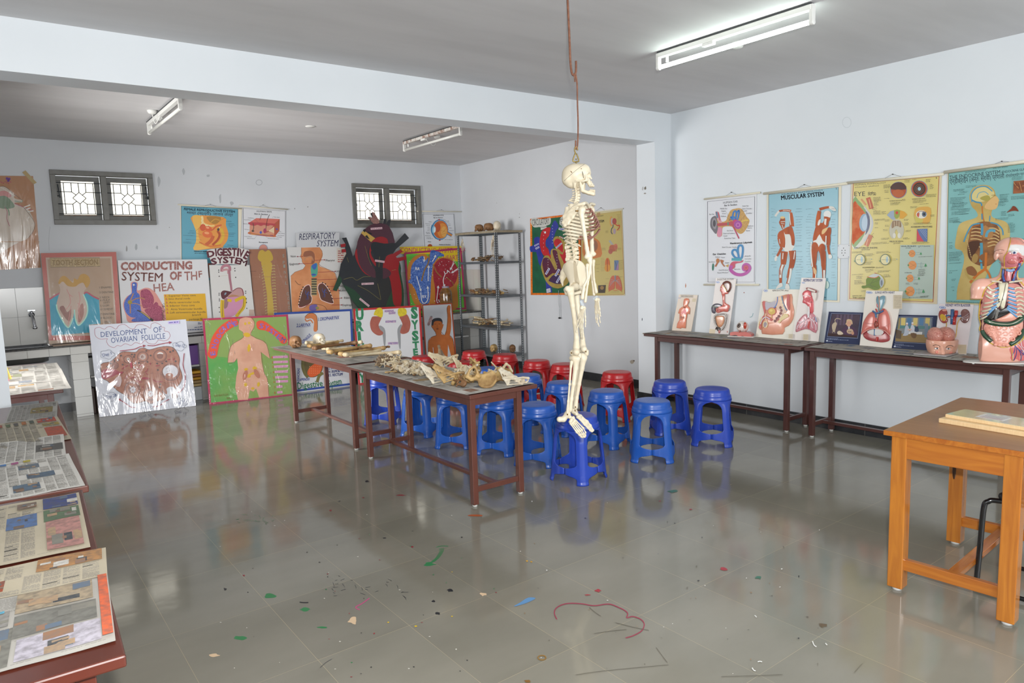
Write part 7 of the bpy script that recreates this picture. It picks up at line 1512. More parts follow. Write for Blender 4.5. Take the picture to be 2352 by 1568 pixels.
# ------------------------------------------------------------------ newspapers spread on the tables
NEWS={k:mat(c,.75,noise=(5,d,.5),key='news'+k) for k,(c,d) in dict(w=('#d2cfc8','#c6c2b8'),g=('#aeaba4','#9f9c95'),c=('#b7ad97','#a79d88')).items()}
def paper(label,P00,P10,P11,P01,seed,tone='w',pics=4,fine=False,amp=.0025,feature=None,group=None):
    """one spread sheet; corners in the order front-left, front-right, back-right, back-left"""
    r=random.Random(seed);c=[Vector(p) for p in (P00,P10,P11,P01)];ctr=sum(c,Vector())/4
    t=thing('newspaper_sheet',label,'newspaper',tuple(ctr),0,group)
    w_=(c[1]-c[0]).length;l_=(c[3]-c[0]).length;ph=[r.random()*6 for _ in range(4)]
    def Q(u,v,k=0.):
        p=c[0]*(1-u)*(1-v)+c[1]*u*(1-v)+c[2]*u*v+c[3]*(1-u)*v-ctr
        p.z+=amp*(1+.6*math.sin(u*7+ph[0])*math.cos(v*5+ph[1])+.4*math.sin(u*15+v*9+ph[2]))+k
        if u < 0 or u > 1 or v < 0 or v > 1:pass
        return p
    b=MB();nu,nv=16,12
    for lay in (0,1):
        b.add([Q(i/nu,j/nv,lay*.0006) for j in range(nv+1) for i in range(nu+1)],[tuple(q if lay else reversed(q)) for q in [(j*(nu+1)+i,j*(nu+1)+i+1,(j+1)*(nu+1)+i+1,(j+1)*(nu+1)+i) for j in range(nv) for i in range(nu)]],NEWS[tone],True)
    def cell(u0,v0,u1,v1,m,k,n=None):
        n1=n or max(1,int((u1-u0)*nu*1.01));n2=n or max(1,int((v1-v0)*nv*1.01))
        b.add([Q(u0+(u1-u0)*i/n1,v0+(v1-v0)*j/n2,k) for j in range(n2+1) for i in range(n1+1)],[(j*(n1+1)+i,j*(n1+1)+i+1,(j+1)*(n1+1)+i+1,(j+1)*(n1+1)+i) for j in range(n2) for i in range(n1)],m)
    TX=mat('#8b8882' if fine else '#a19e97',.8,key='print');HD=mat('#45433f',.8,key='head');nc=11 if fine else 6;rows=int(l_/(.0052 if fine else .011));rects=[]
    lift=[0.0012]
    def picture(u0,v0,u1,v1,col,busy=True):
        lift[0]+=.0002;cell(u0,v0,u1,v1,mat(col,.7,noise=(55,'#55524e',.55),key='pic'),lift[0])
        if not busy or (u1-u0)*w_ < .012:return
        lift[0]+=.0002
        for _ in range(7):
            a,e=u0+(u1-u0)*r.random()*.8,v0+(v1-v0)*r.random()*.75;a1,e1_=min(u1,a+(u1-u0)*(.08+.3*r.random())),min(v1,e+(v1-v0)*(.08+.3*r.random()))
            cell(a,e,a1,e1_,mat(r.choice(['#3f4246','#c9c5bd','#8d6a52','#5a6a7c','#7d7a70','#a58a6c','#6c5a4c',col]),.7,noise=(60,'#6d6a66',.5),key='pic'),lift[0]+.00012*_)
        lift[0]+=.001
    if feature:
        for (u0,v0,u1,v1,col) in feature:picture(u0,v0,u1,v1,col,fine and (u1-u0) > .1 and col not in ('#6a4f8c','#c9952c','#5aa9c4','#c9603c','#b4533c'));rects.append((u0,v0,u1,v1))
    for _ in range(pics):
        u0,v0=.03+r.random()*.7,.05+r.random()*.7;u1,v1=u0+.1+r.random()*.14,v0+.09+r.random()*.16
        if any(u0 < q[2] and u1 > q[0] and v0 < q[3] and v1 > q[1] for q in rects):continue
        rects.append((u0,v0,min(u1,.97),min(v1,.97)));cell(*rects[-1],mat(r.choice(['#6a7480','#8a5c44','#56708f','#7a8060','#9c7c4a','#5a5654','#a05a4a']),.7,noise=(30,'#9a958c',.6),key='pic'),.0013)
    for ci in range(nc):
        u0,u1=.025+ci*.95/nc,.025+(ci+.88)*.95/nc
        for k in range(rows):
            v0=.04+.92*k/rows;h_=.42*.92/rows
            if r.random() < (.03 if fine else .05):
                if not any(u0 < q[2] and u1 > q[0] and v0 < q[3] and v0+h_*3 > q[1] for q in rects):cell(u0,v0,u0+(u1-u0)*(.5+.5*r.random()),v0+h_*2,HD,.0011,1)
                continue
            if r.random() < .05 or any(u0 < q[2] and u1 > q[0] and v0 < q[3] and v0+h_ > q[1] for q in rects):continue
            e=u1 if r.random() < .85 else u0+(u1-u0)*r.random()
            if not fine:cell(u0,v0,e,v0+h_,TX,.001,1);continue
            x=u0
            while x < e-.002:
                x2=min(e,x+.008+.02*r.random());cell(x,v0,x2,v0+h_,TX,.001,1);x=x2+.0035
    o=b.obj('page',t,fix=False);return t
def px_paper(label,z,fr,br,width,seed,lead=0.,**k):
    a,b_=atZ(*fr,z),atZ(*br,z);d=(b_-a);n=Vector((-abs(d.y),d.x*(1 if d.y > 0 else -1),0)).normalized()*width
    return paper(label,a+n,a,b_,b_+n,seed,**k)
G_=None
zt=.7712
px_paper('nearest newspaper sheet at lower left with a big grey picture and orange edge',zt,(266,1474),(247,1320),.56,1,tone='g',pics=0,fine=True,feature=[(.02,.05,.33,.5,'#8a8a80'),(.35,.03,.62,.5,'#77766e'),(.64,.05,.95,.32,'#b0abb5'),(.62,.34,.94,.62,'#74736c'),(.3,.52,.6,.72,'#8d8a85'),(.62,.64,.93,.93,'#a09078'),(.02,.52,.28,.95,'#9c9682'),(.35,.56,.56,.6,'#5aa9c4'),(.42,.68,.58,.71,'#5aa9c4'),(.955,.05,.995,.96,'#c9603c')])
px_paper('text page overlapping the nearest sheet at lower left, red and orange pictures',zt+.004,(247,1322),(243,1258),.56,2,tone='c',pics=0,fine=True,feature=[(.32,.2,.55,.52,'#9c4a2c'),(.34,.6,.52,.78,'#6f7048'),(.68,.55,.98,.97,'#a87c50'),(.05,.3,.12,.6,'#8f4a4a')])
px_paper('cream page with purple box and blue pictures on the near left table',zt+.002,(208,1256),(181,1132),.50,3,tone='c',pics=0,fine=True,feature=[(.2,.02,.5,.55,'#6a4f8c'),(.22,.1,.48,.16,'#c9952c'),(.22,.26,.48,.32,'#c9952c'),(.22,.42,.48,.46,'#c9952c'),(.54,.5,.72,.72,'#54709c'),(.76,.52,.98,.72,'#5a6f54'),(.76,.74,.98,.97,'#3f4a7c'),(.77,.05,.97,.5,'#b08078'),(.6,.82,.72,.92,'#7c6a5c')])
px_paper('grey page with blue photographs beyond the bare strip of the left table',zt+.002,(196,1116),(158,1043),.46,4,tone='w',pics=0,fine=True,feature=[(.55,.72,.72,.85,'#6c7580'),(.6,.42,.82,.55,'#56687a'),(.48,.12,.68,.28,'#5d7285'),(.1,.5,.3,.7,'#6d7a80'),(.4,.9,.46,.96,'#4a7ab0'),(.5,.9,.56,.96,'#b05a8c'),(.6,.9,.66,.96,'#b8a83c')])
px_paper('closely printed black and white page on the left table',zt+.004,(152,1046),(146,998),.44,5,tone='w',pics=0,fine=True,feature=[(.72,.3,.98,.6,'#5c5a57')])
px_paper('page with a row of small coloured heads and orange panel on the left table',zt+.002,(165,1008),(131,956),.42,6,tone='c',pics=0,fine=True,feature=[(.78,.15,.98,.55,'#b4533c'),(.74,.78,.96,.97,'#b84a36'),(.78,.62,.97,.72,'#b09a4a')]+[(.2+.09*i,.78,.25+.09*i,.9,['#6a5a40','#a0503c','#5a6a48','#54504c','#b06a30','#4c5448'][i]) for i in range(6)])
px_paper('farthest page on the left table, next to the white pillar',zt+.004,(131,958),(133,922),.26,7,tone='g',pics=0,fine=True,feature=[(.45,.35,.9,.7,'#8f7f4c')])
for i,(fr,br,wd,lab) in enumerate((((164,892),(150,868),.62,'front page on the table before the sink'),((153,872),(140,846),.6,'middle page on the table before the sink'),((141,849),(130,833),.56,'rear page on the table before the sink'))):
    px_paper(lab,zt+.002*(i % 2),fr,br,wd,20+i,tone='g',pics=5)
# near bone table, far bone table
def ws(label,x0,y0,x1,y1,z,rz,seed,**k):
    c=Vector(((x0+x1)/2,(y0+y1)/2,z));M=Matrix.Rotation(rz,3,'Z');h=[Vector((a,b_,0)) for a,b_ in ((x0,y0),(x1,y0),(x1,y1),(x0,y1))]
    q=[c+M @ (p-Vector((c.x,c.y,0))) for p in h];return paper(label,*q,seed,**k)
ws('nearest page on the vertebrae table, under the shoulder blades',2.475,3.80,3.05,4.28,zt+.003,.02,31,pics=3)
ws('page on the vertebrae table with a red picture, second from the near end',2.465,4.22,3.05,4.72,zt+.001,-.03,32,pics=4)
ws('page under the small vertebrae, middle of the near bone table',2.47,4.66,3.05,5.16,zt+.003,.03,33,pics=5)
ws('page at the far end of the vertebrae table',2.46,5.08,3.06,5.64,zt+.001,-.02,34,tone='g',pics=4)
ws('nearest page on the long bone table',2.50,5.74,3.11,6.3,zt+.002,.02,35,tone='g',pics=4)
ws('middle page on the long bone table',2.495,6.25,3.11,6.9,zt+.004,-.02,36,tone='g',pics=4)
ws('far page on the long bone table, under the two skulls',2.49,6.84,3.12,7.64,zt+.002,.03,37,tone='g',pics=4)
for i,(y0,y1,lab) in enumerate(((4.62,5.20,'page under the small endocrine plaque'),(4.02,4.66,'page in front of the eyeball model'),(3.40,4.06,'page under the respiratory plaque'))):ws(lab+' on the right wall table',5.695,y0,6.10,y1,.8012+.002*(i % 2),.01*(-1)**i,41+i,tone='g',pics=6)
for i,(y0,y1,lab) in enumerate(((2.78,3.32,'page under the first framed picture'),(2.2,2.84,'page before the lungs plaque and second framed picture'),(1.62,2.26,'page under the torso model'))):ws(lab+' on the right wall table',5.69,y0,6.10,y1,.8012+.002*(i % 2),.012*(-1)**i,45+i,tone='g',pics=6)
tp_=ws('old newspaper covering the top of the steel rack',RX0-.02,RY0-.02,RX1+.02,RY1+.02,RT0+.001,.01,51,tone='c',pics=4,amp=.004)

b=MB();cc=mat('#958a74',.75,noise=(30,'#7d735f',.6))
for x0,y0,x1,y1 in ((RX0-.022,RY0-.02,RX0-.02,RY1+.02),(RX0-.02,RY0-.022,RX1+.02,RY0-.02)):b.box((x0,y0,RT0-.026),(x1,y1,RT0+.005),cc)
att(b.obj('folded_edge',None),tp_)
# ------------------------------------------------------------------ loose bones
BM={'w':mat('#d3c5a6',.5,noise=(18,'#a98a5c',.55),key='bw'),'y':mat('#c2a26a',.5,noise=(14,'#7d5a34',.8),key='by'),'b':mat('#86603c',.55,noise=(16,'#5a3d26',.8),key='bb'),'p':mat('#d6cdb9',.5,noise=(20,'#b39a76',.5),key='bp'),'d':mat('#6d5842',.6,noise=(20,'#a08a6c',.6),key='bd')}
N0=lambda *q:[np.array(v,float) for v in q]
def femur(p):
    d=sd_path(p,N0((-.2,0,.012),(-.1,.004,.014),(.05,.006,.014),(.16,0,.012),(.2,-.01,.014)),[.021,.0135,.0128,.0145,.02],.01)
    for c,r_ in (((-.215,.018,.012),.021),((-.215,-.02,.012),.022),((.225,-.045,.018),.0225),((.215,.016,.012),.018),((.21,-.025,.016),.016)):d=smin(d,sd_ball(p,c,r_),.014)
    return d
def tibia(p):
    d=sd_path(p,N0((-.18,0,.014),(-.13,.004,.012),(0,.006,.010),(.13,.003,.009),(.18,0,.012)),[.02,.015,.0115,.0105,.0165],.01)
    for c,r_ in (((-.185,.018,.014),.018),((-.185,-.018,.014),.018)):d=smin(d,sd_ball(p,c,r_),.012)
    return d
def humer(p):
    d=sd_path(p,N0((-.14,0,.012),(-.08,.003,.011),(.05,0,.010),(.12,0,.010)),[.016,.0115,.0102,.012],.01)
    for c,r_ in (((-.155,.006,.014),.021),((.145,.016,.010),.011),((.148,-.004,.010),.012),((.14,-.022,.010),.009)):d=smin(d,sd_ball(p,c,r_),.012)
    return d
def vert(kind):
    R_,L_,W_={0:(.024,.030,.036),1:(.019,.032,.030),2:(.014,.018,.026)}[kind]
    def fn(p):
        q=p.copy();q[:,1]=np.abs(q[:,1]);d=sd_ball(q,(0,0,0),(R_,R_*1.15,R_*1.05));d=smax(d,np.abs(q[:,2])-R_*.62,.004)
        d=smin(d,sd_path(q,N0((-R_*.7,R_*.8,.003),(-R_*1.6,R_*.75,.004),(-R_*2.0,0,.004)),[.006,.006,.006],.003),.004)
        d=smin(d,sd_cap(q,(-R_*1.9,0,.003),(-R_*1.9-L_,0,-.010),.005,.0065),.004);d=smin(d,sd_cap(q,(-R_*1.4,R_*.8,.003),(-R_*1.7,W_,.004),.0055,.005),.004)
        d=smin(d,sd_cap(q,(-R_*1.5,R_*.75,-.010),(-R_*1.6,R_*.7,.018),.006,.006),.004);return d
    return fn
def blade(p):
    V=N0((0,0,0),(.10,.005,.004),(.105,.03,.01),(.07,.06,.004),(.03,.10,0),(-.02,.135,0),(-.035,.12,0),(-.02,.05,0));c=sum(V)/len(V);d=None
    for i in range(len(V)):
        for t in (1.,.7,.4):a=V[i]*t+c*(1-t);b_=V[(i+1) % len(V)]*t+c*(1-t);e=sd_cap(p,a,b_,.0048 if t == 1 else .0032);d=e if d is None else smin(d,e,.012)
        d=smin(d,sd_cap(p,V[i],c,.003),.012)
    d=smin(d,sd_path(p,N0((-.015,.04,.004),(.05,.035,.02),(.1,.03,.04),(.135,.02,.045)),[.004,.006,.007,.010],.004),.008)
    d=smin(d,sd_path(p,N0((.1,.01,.01),(.12,.0,.025),(.135,.012,.03)),[.009,.007,.006],.004),.006);return smin(d,sd_ball(p,(.11,.025,.012),(.013,.018,.016)),.008)
def hipb(p):
    ac=np.array((0,0,.0));cr_=[np.array(v) for v in spline([(.02,-.06,.02),(.06,-.075,.03),(.11,-.06,.035),(.135,-.01,.03),(.125,.035,.02),(.09,.06,.02)],3)];d=None
    for i in range(len(cr_)):
        e=sd_cap(p,ac,cr_[i],.011,.006);d=e if d is None else smin(d,e,.012)
        if i:d=smin(d,sd_cap(p,cr_[i-1],cr_[i],.008),.008)
    d=smin(d,sd_ball(p,ac,.028),.01);d=smin(d,sd_path(p,N0((0,0,0),(-.05,-.025,0),(-.085,-.01,.005),(-.075,.04,.02)),[.02,.015,.016,.009],.006),.008);d=smin(d,sd_path(p,N0((0,0,0),(-.02,.05,.02),(-.045,.075,.025),(-.075,.04,.02)),[.015,.010,.011,.008],.006),.008)
    return smax(d,-sd_ball(p,(0.0,.004,.03),.023),.004)
def lump(p):return smin(smin(sd_ball(p,(0,0,0),(.011,.009,.008)),sd_ball(p,(.009,.004,.002),.007),.005),sd_ball(p,(-.008,-.005,.003),.006),.005)
def stick(p):return smin(sd_path(p,N0((-.045,0,0),(-.03,0,.001),(.03,0,.001),(.045,0,0)),[.0075,.0048,.0044,.0065],.004),sd_ball(p,(.05,0,0),.0068),.004)
def riblet(p):return sd_path(p,[np.array((.11*math.cos(a)-.05,.085*math.sin(a),.01+.006*math.sin(2*a))) for a in np.linspace(.3,2.8,12)],[.007]+[.0052]*11,.003)
# dry skull without jaw, about 18 cm long, resting at z = 0
def dry_skull(p):
    q=p*1000/.52;q=np.stack([q[:,0]+400,-q[:,2]+425,q[:,1]],1);return cranium(q)*.52/1000
PROTO={}
BOX=dict(femur=(femur,(-.25,-.08,-.02),(.26,.05,.05),.0055),tibia=(tibia,(-.22,-.05,-.02),(.21,.05,.045),.005),humerus=(humer,(-.19,-.045,-.02),(.175,.045,.045),.0045),vert0=(vert(0),(-.10,-.055,-.03),(.03,.055,.04),.0042),vert1=(vert(1),(-.09,-.045,-.03),(.025,.045,.03),.0038),vert2=(vert(2),(-.06,-.04,-.025),(.02,.04,.025),.0034),
 blade=(blade,(-.06,-.03,-.015),(.16,.15,.065),.0045),hip=(hipb,(-.12,-.10,-.04),(.16,.10,.06),.0055),lump=(lump,(-.022,-.02,-.015),(.024,.018,.015),.003),stick=(stick,(-.06,-.014,-.014),(.065,.014,.014),.003),rib=(riblet,(-.19,-.03,-.012),(.09,.11,.03),.004),skull=(dry_skull,(-.12,-.09,-.012),(.125,.09,.175),.0052))
def bone_obj(kind,m,name,label,cat,loc,rot,group=None,scale=1.,sup=None):
    k=(kind,m)
    if k not in PROTO:
        fn,lo,hi,c=BOX[kind];PROTO[k]=nets(fn,lo,hi,c,kind,BM[m])
    me=PROTO[k];vz=np.empty(len(me.vertices)*3);me.vertices.foreach_get('co',vz);from_=np.array(Euler(rot).to_matrix());zm=(vz.reshape(-1,3) @ from_[2]).min()*scale+loc[2]
    if sup is None:sup=.7745
    if zm < sup:loc=(loc[0],loc[1],loc[2]+sup-zm)
    o=link(me,name,None,loc,rot);o.scale=(scale,)*3;tag(o,label,cat,group);return o
TZ=.778;rb=random.Random(21)
# two skulls and the long bones on the far table
for px,py,m,rz,lab in ((680,801,'b',-1.4,'brown skull at the far end of the long bone table'),(735,795,'p',-1.35,'pale cream skull behind the long bones, right of the brown skull')):
    p=atZ(px,py,TZ);o=bone_obj('skull',m,'dry_skull',lab,'skull',(p.x+.02,p.y+.05,TZ+.002),(0,-.08,rz))
    e=MB()
    sd_=lambda x,y,z,r_:e.ball((x,y,z),r_,mat('#4a3826',.8),10)
longs=[('tibia','w',705,790,815,783,'thin pale shin bone lying in front of the skulls'),('tibia','y',712,797,806,783,'yellowish shin bone next to the brown skull'),('femur','b',720,802,812,790,'thigh bone with dark knobbed end below the pale skull'),('femur','w',745,802,845,786,'long white thigh bone in the middle of the bone row'),('tibia','w',750,806,842,797,'white shin bone under the long white thigh bone'),('femur','y',757,811,872,793,'yellow brown thigh bone with a hooked brown head'),('humerus','b',775,813,880,797,'brown arm bone squeezed between two thigh bones'),('femur','y',783,816,895,800,'ochre thigh bone behind the front two'),('tibia','w',795,818,900,803,'cream shin bone with flared pale end'),('femur','w',803,818,918,812,'front cream thigh bone nearest the table edge'),('humerus','b',830,806,905,797,'dark ended arm bone at the right of the row')]
for i,(k,m,x0,y0,x1,y1,lab) in enumerate(longs):
    z=TZ+.006+(.022 if i % 3 == 2 else 0);a,b_=atZ(x0,y0,z),atZ(x1,y1,z);c=(a+b_)/2;L_=(b_-a).length;nat=dict(femur=.46,tibia=.38,humerus=.31)[k];d=(b_-a).normalized()
    if L_ > nat*1.12 or L_ < nat*.85:c=a+d*nat/2
    bone_obj(k,m,{'femur':'thigh_bone','tibia':'shin_bone','humerus':'arm_bone'}[k],lab,'bone',(c.x,c.y,z),(0,0,math.atan2(d.y,d.x)),'long bones on the far table',min(1.05,max(.9,L_/nat)))
# vertebrae pile on the near table: strip given by its picture outline
E1=(640,740,3.92)
def e1(x,y,z):return atZ(E1[0]+x/E1[2],E1[1]+y/E1[2],z)
nv_=0
for i in range(92):
    t=rb.random();s_=rb.random()
    x=850+t*420+s_*150*(1-t)+60*(1-s_)*t;y=(366+t*112)-s_*(52+22*t)
    z=TZ+.017+(.02 if rb.random() < .42 else 0)+.010*rb.random();p=e1(x,y,z)
    kind='vert0' if rb.random() < .42 else 'vert1' if rb.random() < .6 else 'vert2';dark=t < .12 or rb.random() < .07
    bone_obj(kind,'d' if dark else 'w' if rb.random() < .4 else 'p','vertebra','brown stained loose vertebra in the pile across the near bone table' if dark else 'cream loose vertebra in the pile across the near bone table','bone',p,(rb.random()*6.3,rb.random()*1.6-.8,rb.random()*6.3),'brown vertebrae on the near table' if dark else 'cream vertebrae on the near table',.82+.25*rb.random())
for i in range(46):
    x,y=1010+rb.random()*420,350+rb.random()*110
    if y < 330+(x-1000)*.16:y+=30
    z=TZ+.010;p=e1(x,y+ (x-1010)*.06,z);k='stick' if rb.random() < .35 else 'lump';m=rb.choice('wybdp')
    bone_obj(k,m,'small_bone','small hand or foot bone scattered behind the vertebrae','bone',p,(rb.random()*.5,rb.random()*.4,rb.random()*6.3),'small bones on the near table',.8+.5*rb.random())
bl_=[('hip','d',1455,350,.045,(1.2,.3,.9),1.0,'hip_bone','grey brown hip bone rearing up at the back of the near table'),('hip','b',1400,395,.03,(.3,.2,2.4),.8,'hip_bone','darker hip bone lying before the rearing one'),('blade','w',1475,405,.03,(.9,-.2,.2),1.15,'shoulder_blade','white shoulder blade with upturned triangular tip at the back'),
 ('blade','p',1390,545,.03,(.95,.1,.3),1.15,'shoulder_blade','smooth cream shoulder blade at the left of the front row'),('blade','y',1490,540,.03,(1.0,-.1,-.15),1.05,'shoulder_blade','yellowish shoulder blade overlapping the smooth cream one'),('blade','w',1640,455,.03,(1.1,.2,.5),1.0,'shoulder_blade','pale jagged shoulder blade behind the front row'),('vert0','w',1680,430,.05,(1.3,.2,.4),1.5,'large_vertebra','large white spiky vertebra on top of the heap'),('vert0','p',1720,470,.035,(.7,.9,2.),1.4,'large_vertebra','cream spiky vertebra right of the white one'),
 ('vert0','y',1690,525,.02,(.2,.4,1.2),1.3,'large_vertebra','yellow vertebra in front of the heap'),('vert1','b',1665,560,.015,(1.0,.3,5.2),1.2,'large_vertebra','small brown tipped vertebra at the front edge'),('hip','y',1800,540,.03,(1.1,.2,-.7),.9,'hip_bone','ochre hip bone at the front with its blade pointing down'),('vert0','y',1780,420,.04,(.5,1.0,.5),1.6,'large_vertebra','orange brown vertebra standing at the back right'),
 ('hip','y',1950,510,.03,(.5,-.2,.2),.95,'hip_bone','long yellow hip bone with round socket'),('hip','w',2010,480,.04,(.9,.2,2.9),.9,'hip_bone','cream pink hip bone behind the yellow one'),('blade','p',2060,560,.02,(.75,.1,-.35),1.05,'shoulder_blade','white shoulder blade at the right corner with pointed tip'),('blade','w',1990,445,.03,(.9,.1,1.),.7,'shoulder_blade','small white bone tip rising at the back right')]
for k,m,x,y,dz,rot,sc,nm,lab in bl_:
    p=e1(x,y,TZ+dz);bone_obj(k,m,nm,lab,'bone',p,rot,None,sc)
for i in range(8):
    p=e1(1560+rb.random()*400,470+rb.random()*80,TZ+.02);bone_obj('vert1' if i % 2 else 'vert0','wpy'[i % 3],'large_vertebra','stray vertebra wedged among the shoulder blades','bone',p,(rb.random()*6,rb.random(),rb.random()*6),'stray vertebrae among the shoulder blades',1.15)

# on the rack
def c7(x,y,Y=None,X=None,z=None):
    px,py=1040+x/3.6455,470+y/3.6455
    return atZ(px,py,z) if z is not None else atY(px,py,Y) if Y else atX(px,py,X)
zt_=RT0+.007
for x,m,sc,rz,lab in ((218,'b',.86,2.9,'small brown skull at the left on top of the rack'),(298,'b',.95,2.6,'brown skull in the middle on top of the rack'),(372,'p',1.08,.8,'pale round skull at the right on top of the rack')):
    dpt={218:8.78,298:8.62,372:8.42}[x];p=c7(x,185,Y=dpt);bone_obj('skull',m,'dry_skull',lab,'skull',(min(max(p.x,RX0+.09),RX1-.09),dpt,zt_+.002),(0,0,rz),None,sc)
for s_i,n_,kinds,ms,lab,grp in ((1,18,('vert0','hip','lump','stick','blade'),'bdbyd','brown bone in the jumble on the second rack shelf','bones on the second rack shelf'),(2,58,('stick','lump','rib','vert2','vert1'),'dbdyb','small dusty bone on the middle rack shelf','bones on the middle rack shelf'),(3,52,('rib','stick','humerus','rib','stick'),'wywbd','rib or slender bone heaped on the fourth rack shelf','bones on the fourth rack shelf')):
    for i in range(n_):
        k=kinds[i % 5];y=RY0+.12+(RY1-RY0-.26)*rb.random();x=RX0+.1+(RX1-RX0-.2)*rb.random();hz={'hip':.05,'blade':.02,'humerus':.012,'vert0':.028,'vert1':.024,'vert2':.02,'rib':.012,'stick':.009,'lump':.010}[k]
        sc=.78 if k in ('hip','blade','humerus') else 1.0
        lay=(i % 6)*.012 if s_i == 3 else (i % 3)*.014
        bone_obj(k,ms[i % 5],'loose_bone',lab,'bone',(x,y,SHZ[s_i]+hz*sc+lay),(rb.random()*.3 if k not in ('vert0','vert1','vert2','lump') else rb.random()*3,rb.random()*.2,rb.random()*6.3),grp,sc,SHZ[s_i]+.001)
for x,y,m,rz,lab in ((6.10,8.55,'y',3.6,'yellowish skull on the bottom rack shelf, at the left'),(6.25,8.28,'b',4.2,'brown skull on the bottom rack shelf, at the right')):bone_obj('skull',m,'dry_skull',lab,'skull',(x,y,SHZ[4]+.002),(0,0,rz),None,.9,SHZ[4]+.001)
# articulated hands hung on the rack
def hung_hand(name,lab,P,m,sc,spread):
    t=thing(name,lab,'bone',tuple(P));fng=[]
    def carp(p):
        e=None
        for k in range(8):q=sd_ball(p,((k % 4-1.5)*.011,.003*(k % 2),-.045-.014*(k//4)),.0095);e=q if e is None else smin(e,q,.004)
        e=smin(e,sd_cap(p,(.004,0,0),(.002,0,-.04),.012,.013),.006);return e
    o=link(nets(carp,(-.04,-.03,-.085),(.04,.03,.02),.004,'wrist_bones',BM[m]),'wrist_bones',t)
    for j in range(5):
        x=(j-2)*.011;L_=(.07,.105,.115,.105,.085)[j];P_=[];R_=[]
        for seg in range(4):
            for u,r_ in ((0,.0062),(.5,.0038),(.93,.0058)):tt=(seg+u)/4;P_.append(np.array((x+spread*x*tt*4,.006*math.sin(j),-.065-L_*tt*1.25)));R_.append(r_*(1-.1*seg))
        fn=lambda p,P_=P_,R_=R_:sd_path(p,P_,R_,.003);A_=np.array(P_);link(nets(fn,A_.min(0)-.012,A_.max(0)+.012,.0035,'finger_bones',BM[m]),'finger_bones',t)
    MB().tube([(0,0,.06),(0,0,.01)],.0012,mat('#4a4640',.6),5).obj('string',t)
    t.scale=(sc,)*3;return t
P=c7(368,262,X=RX0+.12);hung_hand('hand_bones','hand skeleton dangling inside the rack under its top shelf',(RX0+.06,P.y,P.z),'p',1.4,.2)
P=c7(82,292,Y=RY1+.0);hung_hand('hand_bones','hand skeleton tied to the rack\'s left post',(P.x-.02,RY1-.02,P.z),'p',.85,.2)
# ------------------------------------------------------------------ relief plaques and models on the right wall tables
WHB='#dcd8d3'
def leanR(bl,br,tl,z0,xmax=6.110):
    a,b_=atZ(*bl,z0),atZ(*br,z0);dx=max(a.x,b_.x)-(XR-.05)
    if dx > 0:a,b_=a-Vector((dx,0,0)),b_-Vector((dx,0,0))
    h_=zat(tl[0],tl[1],a.x+.05,a.y)-z0;k=(xmax-max(a.x,b_.x))/h_
    return a,(b_-a).cross(Vector((k,0,1)))
class Plaque(Sheet):
    def __init__(s,label,crop,cor,z0,color,name='relief_plaque',cat='plaque',thick=.008,side=None):
        c=cr(*crop,cor);P,n=leanR(c[3],c[2],c[0],z0);super().__init__(name,label,cat,P,n,c,thick,color,snap=z0+.002,part='backboard',rough=.35,side=side);s.crop(*crop)
        s.base=.0006
    def dome(s,pts,h,c,sm=3,off=0.,name=None):
        """raised rounded relief over an outline"""
        if sm:pts=spline(pts,sm,True)
        n=len(pts);cx,cy=sum(p[0] for p in pts)/n,sum(p[1] for p in pts)/n
        if abs(Vector(s.V[1]-s.V[0]).length) == 0:pass
        V=[];fs=[];rings=[(1,0),(.985,.55),(.93,.85),(.82,1.),(.55,1.12)]
        def P_(x,y,hh):x0,y0,k=s.fr;return atP(x0+x/k,y0+y/k,s.P+s.n*(s.base+off+hh),s.n)
        for k,hh in rings:V+=[P_(cx+(x-cx)*k,cy+(y-cy)*k,hh*h) for x,y in pts]
        for r_ in range(len(rings)-1):
            for i in range(n):j=(i+1) % n;fs.append((r_*n+i,r_*n+j,(r_+1)*n+j,(r_+1)*n+i))
        b0=(len(rings)-1)*n;tr=tessellate_polygon([[Vector((x,y,0)) for x,y in pts]]);fs+=[tuple(b0+i for i in t) for t in tr]
        tgt=s
        if name:tgt=MB()
        tgt.add(V,s.orient(V,fs[-len(tr):]) if False else fs,s.mt(c),True)
        if name:att(tgt.obj(name,None),s.t)
        return s
    def cord(s,pts,r,c,h=.004,name=None,sm=5):
        x0,y0,k=s.fr;q=[atP(x0+x/k,y0+y/k,s.P+s.n*(s.base+(z[0] if z else h)),s.n) for x,y,*z in spline(pts,sm)] if sm else [atP(x0+x/k,y0+y/k,s.P+s.n*(s.base+h),s.n) for x,y in pts]
        b=MB() if name else s;b.tube(q,r,s.mt(c),7)
        if name:att(b.obj(name,None),s.t)
    def logo(s,x,y,rx,ry):s.l+=2;s.ell(x,y,rx,ry,'#6d86b8',.1);s.ell(x,y,rx*.8,ry*.7,'#c9cfdb',.1);s.text('EMS',(x-rx*.55,y+ry*.4),(x+rx*.55,y+ry*.45),ry*.8,'#3f5a9c',.02) if False else s.rect(x-rx*.5,y-ry*.25,x+rx*.5,y+ry*.3,'#4a63a4')
    def slip(s,x0,y0,x1,y1,n=7):s.l+=1;s.poly([(x0,y0),(x1,y0+2),(x1-2,y1+2),(x0-2,y1)],'#c3b59a');s.greek([(x0+(x1-x0)*.12,y0+(y1-y0)*(i+1)/(n+1),x1-(x1-x0)*.12,y0+(y1-y0)*(i+1)/(n+1)) for i in range(n)],max(2.,(y1-y0)*.022),'#8a7f6a')
def gl(c,d=None,k='',sc=14):return mat(c,.22,coat=.35,noise=(sc,d,.5) if d else None,key='gl'+k)
SKN=gl('#d9886c','#cf7a60','s');ZA,ZB=.804,.804
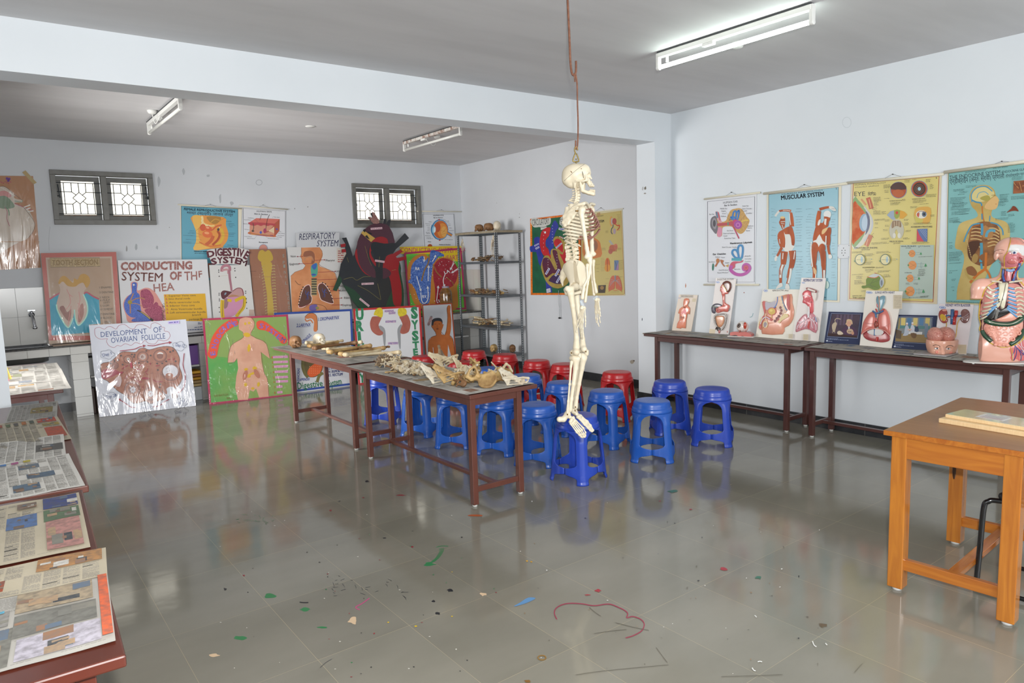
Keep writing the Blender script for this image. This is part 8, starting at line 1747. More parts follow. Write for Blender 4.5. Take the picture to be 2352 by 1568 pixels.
s=Plaque('small beige endocrine glands plaque with a tiny torso, farthest left',D3,[(540,338),(797,346),(708,845),(440,830)],ZA,'#c4b5a4')
s.rect(563,346,740,376,'#b5a692');s.line([(563,346),(740,350),(738,378),(561,374)],3,INK,closed=True);s.text('ENDOCRINE GLANDS',(572,370),(732,372),16,INK,.02);s.rect(530,382,568,392,'#8a86a0');s.poly([(728,392),(778,394),(768,440),(720,438)],'#b3a382')
s.dome([(600,440),(610,400),(640,388),(675,395),(682,430),(665,470),(660,490),(690,520),(694,560),(688,612),(655,605),(650,650),(640,700),(632,808),(575,800),(565,812),(505,802),(515,740),(545,690),(548,605),(525,598),(545,540),(580,510),(625,495),(615,478),(598,470)],.012,SKN,0,name='figure')
s.l=130;s.poly([(600,560),(618,530),(632,560),(640,600),(620,615),(605,590),(580,610),(562,605)],'#d97a7c',3);s.ring(572,655,8,14,4,'#4a3c38');s.ring(605,658,8,14,4,'#4a3c38');s.dots([(640,430),(652,435),(558,712),(600,710)],6,'#d9d0c8');s.done()

s=Plaque('tall digestive system plaque with brown head, left of the eyeball',D3,[(1052,110),(1332,122),(1225,895),(955,878)],ZA,'#d3ccc8')
s.text('DIGESTIVE SYSTEM',(1070,143),(1295,138),24,'#2d2a28',.01);s.logo(1077,168,28,14);s.poly([(965,815),(1045,822),(1035,880),(958,875)],'#c9b89c')
BR,PKM,GRY=gl('#6a3a2e','#5a2f26','br'),gl('#cd6f62','#bb5c52','pk'),gl('#5f5a66','#4a4650','gr')
s.dome([(1140,190),(1165,160),(1205,148),(1250,168),(1268,220),(1250,285),(1225,310),(1200,330),(1180,290),(1150,240)],.012,BR,name='brain');s.dome([(1115,230),(1150,190),(1190,240),(1215,290),(1222,325),(1180,335),(1168,345),(1135,352),(1125,310),(1108,290),(1112,260)],.008,PKM,off=.004,name='throat');s.l=150;s.line([(1150,205),(1170,240),(1205,290)],8,'#d6b05a',4);s.ell(1145,225,14,10,'#d9c9a8');s.line([(1120,255),(1140,262)],6,'#d8ccc0')
s.dome([(1140,345),(1175,340),(1172,420),(1190,460),(1240,490),(1242,540),(1210,580),(1150,575),(1080,595),(1048,570),(1050,530),(1090,510),(1140,490),(1146,430)],.012,PKM,3,name='stomach');s.dome([(985,540),(1000,490),(1050,462),(1110,470),(1145,500),(1090,510),(1048,540),(1040,600),(1000,590)],.010,GRY,name='liver');s.dome([(1205,490),(1240,490),(1240,555),(1205,570)],.009,gl('#7f8a8c',None,'sp'),name='spleen');s.l=160;s.line([(1000,500),(1080,525)],8,'#4f6a44');s.ring(1085,560,26,18,8,'#a84a44')
s.dome([(1050,640),(1160,640),(1165,720),(1125,785),(1080,785),(1055,720)],.009,gl('#d3a07a','#b5503c','si',40),name='small_intestine')
CO,CW=gl('#3f3230',None,'co'),'#c9c2ba'
s.cord([(1050,820),(1062,780),(1036,720),(1040,630),(1110,612),(1190,618),(1190,700),(1165,780),(1120,830),(1095,800),(1070,810),(1080,840)],.0075,CO,.006,name='large_intestine');s.l=200
for i,(x,y) in enumerate(spline([(1062,780),(1036,720),(1040,630),(1110,612),(1190,618),(1190,700),(1165,780),(1120,830)],5)):s.ell(x,y,7,7,CW,n=6,up=False)
s.dome([(1085,830),(1110,835),(1105,872),(1088,872)],.008,gl('#b86a64',None,'re'),name='rectum');s.ell(1210,855,7,12,'#a84a3c');s.done()

# eyeball model
pa,pb=atZ(1470+1225/6.03,620+905/6.03,ZA),atZ(1470+1600/6.03,620+905/6.03,ZA);ec=atX(1704,767,6.015);u=Vector((.3,-.954,0));sc=(pb-pa).length/375
t=thing('eyeball_model','large eyeball model on pink tissue base and white stand','model',(ec.x,ec.y,ZA),math.atan2(u.y,u.x));E_=lambda x,y,d=0.:((x-1412)*sc,d,(890-y)*sc)
MB().box((-185*sc,-.055,.002),(185*sc,.055,.010),mat('#d9d6d2',.3)).obj('stand',t,bevel=.003)
PKB=gl('#cf7f78','#bf6c66','eb')
b=MB();n_=9
pr_=[(1265,870),(1265,830),(1330,815),(1430,818),(1500,815),(1558,845),(1560,878),(1500,885),(1440,870),(1395,885),(1350,862),(1300,868)]
pts=spline(pr_,3,True);b.prism([E_(x,y-2,-.045) for x,y in pts],(0,.09,0),PKB);b.obj('tissue_base',t,bevel=.004)
c0=Vector(E_(1422,745));MB().ball(c0,83*sc,gl('#ddd6cf','#cf8f84','ey',9),32).obj('eyeball',t);
dv=Vector((-.42,-.85,.30)).normalized();rot_=dv.to_track_quat('Z','Y').to_matrix()
q=MB();q.lathe([(.001,83*sc*1.02),(18*sc,83*sc*1.01),(34*sc,83*sc*.93)],gl('#6d5c52','#4a3f3a','ir',60),c0,24,rot_);q.obj('iris',t);MB().lathe([(.001,83*sc*1.06),(11*sc,83*sc*1.03),(12*sc,83*sc*1.0)],gl('#17181a',None,'pu'),c0,20,rot_).obj('pupil',t)
MC=gl('#b8402c','#98301f','mc');MB().ball(c0+Vector((.052*sc/.00055*.6,-.052,.018)),(.016,.012,.034),MC,12).obj('muscle',t);MB().ball(c0+Vector((-.012,-.052,-.042)),(.006,.02,.012),gl('#a85a48',None,'m2'),10).obj('muscle',t)
b=MB()
for a in range(5):ang=a*.5-.6;b.tube([c0+Vector((83*sc*1.0*math.sin(ang)*math.cos(e),-83*sc*1.005*math.cos(ang)*math.cos(e),83*sc*math.sin(e))) for e in (-.9,-.75,-.6,-.48)],.0012,gl('#a83a34',None,'bv'),5)
b.obj('blood_vessels',t)

s=Plaque('male reproductive section plaque on a cream board',D3,[(1702,262),(2232,268),(2122,968),(1600,928)],ZA,'#dad6c9')
s.text('REPRODUCTIVE',(1835,294),(1990,290),20,INK,.02);s.text('(MALE)',(2002,292),(2055,292),16,INK,.02);s.logo(1740,285,30,18)
SK3=gl('#dd9a80','#d28a70','s3');s.dome([(1690,440),(1735,430),(1760,480),(1810,540),(1890,470),(1895,380),(1950,358),(2100,332),(2110,450),(2135,560),(2120,680),(2060,770),(2000,800),(1975,890),(1690,885),(1700,800),(1680,830),(1650,810),(1660,720),(1700,640),(1720,600),(1700,520)],.016,SK3,2,name='pelvis_section');s.l=190
s.poly([(1700,440),(1732,435),(1738,560),(1722,600),(1705,520)],'#b8433c',2);s.poly([(1735,440),(1800,455),(1890,420),(1885,500),(1800,540),(1760,550),(1740,540)],'#a9a3ad',2);s.poly([(1890,380),(1940,362),(1960,362),(1975,440),(2000,520),(2030,570),(1990,600),(1920,560),(1880,500)],'#d8b59a',2);s.line([(1965,362),(1980,450),(2010,520),(2035,560)],16,'#3f6f94',4);s.line([(1905,370),(1900,440),(1870,510),(1800,550)],16,'#3f62a0',4)
for i in range(4):s.poly([(1918+i*16,385+i*42),(1958+i*14,380+i*42),(1962+i*14,412+i*42),(1924+i*16,414+i*42)],'#dcc3a0',up=i == 0)
s.poly([(2040,350),(2068,345),(2072,520),(2060,560),(2030,480)],'#b23a38',2);s.ell(1825,572,60,56,'#b8413c');s.ell(1825,572,50,46,'#c9a436');s.ell(1815,560,22,16,'#dcbf5c');s.line([(1822,620),(1820,665)],10,'#cfa64a')
for i,(x,y) in enumerate(((1945,520),(1958,560),(1945,600),(1920,640),(1895,670),(1870,705))):s.ell(x,y,18,20,'#6d211f',up=i == 0)
s.line([(1965,505),(1985,570),(1960,630),(1920,690)],8,'#d9c9b8',4);s.line([(1660,800),(1670,720),(1720,650),(1780,665),(1830,695)],34,'#b23e38',5);s.line([(1665,750),(1690,690),(1740,650),(1800,680)],12,'#b9bcc4',5);s.line([(1650,800),(1650,740),(1690,660)],10,'#d3bb74',4);s.ell(1735,755,34,48,'#d6c08a');s.ell(1735,757,25,38,'#8d7f86');s.line([(1745,600),(1735,660),(1765,740),(1740,790)],8,'#e0cfae',5);s.ell(1660,790,16,26,'#c25a50');s.ell(1920,690,20,24,'#a83f36');s.poly([(2000,600),(2060,640),(1960,700),(1930,740),(1910,710)],'#d9c38c',2)
s.l+=1;s.slip(2058,885,2115,945,6);s.done()

s=Plaque('narrow respiratory system plaque with pink head and lungs',D4,[(92,78),(340,82),(265,725),(-5,706)],ZA,'#dcd5d0')
s.text('RESPIRATORY SYSTEM',(112,116),(302,118),26,'#2a3484',.02,slant=.1);s.logo(112,129,18,7)
RP=gl('#d9656a','#c9505a','rp');s.dome([(100,240),(130,208),(165,205),(190,222),(195,260),(212,280),(215,420),(190,440),(165,420),(158,370),(130,340),(102,330),(110,290)],.010,RP,2,name='head_section');s.l=130;s.poly([(150,175),(245,205),(238,235),(145,200)],'#7d2a26',2);s.poly([(158,182),(235,210),(228,225),(150,198)],'#d8cfc4');s.poly([(195,230),(245,235),(235,300),(215,310),(200,260)],'#dcd2c8',2);s.line([(108,262),(150,255),(185,270)],7,'#e0d4d0',4);s.ell(150,300,26,24,'#c23a44');s.line([(165,370),(168,430),(162,480)],16,'#d5d0d0',4);s.line([(185,320),(200,330)],6,'#7d2a2a')
s.dome([(35,590),(50,530),(100,465),(140,445),(160,475),(170,440),(210,440),(245,490),(258,560),(240,640),(180,610),(130,600),(70,620),(35,630)],.012,gl('#c98a92','#c06f7c','lg',26),2,name='lungs');s.l=150
s.line([(162,430),(162,480)],16,'#d8d6d8');s.poly([(150,580),(165,520),(180,520),(170,600)],'#b82a26')
for q in ([(160,478),(120,510),(60,560),(45,600)],[(130,500),(110,550),(80,590)],[(100,525),(60,525)],[(140,495),(145,540),(120,580)],[(165,480),(200,505),(235,560),(240,610)],[(190,498),(195,550),(205,590)],[(210,515),(240,520)],[(120,510),(110,480)],[(205,510),(215,475)]):s.line(q,6,'#dccfd4',4)
for i,(x,y) in enumerate(((60,590),(90,600),(110,560),(215,600),(230,540),(70,545))):s.ell(x,y,4,4,'#8f2a34',up=i == 0)
s.poly([(225,470),(245,490),(250,530),(235,520)],'#8a8faa',2);s.l+=1;s.slip(110,650,162,712,5);s.done()

def framed(label,cor,paint):
    s=Plaque(label,D4,cor,ZB,'#1f2a4c',name='framed_picture',cat='picture',thick=.012);s.part='frame_panel';paint(s);s.done();return s
def pic1(s):
    s.line([(395,440),(696,446),(664,692),(352,676)],3,'#a9b0c4',closed=True);s.poly([(402,446),(688,452),(658,685),(360,668)],mat('#3d3040',.4,noise=(14,'#55424a',.7),key='pp1'))
    for i in range(5):s.poly([(450+i*36,452),(472+i*36,453),(462+i*35,560),(440+i*35,558)],'#5a4a5c',up=i == 0)
    s.poly([(362,640),(655,660),(652,686),(360,668)],'#3a2420');s.poly([(410,620),(402,560),(430,530),(452,540),(440,590),(430,625)],'#b5a48c',3);s.line([(440,540),(432,510),(450,492),(490,498)],7,'#b5a48c',4);s.line([(415,600),(405,640)],5,'#a08f78');s.line([(432,600),(430,640)],5,'#a08f78')
    s.poly([(520,590),(560,570),(610,575),(650,610),(655,665),(500,650),(505,610)],'#4a2f48',2);s.ell(573,540,26,34,'#c99a80');s.poly([(548,530),(552,505),(575,498),(602,508),(612,545),(600,550),(595,520),(560,518),(550,550),(538,552)],'#c4a884',2);s.poly([(566,574),(584,574),(580,600),(568,600)],'#cfc7c0');s.dots([(566,538),(584,538)],2.5,'#3a2820');s.ell(585,622,34,26,'#b59a80');s.ell(575,625,5,6,'#4a3a30');s.ell(592,625,5,6,'#4a3a30');s.poly([(455,630),(480,615),(515,640),(505,655),(465,655)],'#c7b7a0',2);s.ell(612,640,14,18,'#b88a70')
    s.greek([(348,692,470,698),(348,702,570,712)],4,'#8f9ab5');s.ell(352,718,10,7,'#c9cfdc');s.greek([(366,722,410,725)],4,'#aab3c8')
framed('navy framed painting of a seated figure in purple coat with a long-legged bird',[(370,422),(722,432),(683,757),(322,738)],pic1)

s=Plaque('large lungs with heart plaque in the middle of the wall table',D4,[(748,206),(1122,216),(1003,796),(682,766)],ZB,'#dcd6cc')
s.text('LUNGS WITH HEART',(840,238),(1040,238),22,'#2a3468',.02);s.logo(782,228,32,12);s.slip(1025,252,1115,392,14)
LU=gl('#cf7468','#c46a60','lu');s.dome([(840,440),(848,500),(838,560),(830,600),(770,610),(700,655),(705,610),(720,530),(760,460),(800,425)],.020,LU,3,name='lung');s.dome([(870,470),(900,400),(940,392),(975,440),(995,520),(998,620),(985,660),(930,610),(880,600),(865,540)],.020,LU,3,name='lung')
DI=gl('#a84a4c','#8f3a40','di');s.dome([(722,640),(770,605),(850,592),(930,612),(985,660),(985,715),(920,735),(850,728),(770,712),(725,680)],.010,DI,3,name='diaphragm');s.l=170;s.poly([(760,622),(850,598),(925,620),(900,660),(800,655)],'#c9c3c0',3);s.line([(700,652),(770,606),(850,594),(930,612),(985,660)],7,'#cf8a80',4)
s.dome([(850,300),(862,262),(885,275),(905,262),(942,265),(938,330),(915,380),(900,420),(872,420),(868,370),(856,340)],.014,gl('#6f95a4','#8fb0b8','la'),2,name='larynx');s.cord([(878,266),(884,340),(884,410)],.003,'#c98a6a',.017);s.dome([(855,340),(878,335),(876,378),(858,376)],.012,gl('#c9787a',None,'th'),name='thyroid')
VB,VR=gl('#3a5f8c',None,'vb'),gl('#b02c2a',None,'vr');s.cord([(848,480),(842,440),(815,415)],.0075,VB,.022,name='blue_vessel');s.cord([(845,440),(890,430),(925,412)],.008,VB,.022,name='blue_vessel');s.cord([(862,440),(855,410),(845,395)],.006,VR,.020,name='red_vessel');s.cord([(900,420),(935,400)],.006,VR,.018,name='red_vessel');s.cord([(850,520),(850,490)],.008,VR,.020)
s.dome([(825,550),(840,520),(862,525),(872,550),(862,580),(840,585)],.026,gl('#8d3f34','#a85a4a','he'),3,name='heart');s.cord([(838,600),(836,665)],.009,VB,.014,name='blue_vessel');s.cord([(862,680),(855,722)],.009,VR,.014,name='red_vessel');s.l=320;s.line([(735,535),(780,545),(840,542)],3,'#8f4a44',3);s.line([(990,540),(940,575),(900,590)],3,'#8f4a44',3);s.done()

def pic2(s):
    s.line([(1068,472),(1425,480),(1405,750),(1040,730)],3,'#a9b0c4',closed=True);s.poly([(1075,478),(1418,486),(1398,742),(1046,722)],mat('#6f7a84',.4,noise=(10,'#8a8a80',.6),key='pp2'));s.poly([(1050,640),(1400,660),(1396,742),(1046,722)],'#8a7248')
    for i,c in enumerate(('#c9b46a','#4a7094','#c4b06c','#4f7598','#c0ac68')):s.poly([(1105+i*62,484),(1150+i*62,486),(1146+i*61,565),(1102+i*61,560)],c,up=i == 0)
    s.poly([(1070,560),(1400,570),(1398,600),(1068,590)],'#4f7a78');s.poly([(1160,620),(1320,628),(1316,655),(1158,648)],'#c9c9c8');s.poly([(1135,640),(1145,575),(1165,560),(1185,590),(1175,660),(1120,665)],'#aab0bc',2);s.ell(1164,548,10,12,'#c9a48c');s.ell(1164,540,11,7,'#cfd2d8');s.poly([(1198,620),(1205,565),(1220,555),(1240,580),(1242,622)],'#b8bcc6',2);s.ell(1220,545,10,12,'#c9a48c');s.ell(1220,537,11,7,'#cfd2d8');s.poly([(1240,622),(1250,575),(1275,575),(1282,625)],'#34425c',2);s.ell(1262,562,9,11,'#b8907a');s.ell(1190,605,24,9,'#c9a494');s.poly([(1200,640),(1260,645),(1250,690),(1215,685)],'#6a4f34',2);s.poly([(1345,540),(1380,545),(1375,690),(1340,680)],'#6a7a8a');s.poly([(1050,600),(1110,620),(1100,700),(1050,690)],'#5a4a3a');s.line([(1090,488),(1080,600)],14,'#a08a54')
    s.greek([(1035,748,1130,754),(1035,760,1240,774)],4,'#8f9ab5');s.ell(1040,775,11,8,'#c9cfdc');s.greek([(1054,778,1110,784)],4,'#aab3c8')
framed('navy framed painting of nurses at a bedside in a sunny ward',[(1048,452),(1468,462),(1425,822),(1005,793)],pic2)

s=Plaque('kidney with bladder plaque behind the open brain model',D4,[(1494,340),(1842,350),(1765,862),(1432,838)],ZB,'#d6ced0')
s.text('KIDNEY WITH BLADDER',(1556,368),(1808,370),26,'#2a3468',.02);s.logo(1524,380,34,14);s.slip(1682,756,1768,850,5)
KM,KY=gl('#8d3a34','#a04a3c','km'),gl('#c9a232','#b08a24','ky');s.dome([(1483,460),(1495,415),(1530,396),(1565,405),(1575,440),(1560,465),(1578,500),(1570,530),(1535,540),(1500,515)],.014,KM,3,name='kidney');s.dome([(1497,470),(1515,445),(1550,460),(1562,490),(1545,520),(1515,508)],.004,KY,3,off=.014,name='kidney_pelvis');s.dome([(1710,430),(1730,400),(1770,398),(1800,430),(1800,490),(1770,535),(1730,535),(1705,500),(1715,470)],.016,gl('#6f4a48','#8d5a50','k2'),3,name='kidney');s.l=170;s.ell(1545,407,24,12,'#c98a7a');[s.line([(1715,480),(1750,470+k*16),(1790,440+k*24)],4,'#a9a0a4',3) for k in range(3)]
s.cord([(1625,400),(1622,550)],.0125,VB,.012,name='blue_vessel',sm=2);s.cord([(1665,412),(1660,475)],.0125,VR,.012,name='red_vessel',sm=2);s.cord([(1648,475),(1640,555)],.0125,VR,.013,name='red_vessel',sm=2);s.cord([(1610,465),(1580,460),(1560,470)],.005,VB,.012);s.cord([(1640,462),(1690,468),(1715,462)],.006,VB,.012);s.cord([(1605,475),(1575,478)],.004,VR,.011)
s.cord([(1555,500),(1565,550),(1558,590),(1560,640)],.003,KY,.005,name='ureter');s.cord([(1710,485),(1680,530),(1668,600),(1660,670),(1640,700)],.003,KY,.005,name='ureter');s.done()

# ---- head with open brain
b0=[atZ(1820+x/4.421,620+y/4.421,ZB+.004) for x,y in ((1228,858),(1560,884),(1745,836),(1400,815))];hc_=sum(b0,Vector())/4
t=thing('brain_model','half head model with exposed pink brain on a grey board','model',(hc_.x,hc_.y,ZB));att(MB().prism([p+Vector((0,0,.009)) for p in b0],(0,0,-.007),mat('#a9a7a8',.3)).obj('board',None,bevel=.002),t)
HB_=Vector((hc_.x,hc_.y,ZB+.013));hd_=(HB_-CAM).dot(FWH);hk=hd_/F/4.421/FW.dot(FWH);HO=atP(1820+1500/4.421,620+852/4.421,HB_,FWH);HO.z=ZB+.011
def hm(me):
    EX=Vector((RT.x,RT.y,0)).normalized();M=Matrix((EX*hk,Vector((0,0,-hk)),FWH*hk)).transposed().to_4x4();me.transform(Matrix.Translation(HO) @ M @ Matrix.Translation((-1500,-852,0)));return me
HSK=gl('#dfa78f','#d69a82','hs',3)
def headf(p):
    q=p;d=sd_ball(q,(1515,745,0),(148,190,132));d=smin(d,sd_ball(q,(1450,825,-60),(80,90,80)),30)
    d=smin(d,sd_cap(q,(1440,780,-128),(1440,838,-142),13,24),14);d=smax(d,-sd_ball(q,(1398,795,-125),(26,14,16)),10);d=smax(d,-sd_ball(q,(1508,800,-130),(34,15,18)),10);d=smin(d,sd_cap(q,(1385,770,-105),(1560,770,-115),10,10),14)
    d=smin(d,sd_ball(q,(1632,790,-25),(24,42,16)),6);d=smax(d,q[:,1]-850,3);d=smax(d,718-q[:,1],3);return d
att(link(hm(nets(headf,(1340,690,-185),(1680,870,150),5,'head',HSK)),'head'),t)
def front(fn,x,y,lo=-190.,hi=0.):
    for _ in range(20):
        m_=(lo+hi)/2
        if fn(np.array([[x,y,m_]]))[0] < 0:hi=m_
        else:lo=m_
    return hi
def on(fn,pts,off):return [(x,y,front(fn,x,y)-off) for x,y in pts]
for (x,y,rx,ry) in ((1398,793,24,11),(1508,798,27,12)):
    b=MB();z=front(headf,x,y);
    b.ball((x,y,z-2),(rx,ry,7),gl('#d8d4d2',None,'wh'),14).ball((x,y-1,z-6),(9,9,5),gl('#4a4e54',None,'ir2'),12).ball((x,y-1,z-10),(4,4,2),gl('#111111',None,'pp'),8);b.tube([(x-rx,y,z+1),(x,y-ry,z-6),(x+rx,y+1,z+2)],2.5,DARKM,5)
    o=b.obj('eye',None);hm(o.data);att(o,t)
b=MB();b.tube(on(headf,spline([(1380,770),(1395,757),(1415,766),(1420,778)],4),1),2.6,DARKM,5);b.tube(on(headf,spline([(1470,785),(1490,768),(1520,762),(1548,772)],4),1),2.6,DARKM,5);o=b.obj('eyebrow',None);hm(o.data);att(o,t)
b=MB().ball((1400,828,front(headf,1400,828)+3),(22,14,6),gl('#e08878',None,'ck'),12).ball((1530,836,front(headf,1530,836)+3),(28,13,6),gl('#e08878',None,'ck'),12);o=b.obj('rouge',None);hm(o.data);att(o,t)
BRN=gl('#c98b7c','#bb7468','bn',40)
for cx,rx,rz in ((1440,60,95),(1548,72,110)):
    def lobe(p,cx=cx,rx=rx,rz=rz):
        d=sd_ball(p,(cx,672,0),(rx,82,rz));g=np.sin(p[:,0]*.17+2*np.sin(p[:,1]*.09))*np.sin(p[:,1]*.16+2.2*np.sin(p[:,2]*.08+1))+.6*np.sin(p[:,2]*.2+1.5*np.sin(p[:,0]*.12));return smax(d+np.clip(np.abs(g)*-3+1.5,-3,4),p[:,1]-722,3)
    o=att(link(hm(nets(lobe,(cx-rx-8,580,-rz-8),(cx+rx+8,735,rz+8),3.6,'brain_half',BRN)),'brain_half'),t)
    b=MB();r=random.Random(cx)
    for i in range(12):
        a,e_=r.random()*2.4-1.2,r.random()*1.2-.1;ps=[]
        for k in range(5):aa,ee=a+k*.13*(1 if i % 2 else -1),e_+.07*k*math.sin(i);ps.append((cx+rx*1.0*math.sin(aa)*math.cos(ee),672-80*math.sin(ee),-rz*1.0*math.cos(aa)*math.cos(ee)))
        b.tube(ps,1.6,gl('#8d2f2c',None,'bv2'),5)
    o2=b.obj('surface_vessels',None);hm(o2.data);att(o2,t)

# ---- torso model at the far right
E5=(2200,520,4.9)
tb=[atZ(2200+x/4.9,520+y/4.9,ZB+.008) for x,y in ((90,1440),(300,1478),(800,1510),(760,1420))]
TP=atZ(2200+470/4.9,829,ZB+.012);td=(TP-CAM).dot(FWH);tk=td/F/4.9/FW.dot(FWH)
TO=atP(2200+470/4.9,520+1470/4.9,TP,FWH);TO.z=ZB+.018
t=thing('torso_model','large human torso model with open chest and belly at far right','model',(TO.x,TO.y,ZB))
def tm(me):
    EX=Matrix.Rotation(-.3,3,'Z') @ Vector((RT.x,RT.y,0)).normalized();ED=Vector((-EX.y,EX.x,0));M=Matrix((EX*tk*1.04,Vector((0,0,-tk)),ED*tk*.8)).transposed().to_4x4();me.transform(Matrix.Translation(TO) @ M @ Matrix.Translation((-470,-1470,0)));return me
def tpart(b,name):o=b.obj(name,None,fix=False);tm(o.data);return att(o,t)
bd=MB();pts=[(470+345*math.cos(a),1484,10+155*math.sin(a)) for a in [2*PI*i/40 for i in range(40)]];bd.prism(pts,(0,14,0),mat('#c9c6c0',.3));tpart(bd,'board')
for x,z in ((210,60),(210,-60),(730,60),(730,-60)):tpart(MB().cyl((x,1496,z),(x,1510,z),12,mat('#d3d0cc',.4),10),'board_foot')
def tors(p):
    q=p.copy();q[:,0]=478+np.abs(q[:,0]-478)
    d=sd_ball(q,(478,780,30),(205,260,125));d=smin(d,sd_ball(q,(478,1060,25),(212,240,112)),60);d=smin(d,sd_ball(q,(478,1330,20),(262,220,128)),70)
    d=smin(d,sd_ball(q,(680,650,40),(100,105,85)),50);d=smin(d,sd_cap(q,(712,690,35),(725,790,30),62,58),30);d=smin(d,sd_cap(q,(560,590,50),(650,610,50),45,50),40)
    d=smax(d,q[:,1]-1484,4);d=smax(d,np.where(q[:,0] > 672,q[:,1]-772,-50.),5)
    d=smin(d,sd_cap(p,(525,420,25),(510,590,35),76,92),40);return d
TSK=gl('#e0ab98','#d69c88','ts',3)
def headt(p):
    # turned a little towards the left of the picture
    c,s_=math.cos(.35),math.sin(.35);q=p-np.array([530,260,20]);q=np.stack([q[:,0]*c+q[:,2]*s_,q[:,1],-q[:,0]*s_+q[:,2]*c],1)
    d=sd_ball(q,(0,-25,15),(142,142,150));d=smin(d,sd_ball(q,(0,70,-35),(98,120,100)),45);d=smin(d,sd_cap(q,(0,150,-95),(0,158,-100),26),40)
    d=smin(d,sd_cap(q,(0,10,-138),(0,70,-160),11,20),16);d=smax(d,-sd_ball(q,(-52,18,-148),(34,16,22)),16);d=smin(d,sd_ball(q,(-52,20,-128),(26,12,10)),8);d=smin(d,sd_cap(q,(-34,118,-126),(34,118,-126),9),8)
    for s2 in (-1,1):d=smin(d,sd_ball(q,(s2*142,35,25),(14,52,34)),8)
    return d
att(link(tm(nets(lambda p:smin(tors(p),headt(p),18),(170,85,-175),(800,1492,190),9,'body',TSK)),'body'),t)
ALL=lambda p:smin(tors(p),headt(p),18)
def front_v(P2):
    lo=np.full(len(P2),-230.);hi=np.full(len(P2),30.)
    for _ in range(22):
        m_=(lo+hi)/2;v=ALL(np.column_stack([P2,m_])) < 0;hi=np.where(v,m_,hi);lo=np.where(v,lo,m_)
    return hi
def inside(poly,P):
    x,y=P[:,0],P[:,1];r=np.zeros(len(P),bool);n=len(poly)
    for i in range(n):
        (x0,y0),(x1,y1)=poly[i],poly[i-1];c=((y0 > y) != (y1 > y)) & (x < (x1-x0)*(y-y0)/(y1-y0+1e-9)+x0);r ^= c
    return r
def patch(name,poly,off,m,sm=3,step=6.,bulge=0.):
    """a skin-tight coloured piece lying off in front of the body, its rim following the outline"""
    if sm:poly=spline(poly,sm,True)
    P=np.array(poly);cx,cy=P.mean(0);rings=12;V2=[]
    for k in range(rings):f_=1-k/rings;V2.append(np.column_stack([cx+(P[:,0]-cx)*f_,cy+(P[:,1]-cy)*f_]))
    V2.append(np.array([[cx,cy]]));A2=np.concatenate(V2);z=front_v(A2);n=len(P)
    f_all=np.concatenate([np.full(n,k/rings) for k in range(rings)]+[np.array([1.])]);z=z-off*np.minimum(1,f_all*8+.0)-bulge*np.sqrt(np.clip(1-(1-f_all)**2,0,1))+np.where(f_all == 0,6,0)
    fs=[(k*n+i,k*n+(i+1) % n,(k+1)*n+(i+1) % n,(k+1)*n+i) for k in range(rings-1) for i in range(n)]+[((rings-1)*n+i,(rings-1)*n+(i+1) % n,rings*n) for i in range(n)]
    b=MB();b.add([tuple(v)+(zz,) for v,zz in zip(A2.tolist(),z.tolist())],fs,m,True);return tpart(b,name)
def ons(pts,off=4.,sm=4):
    q=np.array(spline(pts,sm) if sm else pts);z=front_v(q)-off;return [(a,b_,c) for (a,b_),c in zip(q.tolist(),z.tolist())]
CAV=[(448,440),(436,530),(372,590),(300,650),(275,740),(262,960),(282,1060),(275,1130),(330,1240),(420,1300),(510,1308),(640,1250),(712,1130),(704,1000),(690,800),(690,690),(620,585),(592,500),(600,430),(520,430)]
patch('body_cavity',CAV,2,gl('#5c2229','#4a1a22','cv'),2);b=MB();q=ons(CAV+[CAV[0]],3,3);b.tube(q,6,gl('#c9a52a',None,'yl'),7);tpart(b,'cavity_rim')
patch('lung',[(300,660),(370,600),(405,640),(395,860),(300,980),(270,960),(280,760)],12,gl('#cf8a80','#c47a70','lt'));patch('lung',[(480,620),(580,600),(660,690),(690,850),(688,965),(600,960),(500,870)],12,gl('#cf8a80','#c47a70','lt'))
WR,CB=gl('#d5cbb2','#c5b99c','wr'),gl('#6a9ac4',None,'cb')
for i in range(8):
    y=652+i*40;xr=495-(i > 5)*8;xl=410-(i > 4)*(i-4)*12
    b=MB();xo=300-i*5;q=ons([(xl-30-i*3,y+8+i*3),(xl-62-i*3,y+22+i*5),(xo+8,y-20+i*9 if i < 3 else y+28+i*7)],20);b.tube(q,[11]*(len(q)-1)+[8],WR,8);tpart(b,'rib')
    b=MB();b.tube(ons([(xl,y-4 if i < 5 else y-4-(i-5)*26),(xl-34-i*3,y+8+i*3)],21),11,CB,8);tpart(b,'rib_cartilage')
    xo=628+i*8;b=MB();q=ons([(xr+55+i*7,y+14+i*4),(xr+85+i*8,y-2+i*5),(min(xo,684),y+6+i*10)],20);b.tube(q,[11]*(len(q)-1)+[8],WR,8);tpart(b,'rib')
    b=MB();b.tube(ons([(xr,y-6 if i < 5 else y-6-(i-5)*24),(xr+52+i*7,y+12+i*4)],21),11,CB,8);tpart(b,'rib_cartilage')
patch('breastbone',[(415,592),(465,588),(500,592),(490,680),(478,780),(468,880),(440,885),(425,850),(405,880),(382,870),(392,760),(408,660)],30,gl('#d6cfb4',None,'sb'),2);b=MB();b.tube(ons([(470,590),(452,700),(432,800),(418,880)],35),2.2,DARKM,5);tpart(b,'breastbone_seam')
for q in ([(352,575),(395,578),(440,590)],[(500,588),(570,580),(635,575)]):b=MB();b.tube(ons(q,18),11,WR,8);tpart(b,'collar_bone')
b=MB()
for q in ([(398,770),(412,775),(400,790),(418,800),(402,805)],[(438,765),(445,770)],[(436,780),(446,778)]):b.tube(ons(q,35),3,DARKM,5)
tpart(b,'pen_mark')
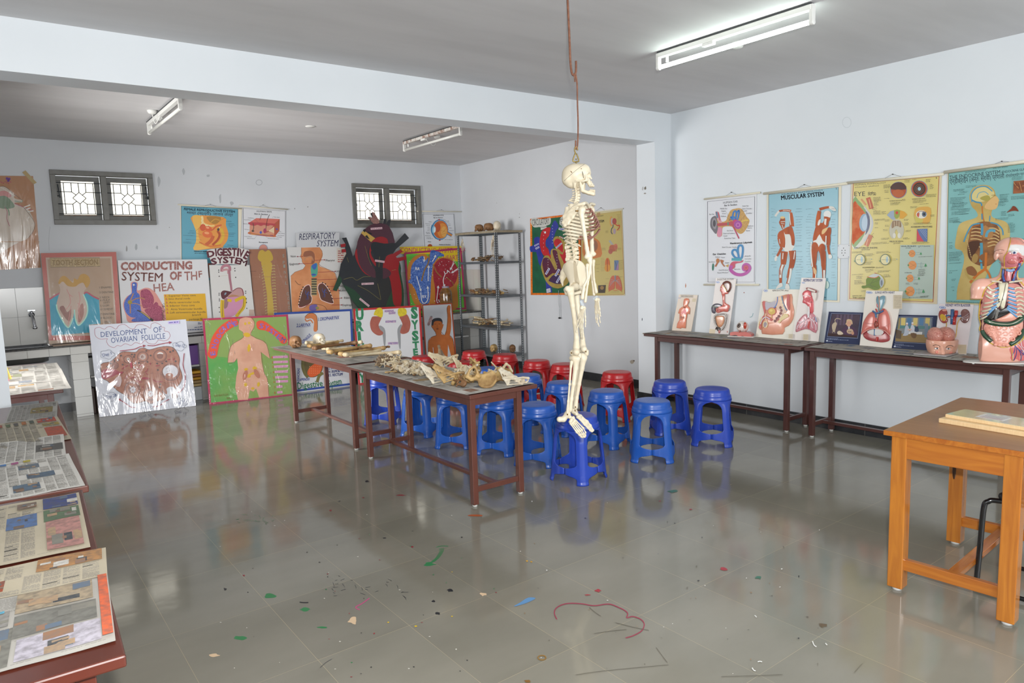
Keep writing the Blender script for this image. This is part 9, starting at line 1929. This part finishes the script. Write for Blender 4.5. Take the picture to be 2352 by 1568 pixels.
patch('liver',[(285,985),(330,920),(385,850),(420,880),(470,880),(500,850),(545,905),(470,960),(400,1000),(320,1015)],18,gl('#17120f',None,'lv'),3,bulge=16);b=MB()
for k in range(3):b.tube(ons([(400+k*7,885),(392+k*7,940),(382+k*7,995)],35),2,gl('#a9a49c',None,'lg2'),5)
tpart(b,'liver_ligament')
patch('stomach',[(390,1000),(470,960),(545,910),(610,950),(590,1000),(520,1025),(430,1025)],12,gl('#dd9c86','#d08c76','st'),3,bulge=12);CG=gl('#24462f','#1c3826','cg2')
b=MB();b.tube(ons([(305,1012),(360,1040),(440,1055),(530,1052),(610,1020),(660,975)],16),27,CG,12);tpart(b,'colon');b=MB();b.tube(ons([(320,1010),(380,1038),(460,1050),(540,1045),(640,990)],43),4,gl('#b8b49c',None,'cs'),6);tpart(b,'colon_stripe')
b=MB();b.tube(ons([(288,1130),(310,1190),(365,1250)],8),22,CG,10);tpart(b,'colon');b=MB();b.tube(ons([(672,1120),(640,1190),(590,1240),(532,1280)],8),24,CG,10);tpart(b,'colon')
IN_=gl('#df9c88','#cf8472','int',20);patch('small_intestine',[(300,1060),(350,1042),(480,1065),(600,1050),(660,1030),(665,1110),(600,1200),(530,1260),(510,1300),(440,1300),(385,1270),(370,1220),(300,1130)],14,IN_,3,bulge=14)
r=random.Random(6)
for i in range(15):
    x,y=350+(i % 5)*62+r.random()*20,1085+(i//5)*62+r.random()*16
    if i//5 == 2 and (i % 5 in (0,4)):continue
    b=MB();b.tube(ons([(x-24,y),(x-10,y-18),(x+12,y-14),(x+22,y+4),(x+6,y+20),(x-14,y+16)],24),8,IN_,8);tpart(b,'intestine_loop')
b=MB()
for i in range(4):b.ball((400+i*36,1282+(i % 2)*5,front_v(np.array([[400+i*36,1282.]]))[0]-14),(22,20,18),IN_,12)
tpart(b,'intestine_loop')
patch('thigh_muscle',[(520,1310),(580,1280),(680,1215),(700,1290),(725,1400),(730,1470),(560,1470),(545,1400)],3,gl('#cf6f6c','#b8545a','tm'),2)
for q,c in (([(585,1285),(580,1360),(560,1400)],'#3a4a8c'),([(580,1290),(620,1340),(650,1400),(660,1465)],'#3a4a8c'),([(610,1325),(660,1380),(700,1450)],'#3a4a8c'),([(600,1320),(600,1400),(585,1465)],'#3a4a8c'),([(640,1340),(690,1380),(715,1440)],'#3a4a8c'),([(640,1230),(650,1300),(690,1340),(705,1400)],'#d8ccd0'),([(600,1270),(640,1310),(670,1370)],'#d8ccd0'),([(570,1380),(575,1460)],'#d8ccd0'),([(545,1310),(560,1380),(575,1465)],'#c8b04a')):
    b=MB();b.tube(ons(q,6),3.6,gl(c,None,'v'),6);tpart(b,'leg_vessel')
# neck and opened half of the head
b=MB();b.tube(ons([(500,440),(500,500),(498,575)],16),24,gl('#c97a7c','#b85f68','tr'),12);tpart(b,'windpipe');b=MB();b.tube(ons([(475,448),(510,462),(542,446)],34),16,gl('#7f9ac4',None,'cc'),10);tpart(b,'throat_cartilage')
for q,c,w_ in (([(458,440),(452,510),(462,580)],'#34508f',12),([(585,380),(572,440),(555,520),(540,580)],'#34508f',14),([(475,450),(470,520),(478,570)],'#b02c34',8),([(600,350),(560,440),(540,560)],'#b02c34',8),([(570,318),(600,345),(612,360)],'#a82432',9)):
    b=MB();b.tube(ons(q,14),w_,gl(c,None,'nv'),9);tpart(b,'neck_vessel')
patch('exposed_brain',[(510,104),(560,95),(620,108),(660,140),(684,192),(600,176),(492,172)],5,gl('#cf8a78','#bb7060','eb2',30),2);patch('skull_bone',[(486,174),(600,178),(684,205),(668,250),(640,300),(600,295),(560,255),(500,240),(466,256)],5,gl('#d6d3d0',None,'skb'),2)
patch('face_muscle',[(466,260),(500,245),(560,262),(600,300),(645,305),(635,345),(600,350),(580,400),(530,428),(468,432),(445,390),(450,300)],4,gl('#c9787c','#b8606a','fm'),2);patch('jaw_muscle',[(470,360),(500,332),(550,336),(560,370),(530,390),(490,388)],8,gl('#c06a64',None,'jm'),3,bulge=8)
zz=front_v(np.array([[526.,262.]]))[0];b=MB().ball((526,262,zz+4),(30,26,24),gl('#d9d6d4',None,'ew'),16).ball((524,263,zz-15),(14,14,8),gl('#34507f',None,'ei'),12).ball((524,263,zz-21),(6,6,4),gl('#101114',None,'ep'),10);tpart(b,'eyeball')
b=MB();b.tube(ons([(512,98),(486,172),(466,258),(448,310),(462,400),(470,440)],5),6,gl('#b9923a',None,'yr'),7);b.tube(ons([(684,205),(668,255),(640,310),(630,370),(606,430)],5),6,gl('#b9923a',None,'yr'),7);tpart(b,'section_rim')
b=MB();b.tube(ons([(378,248),(395,232),(420,226),(442,236)],2),2.4,gl('#8d5a4a',None,'eb3'),5);b.tube(ons([(385,262),(405,270),(432,266)],2),2.4,gl('#8d5a4a',None,'eb3'),5);tpart(b,'closed_eye');b=MB();b.tube(ons([(426,370),(440,374),(456,380)],2),3,gl('#b0605c',None,'mo'),5);tpart(b,'mouth')
